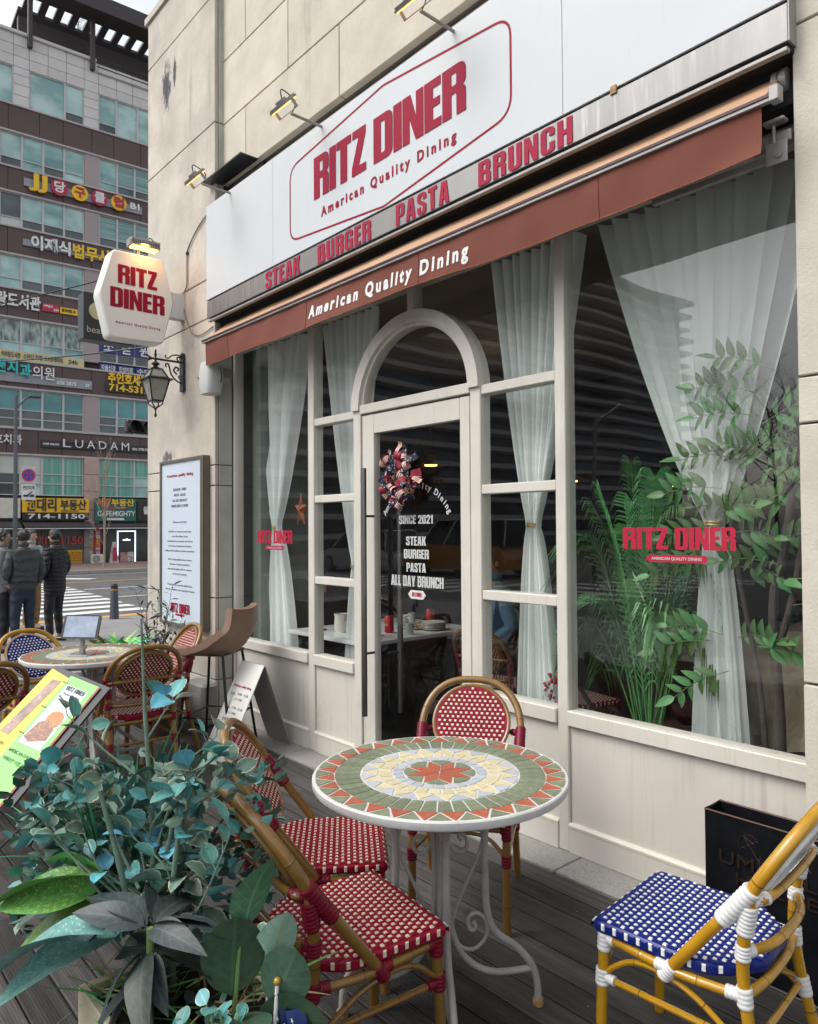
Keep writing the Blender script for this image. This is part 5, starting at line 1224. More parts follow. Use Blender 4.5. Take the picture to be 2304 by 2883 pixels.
b = MB(); rg = random.Random(4)
for k in range(14): b.sphere((-4.02+rg.uniform(-.05, .05), 3.56+rg.uniform(-.05, .05), .73), .016, 8, 6)
b.build('food', pmat('fried_food', (.25, .10, .02), .5, var=.4, scale=60), pl2)
for i, (x, y) in enumerate(((-3.95, 3.12), (-3.82, 3.35), (-4.25, 3.75))):
    cup('drinking_glass', ('short glass near the front corner of the inside table', 'short glass beside the plate stack inside', 'short glass at the back of the inside table')[i], 'glass', x, y, [(0, 0), (.026, 0), (.032, .08), (.030, .08), (.025, .006), (0, .006)], pmat('clear_ish', (.35, .38, .38), .08, var=.1))
# copper lamp-like heater column seen in the left sidelight
cp = sthing('copper_lamp', 'small copper table lamp inside the lower left sidelight', 'lamp', (-4.45, 3.0, .718))
cpm = pmat('copper', (.55, .25, .12), .25, 1.)
MB().lathe([(0, 0), (.05, 0), (.05, .008), (.012, .014), (.012, .26), (.05, .28), (.06, .33), (.0, .335)], 20, O=(-4.42, 3.02, .718)).build('stem', cpm, cp, smooth=True, angle=30)
# pendant lamps and downlights
pem = pmat('pendant_glow', (.9, .6, .3), .4, emit=(1, .55, .2), es=3.5)
for i, (x, y, z) in enumerate(((-4.83, 4.5, 2.01), (-2.54, 4.5, 1.72), (-3.32, 4.5, 1.79), (-1.2, 5.8, 2.0))):
    t = sthing('pendant_lamp', ('pendant lamp glowing behind the door wreath', 'pendant lamp glowing over the palm in the large window', 'pendant lamp glowing at the left edge of the large window', 'pendant lamp deep in the room on the right')[i], 'lamp', (x, y, z), 'pendant lamps inside the diner')
    MB().lathe([(.0, .10), (.04, .08), (.05, .04), (.16, .0), (.15, -.005), (.05, .02)], 26, O=(x, y, z)).build('shade', pmat('shade%d' % i, (.16, .12, .07), .5), t, smooth=True)
    MB().lathe([(0, -.012), (.055, -.008), (.06, .012), (0, .02)], 18, O=(x, y, z)).build('bulb', pem, t, smooth=True)
    MB().tube([(x, y, z+.1), (x, y, 3.0)], .004, 6).build('cord', M['black'], t)
dle = pmat('downlight_glow', (1, .8, .5), .4, emit=(1, .62, .32), es=5)
for i, (x, y) in enumerate(((-3.1, 4.5), (-4.4, 4.8), (-1.7, 4.0), (-1.2, 5.6), (-2.9, 6.4))):
    t = sthing('downlight', ('ceiling downlight above the middle of the dining room', 'ceiling downlight nearest the left windows', 'ceiling downlight nearest the large right window', 'ceiling downlight furthest right, deep in the room', 'ceiling downlight furthest back in the room')[i], 'ceiling light', (x, y, 2.99), 'ceiling downlights inside the diner'); MB().lathe([(0, 0), (.04, 0), (.045, -.004), (.055, -.002), (.055, 0)], 20, O=(x, y, 2.997)).build('trim', M['alu'], t); MB().lathe([(0, -.003), (.04, -.003)], 20, O=(x, y, 2.995)).build('lens', dle, t)
for i, (x, y) in enumerate(((-3.9, 4.3), (-1.7, 4.6))):
    l_ = bpy.data.lights.new('room_lamp', 'POINT'); l_.energy = 2; l_.color = (1, .72, .45); l_.shadow_soft_size = .12
    o = bpy.data.objects.new('room_lamp', l_); COL.objects.link(o); o.location = (x, y, 2.4)

# ============================================================= LEAVES
def leaf_mesh(name, L, W, mat, fold=.25, curl=.25, serr=0., n=9, tip=1.0, base=.6, wave=0.):
    """leaf blade with midrib fold, arched, optional toothed or wavy edge; base at origin, points +y"""
    cols = (-1, -.5, 0, .5, 1); vs = []; uv = []
    for i in range(n+1):
        t = i/n; w_ = W*.5*(sin(pi*min(1, t**base))**tip) if 0 < t < 1 else 0.0006
        if serr and i % 2: w_ *= 1-serr
        for c in cols:
            x = c*w_; y = L*t; z = abs(c)*w_*fold - curl*L*t*t + wave*L*sin(t*14+(2 if c > 0 else 0))*abs(c)*.5
            vs.append((x, y, z)); uv.append((t, (c+1)/2))
    fs = []
    for i in range(n):
        for j in range(4): fs.append((i*5+j, i*5+j+1, i*5+j+6, i*5+j+5))
    me = bpy.data.meshes.new(name); me.from_pydata(vs, [], fs); ul = me.uv_layers.new(name='UVMap')
    for lp in me.loops: ul.data[lp.index].uv = uv[lp.vertex_index]
    me.polygons.foreach_set('use_smooth', [True]*len(fs)); me.materials.append(mat); me.update(); return me
def put_leaf(me, parent, p, d, roll=0, s=1, name='leaf', up=Vector((0, 0, 1))):
    d = Vector(d).normalized(); side = d.cross(up)
    if side.length < 1e-3: side = Vector((1, 0, 0))
    side.normalize(); n = side.cross(d); M3 = Matrix((side, d, n)).transposed().to_4x4()
    o = bpy.data.objects.new(name, me); COL.objects.link(o); o.parent = parent
    o.matrix_local = Matrix.Translation(p)@M3@Matrix.Rotation(roll, 4, 'Y')@Matrix.Scale(s, 4); return o
def rdir(rg, up=.3):
    a = rg.uniform(0, 2*pi); return Vector((cos(a), sin(a), rg.uniform(-.3, 1)*1+up)).normalized()

LM = {}
LM['teal'] = leafmat('teal_variegated_leaf', (.05, .20, .19), (.09, .30, .275), edge=(.42, .43, .34), edgew=.88, vein=(.16, .34, .30))
LM['blue'] = leafmat('blue_green_leaf', (.07, .32, .42), (.13, .45, .54), edge=(.52, .52, .45), edgew=.92, vein=(.16, .45, .48))
LM['grgreen'] = leafmat('grey_green_leaf', (.08, .15, .11), (.14, .22, .165), edge=(.42, .42, .32), edgew=.80, vein=(.16, .22, .16))
LM['croton'] = leafmat('broad_yellow_streaked_leaf', (.06, .25, .05), (.10, .33, .08), stripe=(.48, .55, .12), vein=None)
LM['dark'] = leafmat('dark_leaf', (.014, .026, .024), (.030, .044, .040), vein=(.05, .07, .065), rough=.5)
LM['fiddle'] = leafmat('fiddle_leaf', (.035, .075, .042), (.05, .10, .058), vein=(.06, .12, .07))
LM['pale'] = leafmat('pale_mint_leaf', (.22, .38, .28), (.28, .44, .34), vein=(.32, .34, .16))
LM['fresh'] = leafmat('fresh_green_leaf', (.05, .14, .06), (.08, .19, .08), vein=(.12, .26, .12))
LM['cala'] = leafmat('satin_teal_leaf', (.12, .33, .33), (.20, .43, .42), stripe=(.48, .58, .52), rough=.35)
LM['grass'] = leafmat('plastic_grass', (.03, .18, .09), (.06, .27, .12))
LM['palm'] = leafmat('palm_leaflet', (.05, .18, .045), (.08, .25, .065), rough=.4)
LM['tree'] = leafmat('indoor_tree_leaf', (.05, .15, .045), (.09, .22, .065), vein=(.12, .24, .08))
LM['olive'] = leafmat('olive_leaf', (.045, .065, .06), (.085, .11, .10))
LM['fern'] = leafmat('yellow_green_fern', (.20, .34, .05), (.30, .46, .10))
LM['neon'] = leafmat('bright_green_leaf', (.06, .45, .08), (.10, .60, .12))
LM['orange'] = leafmat('dry_grass', (.25, .22, .10), (.35, .30, .15))
stem_m = pmat('grey_green_stem', (.10, .16, .12), .6, var=.25, scale=40, bump=.4, bscale=60)
stem_g = pmat('green_stem', (.12, .20, .06), .5, var=.2, scale=40)
bark = pmat('dark_bark', (.055, .042, .035), .85, var=.4, scale=30, stretch=(1, 1, .25), bump=.8, bscale=70)

# ============================================================= FOREGROUND PLANTER
rg = random.Random(21)
fwd = Vector((-.752, .659, 0)); lat = Vector((.659, .752, 0))
PC = Vector((-1.45, .68, 0))       # planter centre
pb = sthing('planter_box', 'cream planter box full of artificial plants in the lower left corner', 'planter', (PC.x, PC.y, 0))
b = MB(); a0, a1, c0, c1 = PC.x-.235, PC.x+.235, PC.y-.16, PC.y+.16; th = .018; zt = .47
for q in ((a0, c0, a1, c0+th), (a0, c1-th, a1, c1), (a0, c0+th, a0+th, c1-th), (a1-th, c0+th, a1, c1-th)): b.cbox(q[0], q[1], .0, q[2], q[3], zt, .003)
b.build('box_walls', pmat('planter_cream', (.50, .44, .32), .6, var=.1, bump=.2), pb)
MB().box(a0+th, c0+th, .0, a1-th, c1-th, zt-.03).build('soil', pmat('dark_soil', (.015, .012, .01), 1., bump=.9), pb)
# --- variegated shrub
sh = sthing('variegated_shrub', 'tall artificial shrub with blue-green white-edged leaves in the planter', 'plant', (-1.62, .66, .45))
LMe = [leaf_mesh('leaf', .055, .042, LM[k], .3, c_, .09, 10, .62, .85) for k, c_ in (('teal', .25), ('teal', .05), ('blue', .3), ('grgreen', .2), ('grgreen', .5))]
base = Vector((-1.62, .66, .45)); nl = 0
cc = Vector((-1.745, .665, .70))
def branch(p0, p1, r0, nleaf, par, bow=.06, lm=LMe, ls=1.0, sub=True):
    global nl
    mid = p0.lerp(p1, .5)+Vector((rg.uniform(-1, 1), rg.uniform(-1, 1), rg.uniform(-.2, 1)))*bow
    pts = cr([p0, mid, p1], 7); b = MB(); n = len(pts); b.tube(pts, [r0*(1-.75*i/(n-1)) for i in range(n)], 6)
    for k in range(nleaf):
        f = .38+.62*(k+1)/nleaf; i = min(n-2, int(f*(n-1))); p = pts[i].lerp(pts[i+1], f*(n-1)-i); tang = (pts[i+1]-pts[i]).normalized()
        d = (tang*.5+rdir(rg, .15)).normalized(); q = p+d*rg.uniform(.008, .03); b.tube([p, q], .0012, 4)
        if nl < 296: put_leaf(rg.choice(lm), par, q, (d+Vector((0, 0, rg.uniform(-.5, .3)))).normalized(), rg.uniform(-1.2, 1.2), ls*rg.uniform(.7, 1.25)); nl += 1
    return b
for k in range(4):      # thick canes
    p0 = base+Vector((rg.uniform(-.05, .07), rg.uniform(-.04, .04), 0)); p1 = p0+lat*rg.uniform(-.10, .12)+Vector((0, 0, rg.uniform(.25, .42)))
    pts = cr([p0, p0.lerp(p1, .5)+lat*rg.uniform(-.02, .02), p1], 10); MB().tube(pts, [(.0085-.004*i/len(pts))*(1.12 if i % 4 == 0 else 1) for i in range(len(pts))], 9).build('cane', stem_m, sh, smooth=True)
tall = cr([base+Vector((0, 0, .1)), Vector((-1.70, .69, .75)), Vector((-1.745, .69, 1.0)), Vector((-1.77, .69, 1.235))], 10)
MB().tube(tall, [.009*(1-.75*i/len(tall))*(1.12 if i % 5 == 0 else 1) for i in range(len(tall))], 8).build('cane', stem_m, sh, smooth=True)
for k in range(34):
    u_, v_ = rg.uniform(-1, 1), rg.uniform(-.9, 1); r_ = sqrt(u_*u_+v_*v_)
    tgt = cc+lat*(.34*u_)+Vector((0, 0, .20*v_))+fwd*rg.uniform(-.12, .14)
    if u_ > .5: tgt += Vector((0, 0, .03))
    p0 = base+Vector((rg.uniform(-.05, .07), rg.uniform(-.04, .05), rg.uniform(.0, .22)))
    branch(p0, tgt, .0042, 7, sh).build('branch', stem_m, sh)
for p0, p1 in ((tall[14], Vector((-1.60, .80, .965))), (tall[14], Vector((-1.90, .56, 1.0))), (tall[18], Vector((-1.66, .72, 1.05))), (tall[10], Vector((-1.58, .85, .90))), (tall[8], Vector((-1.93, .52, .86)))): branch(p0, p1, .0035, 5, sh, .03).build('branch', stem_m, sh)
# smaller leaves deep in the shrub, too many to pick apart, as one part
b = MB()
for k in range(640):
    u_, v_ = rg.uniform(-1, 1), rg.uniform(-1, 1); c_ = cc+lat*(.31*u_)+Vector((0, 0, .19*v_-.02))+fwd*rg.uniform(-.06, .20); d = rdir(rg, .0); s_ = d.cross(Vector((rg.uniform(-1, 1), rg.uniform(-1, 1), rg.uniform(-1, 1)))).normalized(); n_ = s_.cross(d); L_ = rg.uniform(.030, .052); W2 = L_*.33
    b.add([c_, c_+d*L_*.3+s_*W2*.9+n_*.006, c_+d*L_*.7+s_*W2*.8+n_*.005, c_+d*L_, c_+d*L_*.7-s_*W2*.8+n_*.005, c_+d*L_*.3-s_*W2*.9+n_*.006, c_+d*L_*.5], [(0, 1, 6), (1, 2, 6), (2, 3, 6), (3, 4, 6), (4, 5, 6), (5, 0, 6)], k % 3)
b.build('foliage', [pmat('leaf_teal_plain', (.06, .22, .21), .5, var=.3, scale=30), pmat('leaf_grey_plain', (.10, .17, .13), .5, var=.3, scale=30), pmat('leaf_deep_plain', (.03, .085, .06), .5, var=.3, scale=30)], sh, kind='stuff')
# --- grass tuft on the left
gt = sthing('grass_tuft', 'tuft of long plastic grass blades left in the planter', 'plant', (-1.72, .6, .45))
gm = [leaf_mesh('blade', L_, .010, LM['grass'], .2, c_, 0, 8, .4, .5) for L_, c_ in ((.36, .35), (.30, .5), (.40, .25))]
for k in range(75):
    a = rg.uniform(0, 2*pi); d = Vector((cos(a)*.6-.15, sin(a)*.6-.1, 1)).normalized(); put_leaf(rg.choice(gm), gt, Vector((-1.90+rg.uniform(-.05, .05), .70+rg.uniform(-.05, .05), .52)), d, rg.uniform(-3, 3), rg.uniform(.75, 1.1), 'blade')
# --- broad yellow-streaked leaves at far left
bl = sthing('broad_leaf_plant', 'plant with broad green leaves streaked yellow at the left edge', 'plant', (-1.9, .5, .34))
bm_ = leaf_mesh('leaf', .25, .14, LM['croton'], .15, .35, 0, 12, .8, .8, .01)
for p, d, r_, s_ in (((-1.70, .57, .68), (-.62, -.50, .02), .3, 1.0), ((-1.72, .57, .64), (-.45, -.6, .10), -.4, .9), ((-1.70, .60, .66), (-.7, -.15, .2), .8, .8), ((-1.69, .60, .63), (-.75, -.25, -.05), .2, .85), ((-1.70, .56, .60), (-.5, -.5, -.1), -.3, .8)): put_leaf(bm_, bl, p, d, r_, s_)
# --- dark leaves spilling over the front
dk = sthing('dark_leaf_plant', 'plant with long dark grey-green leaves in the middle of the planter', 'plant', (PC.x, PC.y-.03, .36))
dm = [leaf_mesh('leaf', .19, .080, LM['dark'], .22, c_, 0, 12, .8, .8, .008) for c_ in (.45, .7, .25)]
for k in range(20):
    a = 2*pi*k/20*2.0+rg.uniform(-.35, .35); lay = k//8; c_ = Vector((-1.49, .60, .645-.05*lay))
    d = Vector((cos(a), sin(a), .30-.38*lay+rg.uniform(-.25, .25))); put_leaf(rg.choice(dm), dk, c_+Vector((cos(a), sin(a), 0))*.012, d, rg.uniform(-.7, .7), rg.uniform(.62, .95))
for k in range(14):
    a = 2*pi*k/14; put_leaf(rg.choice(dm), dk, PC+Vector((.08+.08*cos(a), -.08+.06*sin(a), .50)), Vector((cos(a), sin(a), .0+rg.uniform(-.3, .3))), rg.uniform(-.5, .5), rg.uniform(.5, .72))
MB().tube([Vector((-1.49, .60, .45)), Vector((-1.49, .60, .64))], .008, 8).build('stem', stem_g, dk)
# --- fiddle leaf and pale leaf on the right
fl = sthing('fiddle_leaf_plant', 'fiddle-leaf plant with round dark leaves at the right end of the planter', 'plant', (-1.5, .85, .34))
fm = leaf_mesh('leaf', .155, .125, LM['fiddle'], .12, .2, 0, 12, .55, .95, .008); fm2 = leaf_mesh('leaf', .16, .085, LM['fresh'], .2, .4, 0, 12, .7, .75, .01)
Lc = Vector((-1.335, .70, .535))
for p, d, r_, s_ in ((Lc, (-.1, .10, 1), .2, 1.0), (Lc+Vector((.05, .06, -.02)), (.25, .3, .8), -.4, .85), (Lc+Vector((.0, .0, -.04)), (.6, -.1, .3), .5, .9), (Lc+Vector((.03, .04, -.05)), (.5, .6, .1), .1, .9)): put_leaf(fm, fl, p, d, r_, s_, up=Vector((-.8, .6, .2)))
put_leaf(fm2, fl, Lc+Vector((.0, .03, .12)), (.05, .12, .9), .6, 1.0, up=Vector((-.8, .6, .2)))
MB().tube([Lc+Vector((0, 0, -.1)), Lc+Vector((0, .02, .12))], .005, 6).build('stem', stem_g, fl)
pa = sthing('pale_leaf_sprig', 'single pale mint leaf with dry veins beside the round dark leaf', 'plant', (-1.4, .9, .36))
pm_ = leaf_mesh('leaf', .145, .085, LM['pale'], .25, .25, 0, 12, .7, .9, .01)
put_leaf(pm_, pa, Vector((-1.315, .775, .555)), (.10, .12, .9), .3, 1.0, up=Vector((-.8, .6, .25)))
MB().tube([(-1.32, .765, .44), (-1.315, .775, .565)], .004, 6).build('stem', M['whiteprint'], pa)
# --- teal satin leaf hanging over the left corner
ct = sthing('satin_leaf_plant', 'large satin teal leaf hanging over the left corner of the planter', 'plant', (-1.8, .5, .36))
cm_ = leaf_mesh('leaf', .30, .14, LM['cala'], .35, .55, 0, 14, .75, .8, .006)
for p, d, r_, s_ in ((Vector((-1.53, .52, .64)), (-.38, -.28, .0), .1, 1.0), (Vector((-1.62, .58, .58)), (-.1, -.5, .05), -.2, .75)): put_leaf(cm_, ct, p, d, r_, s_)
# --- little round-leaved succulents
sc_ = sthing('small_sprig', 'small sprig of round cream-edged leaves at the bottom edge', 'plant', (-1.5, .7, .36))
sm_ = leaf_mesh('leaf', .032, .028, LM['teal'], .2, .1, 0, 8, .6, .9)
for k in range(6):
    p0 = Vector((-1.31+rg.uniform(-.03, .05), .63+rg.uniform(-.03, .05), .47)); p1 = p0+Vector((rg.uniform(-.02, .02), rg.uniform(-.02, .02), rg.uniform(.05, .09)))
    MB().tube([p0, p1], .002, 5).build('stem', M['orange'] if 'orange' in M else stem_g, sc_)
    for q in range(3): put_leaf(sm_, sc_, p0.lerp(p1, .5+.25*q), rdir(rg, .3), rg.uniform(-1, 1), rg.uniform(.8, 1.2))
# --- dry grass and filler
df = sthing('filler_greenery', 'tangle of thin dark green and dry grass under the shrub', 'plant', (PC.x, PC.y, .34))
fg = [leaf_mesh('blade', .13, .005, LM[k], .2, .6, 0, 6, .4, .5) for k in ('orange', 'palm', 'palm')]
fb_ = []
for k in range(110):
    a = rg.uniform(0, 2*pi); p = PC+Vector((rg.uniform(-.22, .2), rg.uniform(-.14, .14), .46)); put_leaf(rg.choice(fg), df, p, Vector((cos(a), sin(a), rg.uniform(.1, .9))), rg.uniform(-2, 2), rg.uniform(.7, 1.3), 'blade')
# dead twig
dw = sthing('dry_twig', 'brown dry twig sticking out of the planter to the right', 'twig', (-1.7, .8, .6))
b = MB(); b.tube(cr([(-1.70, .76, .62), (-1.665, .80, .69), (-1.635, .835, .755)], 5), [.006-.0003*i for i in range(11)], 7); b.tube([(-1.66, .805, .705), (-1.635, .84, .70)], .003, 6); b.tube([(-1.645, .825, .735), (-1.622, .86, .74)], .003, 6); b.build('twig', bark, dw)

# small flag in the planter's lower right corner
fgp = sthing('small_flag', 'small navy flag with white stars on a white stick beside the planter', 'flag', (-1.38, .86, .3))
MB().tube([(-1.285, .76, .36), (-1.272, .765, .56)], .004, 8).build('stick', M['whiteprint'], fgp); MB().sphere((-1.272, .765, .565), .008, 10, 8).build('knob', M.setdefault('gold', M['rust']), fgp, smooth=True)
fn_ = pmat('flag_navy', (.015, .03, .14), .6)
MB().grid(lambda u, v: Vector((-1.272+.04*u+.008*sin(v*5), .768+.012*sin(u*9)+.03*u, .515-.10*v)), 10, 8).build('cloth', fn_, fgp, smooth=True)
b = MB()
for i in range(3):
    for j in range(4):
        c_ = Vector((-1.262+.012*i, .759+.009*i, .50-.022*j-.011*(i % 2))); b.add([c_]+[c_+Vector((cos(rad(90+36*k))*(.006 if k % 2 == 0 else .0025), 0, sin(rad(90+36*k))*(.006 if k % 2 == 0 else .0025))) for k in range(10)], [(0, k+1, (k+1) % 10+1) for k in range(10)])
b.build('star', M['whiteprint'], fgp)

# ============================================================= INDOOR PLANTS
pmt = sthing('palm', 'areca palm with arching fronds inside the large window', 'palm', (-1.82, 3.05, .30))
rp_ = random.Random(5)
def frond(p0, p1, drop, nlf=32, Lf=.27):
    p1 = p1-Vector((0, 0, .07)); drop += .10
    nlf = max(14, int(30*(p1-p0).length)); Lf = min(.27, .16+.12*(p1-p0).length)
    mid = p0.lerp(p1, .55)+Vector((0, 0, drop)); pts = cr([p0, mid, p1], 16); n = len(pts); b = MB(); b.tube(pts, [.006*(1-.85*i/(n-1)) for i in range(n)], 5)
    uv = {}
    for k in range(nlf):
        f = .28+.70*k/nlf; i = min(n-2, int(f*(n-1))); p = pts[i].lerp(pts[i+1], f*(n-1)-i); tg = (pts[i+1]-pts[i]).normalized()
        sd_ = tg.cross(Vector((0, 0, 1)));
        if sd_.length < .05: sd_ = Vector((1, 0, 0))
        sd_.normalize(); l_ = Lf*(1-.55*abs(f-.5)*1.6)*rp_.uniform(.85, 1.1)
        for s_ in (-1, 1):
            d = (tg*.85+sd_*s_*.7+Vector((0, 0, .10))).normalized(); w_ = .0062; q = [p, p+d*l_*.35, p+d*l_*.7-Vector((0, 0, .045*l_/.2)), p+d*l_*.95-Vector((0, 0, .13*l_/.2))]
            nn = tg*.8; nn = (nn-d*nn.dot(d)).normalized()
            vs = [q[0]-nn*w_*.3, q[0]+nn*w_*.3, q[1]-nn*w_, q[1]+nn*w_, q[2]-nn*w_*.75, q[2]+nn*w_*.75, q[3]]
            b.add(vs, [(0, 1, 3, 2), (2, 3, 5, 4), (4, 5, 6)])
    return b
c_ = Vector((-1.82, 3.05, .36))
tips = [(-2.26, 2.98, 1.30, .35), (-2.22, 3.02, .95, .32), (-2.3, 3.0, .78, .32), (-2.05, 2.95, 1.62, .10), (-1.90, 3.05, 1.82, .03), (-1.60, 3.0, 1.60, .22), (-1.48, 3.05, 1.25, .30), (-1.45, 2.98, .92, .30), (-2.12, 2.9, 1.12, .2), (-1.66, 2.9, 1.10, .2), (-2.0, 3.2, 1.5, .1), (-1.7, 3.25, 1.45, .12), (-2.15, 3.2, .85, .3), (-1.55, 3.2, .85, .3), (-2.12, 3.1, .80, .35), (-1.52, 3.1, .84, .35), (-1.85, 2.92, 1.28, .05), (-2.15, 2.95, 1.45, .25), (-1.98, 2.9, 1.7, .08), (-1.72, 2.95, 1.75, .08), (-1.55, 3.0, 1.42, .28), (-2.1, 2.95, 1.0, .3), (-1.6, 2.95, 1.0, .3)]
for i, (x, y, z, dr_) in enumerate(tips): frond(c_+Vector((rp_.uniform(-.03, .03), rp_.uniform(-.03, .03), 0)), Vector((x, y, z)), dr_).build('frond', LM['palm'], pmt)
MB().lathe([(0, 0), (.12, 0), (.15, .30), (.14, .30), (.12, .28), (0, .28)], 24, O=(-1.82, 3.05, .02)).build('pot', pmat('dark_pot', (.04, .035, .03), .6), pmt, smooth=True, angle=40)
it3 = sthing('indoor_tree', 'artificial indoor tree with pointed compound leaves at the right of the large window', 'tree', (-1.2, 2.95, .3))
def TP(x, z, y=2.93): return Vector((x, y, z))
MB().tube(cr([TP(-1.20, .30), TP(-1.20, .70), TP(-1.215, 1.15), TP(-1.16, 1.42), TP(-1.10, 2.0)], 7), [.024-.0004*i for i in range(29)], 9).build('trunk', bark, it3, smooth=True)
MB().tube(cr([TP(-1.245, .45), TP(-1.275, .85), TP(-1.34, 1.20), TP(-1.38, 1.5)], 7), [.013-.0003*i for i in range(22)], 8).build('trunk', bark, it3, smooth=True)
MB().tube(cr([TP(-1.205, .95), TP(-1.13, 1.25), TP(-1.08, 1.6)], 7), [.014-.0003*i for i in range(15)], 8).build('limb', bark, it3, smooth=True)
tl = leaf_mesh('leaflet', .088, .036, LM['tree'], .2, .2, 0, 8, .8, .7)
sprays = [(-1.30, 1.98, -1, .25), (-1.36, 1.72, -1, .1), (-1.28, 1.78, 1, .2), (-1.42, 1.60, -1, 0), (-1.30, 1.60, 1, .1), (-1.22, 1.55, 1, .3), (-1.46, 1.44, -1, -.1), (-1.36, 1.42, 1, .0), (-1.18, 1.40, 1, .1), (-1.50, 1.30, -1, -.2), (-1.34, 1.28, 1, -.1), (-1.10, 1.60, 1, .2), (-1.12, 1.9, 1, .5), (-1.42, 1.02, -1, .1), (-1.48, .98, -1, -.2), (-1.36, 1.0, 1, .15), (-1.40, .86, -1, -.5), (-1.24, .98, 1, 0), (-1.1, 1.25, 1, 0), (-1.25, 1.7, -1, .5), (-1.2, 1.85, 1, .3), (-1.15, 1.72, -1, .3), (-1.08, 1.45, 1, -.2), (-1.2, 2.05, -1, .4), (-1.28, 1.88, -1, .1), (-1.32, 1.5, -1, .2), (-1.22, 1.66, 1, 0), (-1.16, 1.52, -1, .2), (-1.3, 1.36, 1, .3), (-1.2, 1.3, -1, .1), (-1.12, 1.15, 1, .1), (-1.4, 1.5, 1, .2)]
for x, z, sx, up_ in sprays:
    t_ = rp_; p0 = TP(x, z, 2.93+t_.uniform(-.06, .05)); d = Vector((sx*.9, t_.uniform(-.5, .1), up_)).normalized(); b = MB(); L_ = .22; pts = cr([p0-d*.03, p0+d*L_*.5+Vector((0, 0, .01)), p0+d*L_-Vector((0, 0, .02))], 6)
    sp_ = b.tube(pts, .0022, 5).build('twig', stem_g, it3)
    sd_ = d.cross(Vector((0, .9, .45))).normalized()
    for k in range(9):
        p = pts[min(len(pts)-1, 2+k//2*2+1)]; s_ = 1 if k % 2 else -1; dd = d*.5+sd_*s_*.8 if k < 8 else d
        put_leaf(tl, it3, p, dd+Vector((0, -.15, 0)), t_.uniform(-.3, .3), t_.uniform(.75, 1.1), 'leaflet', up=Vector((0, -.8, .5)))
be = sthing('berry_sprig', 'sprig of red berries inside the lower right sidelight', 'plant', (-2.2, 2.85, .6))
b = MB(); b.tube(cr([(-2.24, 2.85, .58), (-2.215, 2.85, .66), (-2.20, 2.85, .76)], 5), .0018, 5); b.build('stem', stem_g, be)
b = MB()
for k in range(26): b.sphere((-2.215+rp_.uniform(-.035, .035), 2.85+rp_.uniform(-.02, .02), .59+.18*rp_.random()), .0075, 8, 6)
b.build('berries', pmat('berry_red', (.30, .01, .03), .3), be, smooth=True)
for k in range(3): put_leaf(LMe[3], be, Vector((-2.21, 2.84, .63+.05*k)), rdir(rp_, 0), .2, .5)

# ============================================================= OPPOSITE BUILDING
BB = Vector((-36.601, 13.590, 0)); BD = Vector((.0605, .998, 0)).normalized(); BA = atan2(BD.y, BD.x)
def BW(s, n, z): return BB+BD*s+Vector((BD.y, -BD.x, 0))*n+Z*z
ob = thing('office_building', 'six-storey mauve and brown office building with green windows across the road', 'building', BB, BA)
mauve = pmat('mauve_panel', (.33, .27, .27), .55, var=.06, scale=.6, bump=.05); brown = pmat('brown_band_panel', (.085, .052, .05), .5, var=.15, scale=.8)
sillm = pmat('mauve_sill', (.42, .38, .38), .6, var=.1); wfr = pmat('window_frame_grey', (.46, .45, .44), .5); stB = pmat('grey_stone_tile', (.56, .54, .52), .8, var=.08, scale=1.2, rnd=.06, spots=(.48, .43, .38), spotscale=.6, spotlo=.62)
MB().box(-12, .35, -.3, 12, 14, 24.3).build('wall_core', pmat('core_grey', (.10, .09, .09), .9), ob)
def paneM(name, a, b_, kind, rough=.09):
    m, t, bs = newmat(name); tc = t.nodes.new('ShaderNodeTexCoord'); oi = t.nodes.new('ShaderNodeObjectInfo'); ad = t.nodes.new('ShaderNodeVectorMath'); ad.operation = 'ADD'
    t.links.new(tc.outputs['Object'], ad.inputs[0]); t.links.new(oi.outputs['Location'], ad.inputs[1])
    n = nd(t, 'ShaderNodeTexNoise', Scale=.9, Detail=3.); mp = nd(t, 'ShaderNodeMapping')
    mp.inputs['Scale'].default_value = {'plain': (.7, .7, 1.1), 'drape': (9, 1, .25), 'blind': (.3, 1, 14), 'books': (7, 1, 2.2)}[kind]  # plain: lighter and darker patches paint a sky reflection into the pane colour
    t.links.new(ad.outputs[0], mp.inputs[0]); t.links.new(mp.outputs[0], n.inputs['Vector'])
    c = mixc(t, ramp(t, n.outputs[0], .38, .62), a, b_); t.links.new(c, bs.inputs['Base Color']); bs.inputs['Roughness'].default_value = rough; bs.inputs['Specular IOR Level'].default_value = .8
    return m
PM = [paneM('teal_pane', (.10, .24, .24), (.34, .54, .51), 'plain'), paneM('pale_teal_pane', (.18, .34, .33), (.42, .58, .55), 'plain'), paneM('dark_pane', (.02, .035, .035), (.06, .09, .09), 'plain'), paneM('blind_pane', (.10, .20, .19), (.22, .36, .34), 'blind'),
      paneM('shelf_pane', (.03, .06, .05), (.30, .40, .36), 'books'), paneM('curtain_pane', (.07, .26, .21), (.16, .42, .34), 'drape'), paneM('deep_teal_pane', (.02, .15, .16), (.05, .26, .27), 'plain'), paneM('white_pane', (.42, .45, .42), (.52, .55, .50), 'plain')]
WC = {}
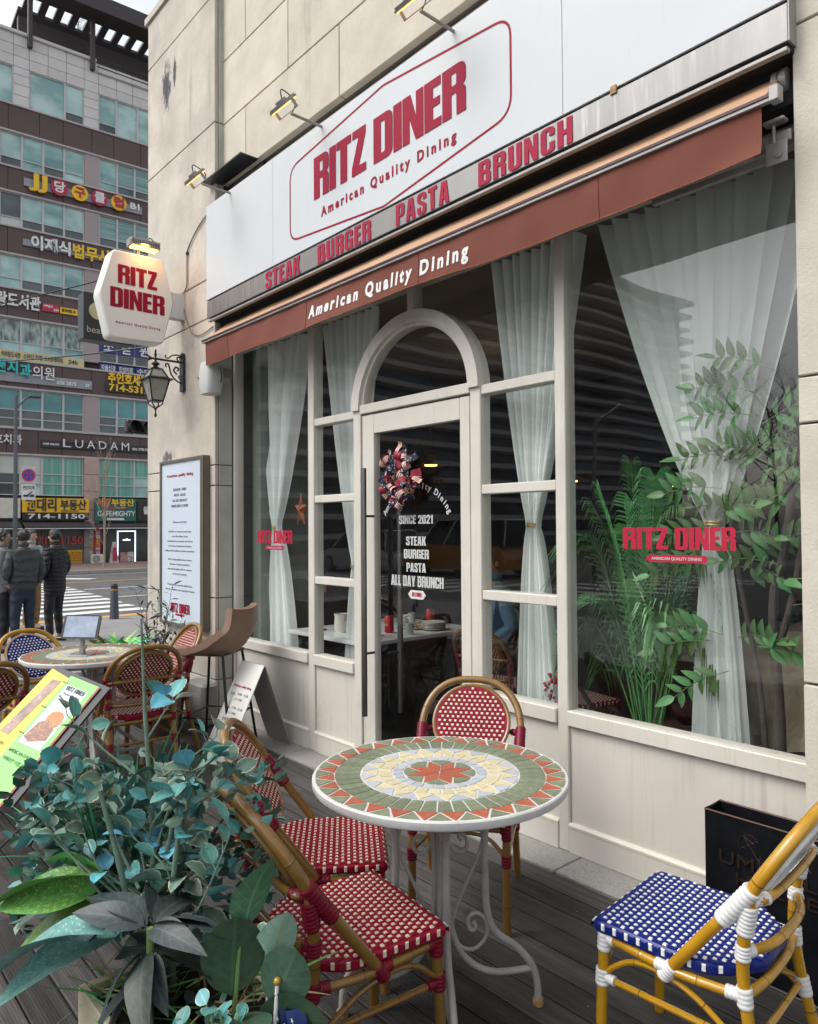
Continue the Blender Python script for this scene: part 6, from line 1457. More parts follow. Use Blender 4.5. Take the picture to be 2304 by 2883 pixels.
def window(s0, s1, z0, z1, splits, mats, par=ob):
    """window > frame bars + one pane per light; meshes shared between alike windows"""
    w_, h_ = round(s1-s0, 2), round(z1-z0, 2); key = (w_, h_, tuple(round(x, 2) for x in splits))
    if key not in WC:
        b = MB(); f = .045
        for q in ((0, 0, w_, f), (0, h_-f, w_, h_), (0, f, f, h_-f), (w_-f, f, w_, h_-f)): b.box(q[0], -.06, q[1], q[2], .02, q[3])
        for x in splits: b.box(f, -.05, x-f/2, w_-f, .02, x+f/2)
        WC[key] = b.mesh('window', wfr)
    o = bpy.data.objects.new('window', WC[key]); COL.objects.link(o); o.parent = par; o.location = (s0, .10, z0)
    zz = [0]+list(splits)+[h_]
    for i, (a, c_) in enumerate(zip(zz, zz[1:])):
        mi = mats[i % len(mats)]; k2 = (w_, round(c_-a, 2), mi)
        if k2 not in WC: b = MB(); b.add([(.04, 0, 0), (w_-.04, 0, 0), (w_-.04, 0, c_-a), (.04, 0, c_-a)], [(0, 1, 2, 3)]); WC[k2] = b.mesh('pane', PM[mi])
        p = bpy.data.objects.new('pane', WC[k2]); COL.objects.link(p); p.parent = o; p.location = (0, .0, a)
bayL = [-5.68, -4.78, -3.88, -2.97, -2.07]; bayR = [-1.38, -.53, .32, 1.17, 2.02]; bayLL = [-10.0, -9.1, -8.2, -7.3, -6.4]; bayRR = [2.7, 3.55, 4.4, 5.25, 6.1]
rb_ = random.Random(9)
floors = [(18.08, 19.64, [.42], [(2, 3), (0, 1), 1]), (15.33, 16.86, [.42], 0), (12.5, 14.0, [.45], 0), (9.62, 11.1, [.42], 0), (6.13, 7.9, [.42, .82], 0), (3.05, 4.88, [.55, 1.0], 0)]
choice = {0: [(2, 1), (0, 0), (2, 0), (1, 1)], 1: [(7, 2), (2, 1), (2, 0), (2, 1)], 2: [(0, 1), (2, 0), (2, 1), (2, 0)], 3: [(0, 4), (0, 4), (0, 4), (0, 4)], 4: [(2, 2, 6), (2, 2, 6), (2, 2, 6), (2, 2, 6)], 5: [(2, 2, 7), (1, 7, 7), (5, 5, 5), (5, 5, 5)]}
chR = {0: [(0, 0), (2, 3), (2, 3), (0, 3)], 1: [(2, 3), (2, 3), (2, 3), (0, 1)], 2: [(2, 0), (0, 0), (2, 1), (0, 1)], 3: [(2, 2), (2, 2), (2, 2), (2, 2)], 4: [(2, 2, 6), (2, 0, 6), (0, 2, 6), (2, 2, 6)], 5: [(5, 5, 5), (5, 5, 5), (1, 1, 5), (5, 5, 5)]}
for fi, (z0, z1, sp_, _) in enumerate(floors):
    for bi, bay in enumerate((bayLL, bayL, bayR, bayRR)):
        for ci, (a, c_) in enumerate(zip(bay, bay[1:])): window(a, c_, z0, z1, sp_, (choice if bi < 2 else chR)[fi][ci])
for a, c_ in ((-6.4, -5.68), (-2.07, -1.38), (2.02, 2.7)):
    for z0, z1, *_ in floors: MB().cbox(a+.01, -.01, z0-.08, c_-.01, .12, z1+.08, .01).build('pier_panel', mauve, ob)
bands = [(19.72, 20.88), (16.94, 18.0), (14.08, 15.25), (11.18, 12.42), (7.98, 9.14), (4.96, 6.05)]
for z0, z1 in bands:
    x = -10.0; i = 0
    while x < 6: x2 = x+(1.02 if i % 2 else 1.3); MB().cbox(x+.008, -.02, z0, min(x2, 6.1)-.008, .1, z1, .008).build('band_panel', brown, ob); x = x2; i += 1
    MB().cbox(-10, -.09, z1, 6.1, .1, z1+.085, .01).build('sill', sillm, ob); MB().cbox(-10, -.07, z0-.085, 6.1, .1, z0, .01).build('sill', sillm, ob)
MB().cbox(-10, -.04, 9.22, -2.07, .09, 9.60, .01).build('notice_strip', pmat('cream_strip', (.52, .46, .26), .6), ob)
# top storey stone with large windows
tw = [(-10, -5.16), (-4.5, -2.1), (-1.43, 1.55), (2.4, 5)]
def holes(x0, x1, z0, z1): return any(x1 > a+.02 and x0 < b_-.02 and z1 > 21.08 and z0 < 22.76 for a, b_ in tw)
zz = [20.97, 21.45, 21.95, 22.4, 22.76, 23.25, 23.75, 24.25]
ss = [-10, -9, -8, -7, -6, -5.16, -4.5, -3.7, -2.9, -2.1, -1.43, -.6, .2, 1.0, 1.55, 2.4, 3.3, 4.2, 5, 6.1]
for a, c_ in zip(ss, ss[1:]):
    for z0, z1 in zip(zz, zz[1:]):
        if not holes(a, c_, z0, z1): MB().cbox(a+.008, 0, z0+.008, c_-.008, .12, z1-.008, .01).build('stone_tile', stB, ob)
for a, c_, mats in ((-10, -6.9, (1,)), (-6.9, -5.16, (1,)), (-4.5, -2.95, (1,)), (-2.95, -2.1, (2, 1)), (-1.43, -.58, (2, 1)), (-.58, .45, (1,)), (.45, 1.55, (1,)), (2.4, 5, (1,))): window(a, c_, 20.95, 22.76, [.45] if len(mats) > 1 else [], mats)
MB().cbox(-10, -.12, 24.25, -1.55, .3, 24.4, .02).build('parapet_cap', stB, ob); MB().cbox(-1.5, -.12, 23.78, 6.1, .3, 23.9, .02).build('parapet_cap', stB, ob)
# roof canopy on steel posts, with daylight slots
can_ = pmat('dark_canopy', (.045, .038, .038), .6)
b = MB(); b.box(-4.75, -1.0, 26.25, 6.5, -.8, 27.0); b.box(-4.75, -.8, 26.35, 6.5, .25, 26.5); b.box(-4.75, 1.4, 26.35, 6.5, 5, 26.5); b.box(-4.75, 1.3, 24.4, 6.5, 1.6, 26.0)
for k in range(16): b.box(-4.6+k*.68, .25, 26.35, -4.28+k*.68, 1.4, 26.5)
b.build('roof_canopy', can_, ob)
for s_ in (-4.5, -1.75, 1.2): MB().cbox(s_-.1, -.25, 23.75, s_+.1, -.02, 26.3, .02).build('post', can_, ob)
b = MB(); [b.tube([(-1.5, .0, z), (6, .0, z)], .03, 6) for z in (24.1, 24.3, 24.5)]; b.build('roof_rail', can_, ob)
# ground floor
gf = pmat('shop_glass', (.025, .03, .03), .08, spec=.8); pinkst = pmat('pink_granite', (.42, .30, .26), .6, var=.1, scale=3)
for a, c_ in ((-2.07, -1.38), (-6.4, -5.68), (2.02, 2.7)):
    for z0, z1 in ((-.3, .6), (.6, 1.5), (1.5, 2.4), (2.4, 3.3), (3.3, 4.1), (4.1, 4.88)): MB().cbox(a+.01, -.10, z0+.01, c_-.01, .2, z1-.01, .01).build('pilaster_stone', pinkst if z1 > 1.6 else pmat('grey_pil%d' % int(z1*10), (.25, .24, .23), .7), ob)
MB().box(-10, .05, -.3, 6.1, .1, 2.98).build('shop_glass', gf, ob)
for s_ in (-4.6, -3.85, -2.98, -2.1, -.55, .36, 1.2): MB().cbox(s_-.03, -.01, -.3, s_+.03, .06, 1.9, .005).build('shop_post', pmat('post_bronze%d' % int(s_*10+100), (.12, .11, .10), .5), ob)
MB().cbox(-4.6, -.03, -.3, -2.1, .05, -.12, .01).build('shop_base', pmat('shop_base', (.2, .2, .2), .7), ob)
MB().cbox(-2.97, -.02, -.22, -2.13, .04, .50, .003).build('orange_notice', pmat('orange_notice', (.68, .33, .01), .6), ob)
oi_ = ob.children[-1]

def bsign(label, s0, z0, name='shop_sign'):
    return thing(name, label, 'sign', BW(s0, 0, z0), BA, None)
yel = pmat('yellow_letter', (.75, .47, .02), .5); whl = pmat('white_letter', (.66, .66, .64), .5); tell = pmat('teal_letter', (.03, .42, .42), .5); rail_m = pmat('sign_rail_grey', (.26, .27, .29), .5)
blk = pmat('black_sign', (.015, .015, .017), .4); dgreen = pmat('green_sign', (.01, .12, .09), .45); yelp = pmat('yellow_sign', (.78, .45, .01), .45); navy = pmat('navy_sign', (.02, .03, .16), .5); crim = pmat('crimson_disc', (.40, .02, .06), .5); orl = pmat('orange_letter', (.75, .15, .02), .5)
def ltx(par, s_, x, z, w_, h_, m_, d=-.16, bold=.035, dep=.03): return text(s_, m_, par, (x, d, z), X, Z, w_, h_, dep, bold=bold)
s1 = bsign('billiard club sign with yellow JJ letters and four round syllable discs', -4.72, 17.3)
MB().cbox(0, -.12, -.02, 5.35, -.02, .36, .01).build('rail', rail_m, s1)
ltx(s1, 'JJ', .18, .0, .78, .62, yel, -.2, .03, .08)
for i, (ch, mc, ml) in enumerate((('당', crim, whl), ('구', yelp, crim), ('클', crim, whl), ('럽', yelp, crim))):
    x = 1.49+.90*i; MB().prism([(cos(2*pi*k/28)*.37, sin(2*pi*k/28)*.37) for k in range(28)], (x, -.14, .24), X, Z, .1).build('disc', mc, s1)
    text(ch, ml, s1, (x, -.25, .06), X, Z, .48, .40, .02, bold=.03, align='C')
ltx(s1, 'B1', 4.76, .16, .46, .30, whl, -.14)
s2 = bsign('law office sign in white and yellow syllables on the brown band', -4.75, 14.4)
MB().cbox(0, -.12, .12, 4.0, -.02, .42, .01).build('rail', rail_m, s2); ltx(s2, '이재식', .32, .08, 1.70, .50, whl, -.18); ltx(s2, '법무사', 2.12, .06, 1.75, .52, yel, -.18)
s3 = bsign('library cafe sign in white syllables with small maroon and yellow plates', -6.3, 11.55)
ltx(s3, '피랑도서관', .0, .1, 2.3, .50, whl, -.1); MB().cbox(2.38, -.1, .08, 3.1, -.04, .46, .01).build('maroon_plate', crim, s3); ltx(s3, '24H', 2.85, .15, .22, .12, whl, -.105, dep=.01); ltx(s3, '가맹문의', 2.41, .28, .40, .10, whl, -.105, dep=.01)
MB().cbox(3.14, -.1, .1, 3.92, -.04, .40, .01).build('yellow_plate', yelp, s3); ltx(s3, '정자역점 4F', 3.2, .2, .62, .12, inkd, -.105, dep=.01)
s4 = bsign('dental clinic sign with teal and white letters and a grey number bar', -6.0, 8.2)
MB().cbox(.0, -.12, -.02, 4.27, -.03, .40, .01).build('bar', rail_m, s4); ltx(s4, '건치', .1, .40, .95, .52, tell, -.2); ltx(s4, '과', 1.13, .26, .48, .50, tell, -.2); ltx(s4, '의원', 1.66, .26, .92, .48, whl, -.2, .01); ltx(s4, '626 2875', 2.7, .08, .86, .16, whl, -.13); ltx(s4, '3F', 3.95, .08, .22, .16, whl, -.13)
s5 = bsign('yellow tax office sign on a black backing with phone number', -1.2, 8.2)
MB().cbox(.1, -.1, -.02, 2.4, -.03, .42, .01).build('backing', blk, s5); ltx(s5, '추인호세무', .18, .46, 1.95, .42, yel, -.16); ltx(s5, '714-5312', .24, .06, 1.95, .32, yel, -.14)
s6 = bsign('hair salon sign in white serif-like capitals', -3.95, 5.25)
MB().cbox(.0, -.1, .02, 5.2, -.03, .36, .01).build('backing', blk, s6)
for i, ch in enumerate('LUADAM'): ltx(s6, ch, .92+.535*i, .10, .36, .40, whl, -.16, 0, .012)
ltx(s6, 'HAIR SALON', .08, .16, .68, .10, whl, -.12, dep=.01); ltx(s6, '031-778-7625', 4.12, .14, .95, .12, whl, -.12, dep=.01)
s7 = bsign('white syllable dental sign at the far left of the brown band', -6.2, 5.3); ltx(s7, '호치과', .3, .08, 1.15, .36, whl, -.12, .02)
for i, (s_, ss_) in enumerate((('커피랑도서관', -5.6), ('스터디 카페', -4.70), ('도서큐레이터', -3.82), ('24h', -2.78))): t_ = text(s_, inkd, ob, (ss_, -.05, 9.32), X, Z, (.78, .78, .78, .4)[i], .2, .01, bold=.01)
s8 = bsign('navy clinic sheets with white syllables in the right-hand windows', -1.36, 9.2)
for i, (ch, l_) in enumerate((('쪼', '자율신경'), ('굳', '만성피로'), ('원', '수면'))):
    MB().cbox(.86*i, -.03, .86, .86*i+.80, .05, 1.9, .005).build('navy_sheet', navy, s8); MB().cbox(.86*i, -.03, -.02, .86*i+.80, .05, .34, .005).build('navy_sheet', navy, s8)
    ltx(s8, ch, .86*i+.18, .98, .46, .42, whl, -.045, .02, .01); ltx(s8, l_, .86*i+.06, .06, .66, .20, whl, -.045, .02, .01)
s9 = bsign('yellow and black estate agent sign with the number 714-1150', -4.75, 1.92)
MB().cbox(0, -.3, 0, 2.85, -.05, .34, .01).build('black_panel', blk, s9); MB().cbox(0, -.3, .342, 2.85, -.05, 1.0, .01).build('yellow_panel', yelp, s9)
ltx(s9, '현대리', .12, .46, 1.30, .46, inkd, -.32, .03, .01); ltx(s9, '부동산', 1.58, .52, 1.15, .38, inkd, -.32, .03, .01); ltx(s9, '714-1150', .22, .07, 2.45, .22, whl, -.32, .02, .01); ltx(s9, '공인중개사사무소', 1.6, .38, .8, .08, inkd, -.32, .0, .01)
s10 = bsign('green estate agent and CAFE MIGHTY sign', -1.62, 1.87)
MB().cbox(0, -.3, 0, 1.94, -.05, 1.1, .01).build('green_panel', dgreen, s10); ltx(s10, '서광', .08, .76, .62, .28, orl, -.32, .03, .02); ltx(s10, '부동산', .74, .76, 1.08, .27, yel, -.32, .03, .02); ltx(s10, 'CAFE', .10, .24, .66, .26, whl, -.32, .02, .01); ltx(s10, 'MIGHTY', .80, .24, 1.08, .26, whl, -.32, .02, .01)
MB().cbox(.55, -.32, .04, 1.35, -.29, .14, .005).build('pale_strip', whl, s10); MB().cbox(.5, -.32, .60, 1.5, -.30, .69, .005).build('red_strip', crim, s10); ltx(s10, '718-0078', .95, .61, .45, .07, whl, -.33, .0, .01)
s11 = bsign('small dark cafe fascia at the right with a white syllable', .38, 1.9); MB().cbox(0, -.25, 0, 2.2, -.05, .95, .01).build('panel', pmat('dark_brown_sign', (.03, .02, .018), .5), s11); ltx(s11, '왈츠', .28, .35, .6, .3, whl, -.27)
s12 = bsign('cream fascia sign at the far left behind the lamp pole', -7.6, 2.0); MB().cbox(0, -.25, 0, 2.78, -.05, .9, .01).build('panel', pmat('cream_sign', (.58, .55, .48), .5), s12)
s13 = bsign('tall crimson banner with vertical syllables on the pilaster', -1.62, -.0, 'banner'); MB().cbox(0, -.2, 0, .30, -.12, 1.65, .005).build('panel', crim, s13)
for i, ch in enumerate('피스텔상가아파트'): text(ch, (whl, whl, whl, yel, yel, whl, whl, whl)[i], s13, (.15, -.215, 1.45-.2*i), X, Z, .2, .15, .01, bold=.02, align='C')
for i, ch in enumerate('빌딩상가아파트'): text(ch, yel if 2 <= i <= 3 else whl, ob, (-1.74, -.12, 1.30-.24*i+(0 if i < 2 else -.05)), X, Z, .16, .15, .01, bold=.02, align='C')
text('714-1150', pmat('window_red_number', (.5, .03, .03), .4), ob, (-4.1, -.012, .78), X, Z, 2.0, .38, .01, bold=.02)
for i in range(4): text('오피스텔 마크힐 파크뷰'[i:i+9], inkd, ob, (-2.9, -.03, .32-.12*i), X, Z, .72, .07, .004)
block_text('COFFEE', whl, ob, (-.24, -.06, 1.02), X, Z, .32, .08, depth=.01)
def bthing(name, label, cat, s0, n0, z0, group=None): return thing(name, label, cat, BW(s0, n0, z0), BA, group)
for s0, s1, z1, lb in ((-4.75, -1.75, 1.87, 'dark shop awning under the yellow estate agent sign'), (-1.6, .8, 1.80, 'small brown awning above the cafe door'), (-8.0, -4.85, 1.9, 'dark shop awning at the far left behind the people')):
    a_ = bthing('shop_awning', lb, 'awning', s0, 0, 1.5, 'shop awnings across the road'); L = s1-s0
    b = MB(); b.prism([(0, z1-1.5), (-.9, .12), (-.9, .02), (-.86, .02), (-.86, .10), (0, z1-1.55)][::1], (0, 0, 0), Y, Z, L); b.build('cover', pmat('awning_charcoal_%d' % int(z1*100+s1*10), (.05, .045, .045), .8, var=.5, scale=20, spots=(.3, .28, .26), spotscale=40, spotlo=.7), a_)
    MB().tube([(0, -.9, .02), (L, -.9, .02)], .02, 6).build('front_bar', whl, a_)
dl = bthing('cafe_door', 'cafe door outlined with a bright white light strip', 'door', -.53, .05, -.25)
MB().cbox(.04, -.03, .02, .84, .0, 1.60, .004).build('door_leaf', gf, dl); lit = pmat('light_strip', (1, 1, 1), .4, emit=(.85, .9, 1), es=3)
b = MB(); b.box(0, -.06, 0, .035, -.02, 1.64); b.box(.845, -.06, 0, .88, -.02, 1.64); b.box(.035, -.06, 1.605, .845, -.02, 1.64); b.build('light_strip', lit, dl)
MB().cbox(.14, -.045, .10, .46, -.03, .58, .002).build('food_poster', pmat('food_poster', (.45, .25, .2), .5, var=.8, scale=9), dl); MB().cbox(.48, -.045, .12, .78, -.03, .60, .002).build('food_poster', pmat('food_poster2', (.5, .45, .42), .5, var=.7, scale=8), dl)
text('coffee', lit, dl, (.26, -.04, 1.16), X, Z, .36, .10, .01, bold=.02)
ac = bthing('air_conditioner', 'white outdoor air conditioner unit beside the crimson banner', 'air conditioner', -1.9, .55, -.13)
MB().cbox(0, -.25, 0, .58, .05, .42, .02).build('case', pmat('ac_white', (.55, .55, .52), .5), ac); b = MB()
for r_ in (.05, .09, .13, .16): b.tube([(.21+r_*cos(2*pi*i/20), -.26, .21+r_*sin(2*pi*i/20)) for i in range(20)], .008, 5, closed=True)
b.build('fan_grille', pmat('ac_grille', (.12, .12, .12), .5), ac)
wp = bthing('wrapped_sign', 'folding sign wrapped in clear plastic in front of the cafe', 'sign', -.95, 1.0, -.13)
b = MB(); b.add([(-.2, -.15, 0), (.2, -.15, 0), (.2, .15, 0), (-.2, .15, 0), (-.07, -.03, 1.0), (.07, -.03, 1.0), (.07, .03, 1.0), (-.07, .03, 1.0)], [(0, 1, 5, 4), (1, 2, 6, 5), (2, 3, 7, 6), (3, 0, 4, 7), (4, 5, 6, 7)]); b.build('wrapping', pmat('plastic_wrap', (.42, .36, .36), .25, var=.7, scale=9), wp)
MB().cbox(-.09, -.2, .1, .09, -.14, .75, .01).build('sign_panel', crim, wp)

# ============================================================= TREES
tbark = pmat('grey_bark', (.13, .11, .09), .9, var=.3, scale=20)
def bare_tree(label, loc, h, seed, levels=5, spread=.5, group='bare street trees', r0=None, mat=tbark, n0=6):
    rt = random.Random(seed); t = thing('bare_tree', label, 'tree', loc, rt.uniform(0, 6), group); trunk = MB(); br = MB(); r0 = r0 or h*.013
    def grow(p, d, L, r, lv, b):
        pts = [p]; 
        for k in range(4): d = (d+Vector((rt.uniform(-1, 1), rt.uniform(-1, 1), rt.uniform(-.3, .6)))*.13).normalized(); pts.append(pts[-1]+d*L/4)
        b.tube(pts, [r*(1-.14*k) for k in range(5)], 6 if lv > 2 else 3, cap=False)
        if lv <= 0: return
        for k in range(3 if lv > 1 else 3):
            f = rt.choice((2, 3, 4, 4)); a = rt.uniform(0, 2*pi); side = Vector((cos(a), sin(a), rt.uniform(.1, .7))).normalized()
            grow(pts[f], (d*(1-spread)+side*spread).normalized(), L*rt.uniform(.55, .78), r*.50, lv-1, br)
    pts = [Vector((0, 0, 0))]; d = Vector((0, 0, 1))
    for k in range(n0): d = (d+Vector((rt.uniform(-.06, .06), rt.uniform(-.06, .06), .1))).normalized(); pts.append(pts[-1]+d*h*.8/n0)
    trunk.tube(pts, [r0*(1-.7*k/n0) for k in range(n0+1)], 9); trunk.build('trunk', mat, t, smooth=True)
    for k in range(2, n0+1):
        for q in range(3):
            a = rt.uniform(0, 2*pi); grow(pts[k].lerp(pts[k-1], rt.random()*.8), Vector((cos(a), sin(a), rt.uniform(.4, 1.3)+(1.6 if spread < .2 else 0))).normalized(), h*(.26 if spread > .2 else .17)*(1.15-.5*k/n0), r0*(.38 if spread > .2 else .28), levels-2, br)
    br.build('branches', mat, t); return t
bare_tree('slim bare sapling in front of the green cafe sign', (-31.6, 10.75, -.13), 5.6, 3, 4, .16, 'bare street trees', .055, pmat('yellow_bark', (.30, .25, .17), .9, var=.3, scale=20), 7)
for i, (x, y, h) in enumerate(((-27.5, -52, 15), (-21, -58, 14), (-31, -70, 17), (-15, -46, 12))): bare_tree(('bare tree behind the camera, nearest of the mirrored trees', 'bare tree behind the camera, second from the road edge', 'tallest bare tree behind the camera, furthest away', 'small bare tree behind the camera at the right of the mirrored row')[i], (x, y, ZP), h, 20+i, 6, .5, 'bare trees mirrored in the glass')
bare_tree('bare twigs of a roof garden tree above the office building', BW(-1.3, -4.5, 25.9), 3.4, 41, 5, .5, None, .05)

# ============================================================= STREET FURNITURE
pole_m = pmat('dark_grey_pole', (.10, .11, .12), .5, .3)
lp = thing('street_lamp', 'tall grey street lamp at the far kerb behind the people', 'street lamp', (-30.2, 7.05, ZP+.12), 0)
MB().tube([(0, 0, 0), (0, 0, 6.6)], [.09, .06], 12).build('pole', pole_m, lp, smooth=True); MB().tube([(0, 0, 6.1), (0, .3, 6.5), (0, .55, 6.62)], .035, 8).build('arm', pole_m, lp); MB().cbox(-.14, .42, 6.58, .14, .86, 6.68, .03).build('lamp_head', pole_m, lp)
ns = thing('no_parking_sign', 'round blue and red no parking sign with a tow-away plate on the lamp pole', 'traffic sign', (-30.1, 7.47, 3.2), rad(90))
MB().cbox(-.26, 0, .0, .26, .02, .62, .01).build('upper_plate', pmat('sign_plate', (.5, .5, .5), .5), ns); MB().cbox(-.24, -.0, -.62, .24, .02, -.03, .01).build('lower_plate', whl, ns)
rg_ = pmat('sign_red', (.5, .03, .04), .4); bu = pmat('sign_blue', (.02, .05, .42), .4)
MB().prism([(cos(2*pi*i/28)*.24, sin(2*pi*i/28)*.24) for i in range(28)], (0, -.002, .31), X, Z, .01).build('red_disc', rg_, ns); MB().prism([(cos(2*pi*i/28)*.18, sin(2*pi*i/28)*.18) for i in range(28)], (0, -.013, .31), X, Z, .004).build('blue_disc', bu, ns)
for a in (45, -45): MB().prism([(-.19, -.02), (.19, -.02), (.19, .02), (-.19, .02)], (0, -.018, .31), Vector((cos(rad(a)), 0, sin(rad(a)))), Vector((-sin(rad(a)), 0, cos(rad(a)))), .003).build('slash', rg_, ns)
text('견인지역', inkd, ns, (0, -.004, -.22), X, Z, .4, .12, .004, bold=.02, align='C')
b = MB(); b.prism([(-.18, -.5), (-.18, -.42), (-.05, -.42), (.12, -.28), (.14, -.31), (.0, -.46), (.0, -.5)], (0, -.004, 0), X, Z, .004); b.prism([(.03, -.5), (.03, -.46), (.08, -.41), (.18, -.41), (.2, -.5)], (0, -.004, 0), X, Z, .004); b.build('pictogram', inkd, ns)
MB().box(-.02, .02, -.5, .02, .42, -.46).build('clamp', pole_m, ns)
tl_ = thing('traffic_light', 'black horizontal traffic light seen from behind beside the pier', 'traffic light', (-20, 7.9, 4.25), rad(90))
b = MB(); b.cbox(-.55, -.12, -.18, .55, .12, .18, .04); b.build('housing', M['black'], tl_)
for k in range(3):
    hb = MB(); hb.tube([(-.36+.36*k, -.10, .0), (-.42+.36*k, -.42, -.02)], .15, 16, cap=False); hb.build('visor', M['black'], tl_, smooth=True)
MB().tube([(.55, 0, 0), (2.2, 0, .0), (2.4, 0, -.2), (2.4, 0, -4.4)], .07, 8).build('mast', pole_m, tl_)
bo = thing('bollard', 'dark grey bollard with an orange ring at the crossing', 'bollard', (-14.2, 5.02, ZP), 0)
MB().lathe([(0, 0), (.09, .0), (.085, .02), (.062, .64), (.055, .66), (0, .67)], 20).build('post', pmat('bollard_grey', (.045, .055, .07), .5), bo, smooth=True, angle=30)
MB().lathe([(.0655, .555), (.0655, .57)], 20).build('ring', pmat('orange_ring', (.6, .25, .02), .5), bo); MB().lathe([(.066, .60), (.0645, .64), (.05, .672), (0, .68)], 20).build('cap', M['black'], bo)
for i, (p, q, sg, lb) in enumerate(((Vector((-31, 3.5, 7.3)), Vector((-10, 9, 5.6)), .35, 'black overhead cable sagging across the office building'), (Vector((-33, 4, 9.3)), Vector((-12, 11, 9.2)), .35, 'thin overhead cable in front of the library sign'))):
    cb = thing('overhead_cable', lb, 'cable', p, 0); b = MB(); b.tube([(q-p)*(k/30)-Z*sg*4*(k/30)*(1-k/30) for k in range(31)], .022, 5); b.build('wire', M['black'], cb)
# lamp in the street behind the camera (seen mirrored)
l2 = thing('street_lamp', 'street lamp behind the camera, mirrored in the large window', 'street lamp', (-14, -14.9, ZP), 0)
MB().tube([(0, 0, 0), (0, 0, 5.0), (0, -.15, 5.25)], .07, 10).build('pole', M['alu'], l2); MB().tube([(0, -.1, 5.15), (0, -1.7, 5.95)], .04, 8).build('arm', M['alu'], l2); MB().cbox(-.12, -2.1, 5.9, .12, -1.6, 6.02, .02).build('lamp_head', M['alu'], l2)

# ============================================================= TOWER BEHIND THE CAMERA (mirrored in the glass)
tw_ = thing('office_tower', 'long tower with wavy pale floor edges, mirrored in the shop windows', 'building', (-38, -40, ZP), 0)
m, t, bs = newmat('tower_glass'); tc = t.nodes.new('ShaderNodeTexCoord'); br_ = nd(t, 'ShaderNodeTexBrick'); br_.inputs['Scale'].default_value = 1; br_.inputs['Color1'].default_value = (.10, .13, .20, 1); br_.inputs['Color2'].default_value = (.16, .19, .27, 1); br_.inputs['Mortar'].default_value = (.03, .03, .03, 1); br_.inputs['Mortar Size'].default_value = .06; br_.inputs['Brick Width'].default_value = 1.5; br_.inputs['Row Height'].default_value = 1.3
mp = nd(t, 'ShaderNodeMapping'); mp.inputs['Rotation'].default_value = (rad(90), 0, rad(90)); t.links.new(tc.outputs['Object'], mp.inputs[0]); t.links.new(mp.outputs[0], br_.inputs['Vector']); t.links.new(br_.outputs[0], bs.inputs['Base Color']); bs.inputs['Roughness'].default_value = .12
MB().box(-14, -26.4, 0, -.9, 27, 24.6).build('glass_wall', m, tw_)
fin = pmat('fin_pale', (.62, .60, .57), .7)
def finmesh(ph):
    b = MB(); n = 120; vs = []
    for i in range(n+1):
        y = -26.4+53.4*i/n; x = .25+.38*sin(y*.42+ph)+.22*sin(y*.17+2*ph)
        vs += [(-1, y, 0), (x, y, 0), (x, y, .34), (-1, y, .34)]
    fs = []
    for i in range(n):
        for k in range(4): fs.append((i*4+k, i*4+(k+1) % 4, i*4+4+(k+1) % 4, i*4+4+k))
    fs += [(0, 1, 2, 3), (n*4+3, n*4+2, n*4+1, n*4)]; b.add(vs, fs); return b.mesh('floor_fin', fin)
fms = [finmesh(.5*k) for k in range(3)]
for k in range(19):
    o = bpy.data.objects.new('floor_fin', fms[k % 3]); COL.objects.link(o); o.parent = tw_; o.location = (0, 0, 24.4-1.3*k)
bk = thing('low_building', 'plain pale building behind the camera across the main road', 'building', (2, -44, ZP), 0)
MB().box(-14, -6, 0, 40, 0, 9).build('wall', pmat('pale_render', (.42, .40, .37), .8), bk)
wv = MB().box(0, 0, 0, 1.6, .1, 1.4).mesh('window', PM[2])
for i in range(12):
    for k in range(3): o = bpy.data.objects.new('window', wv); COL.objects.link(o); o.parent = bk; o.location = (-12+3*i, -.02, 1+2.8*k)

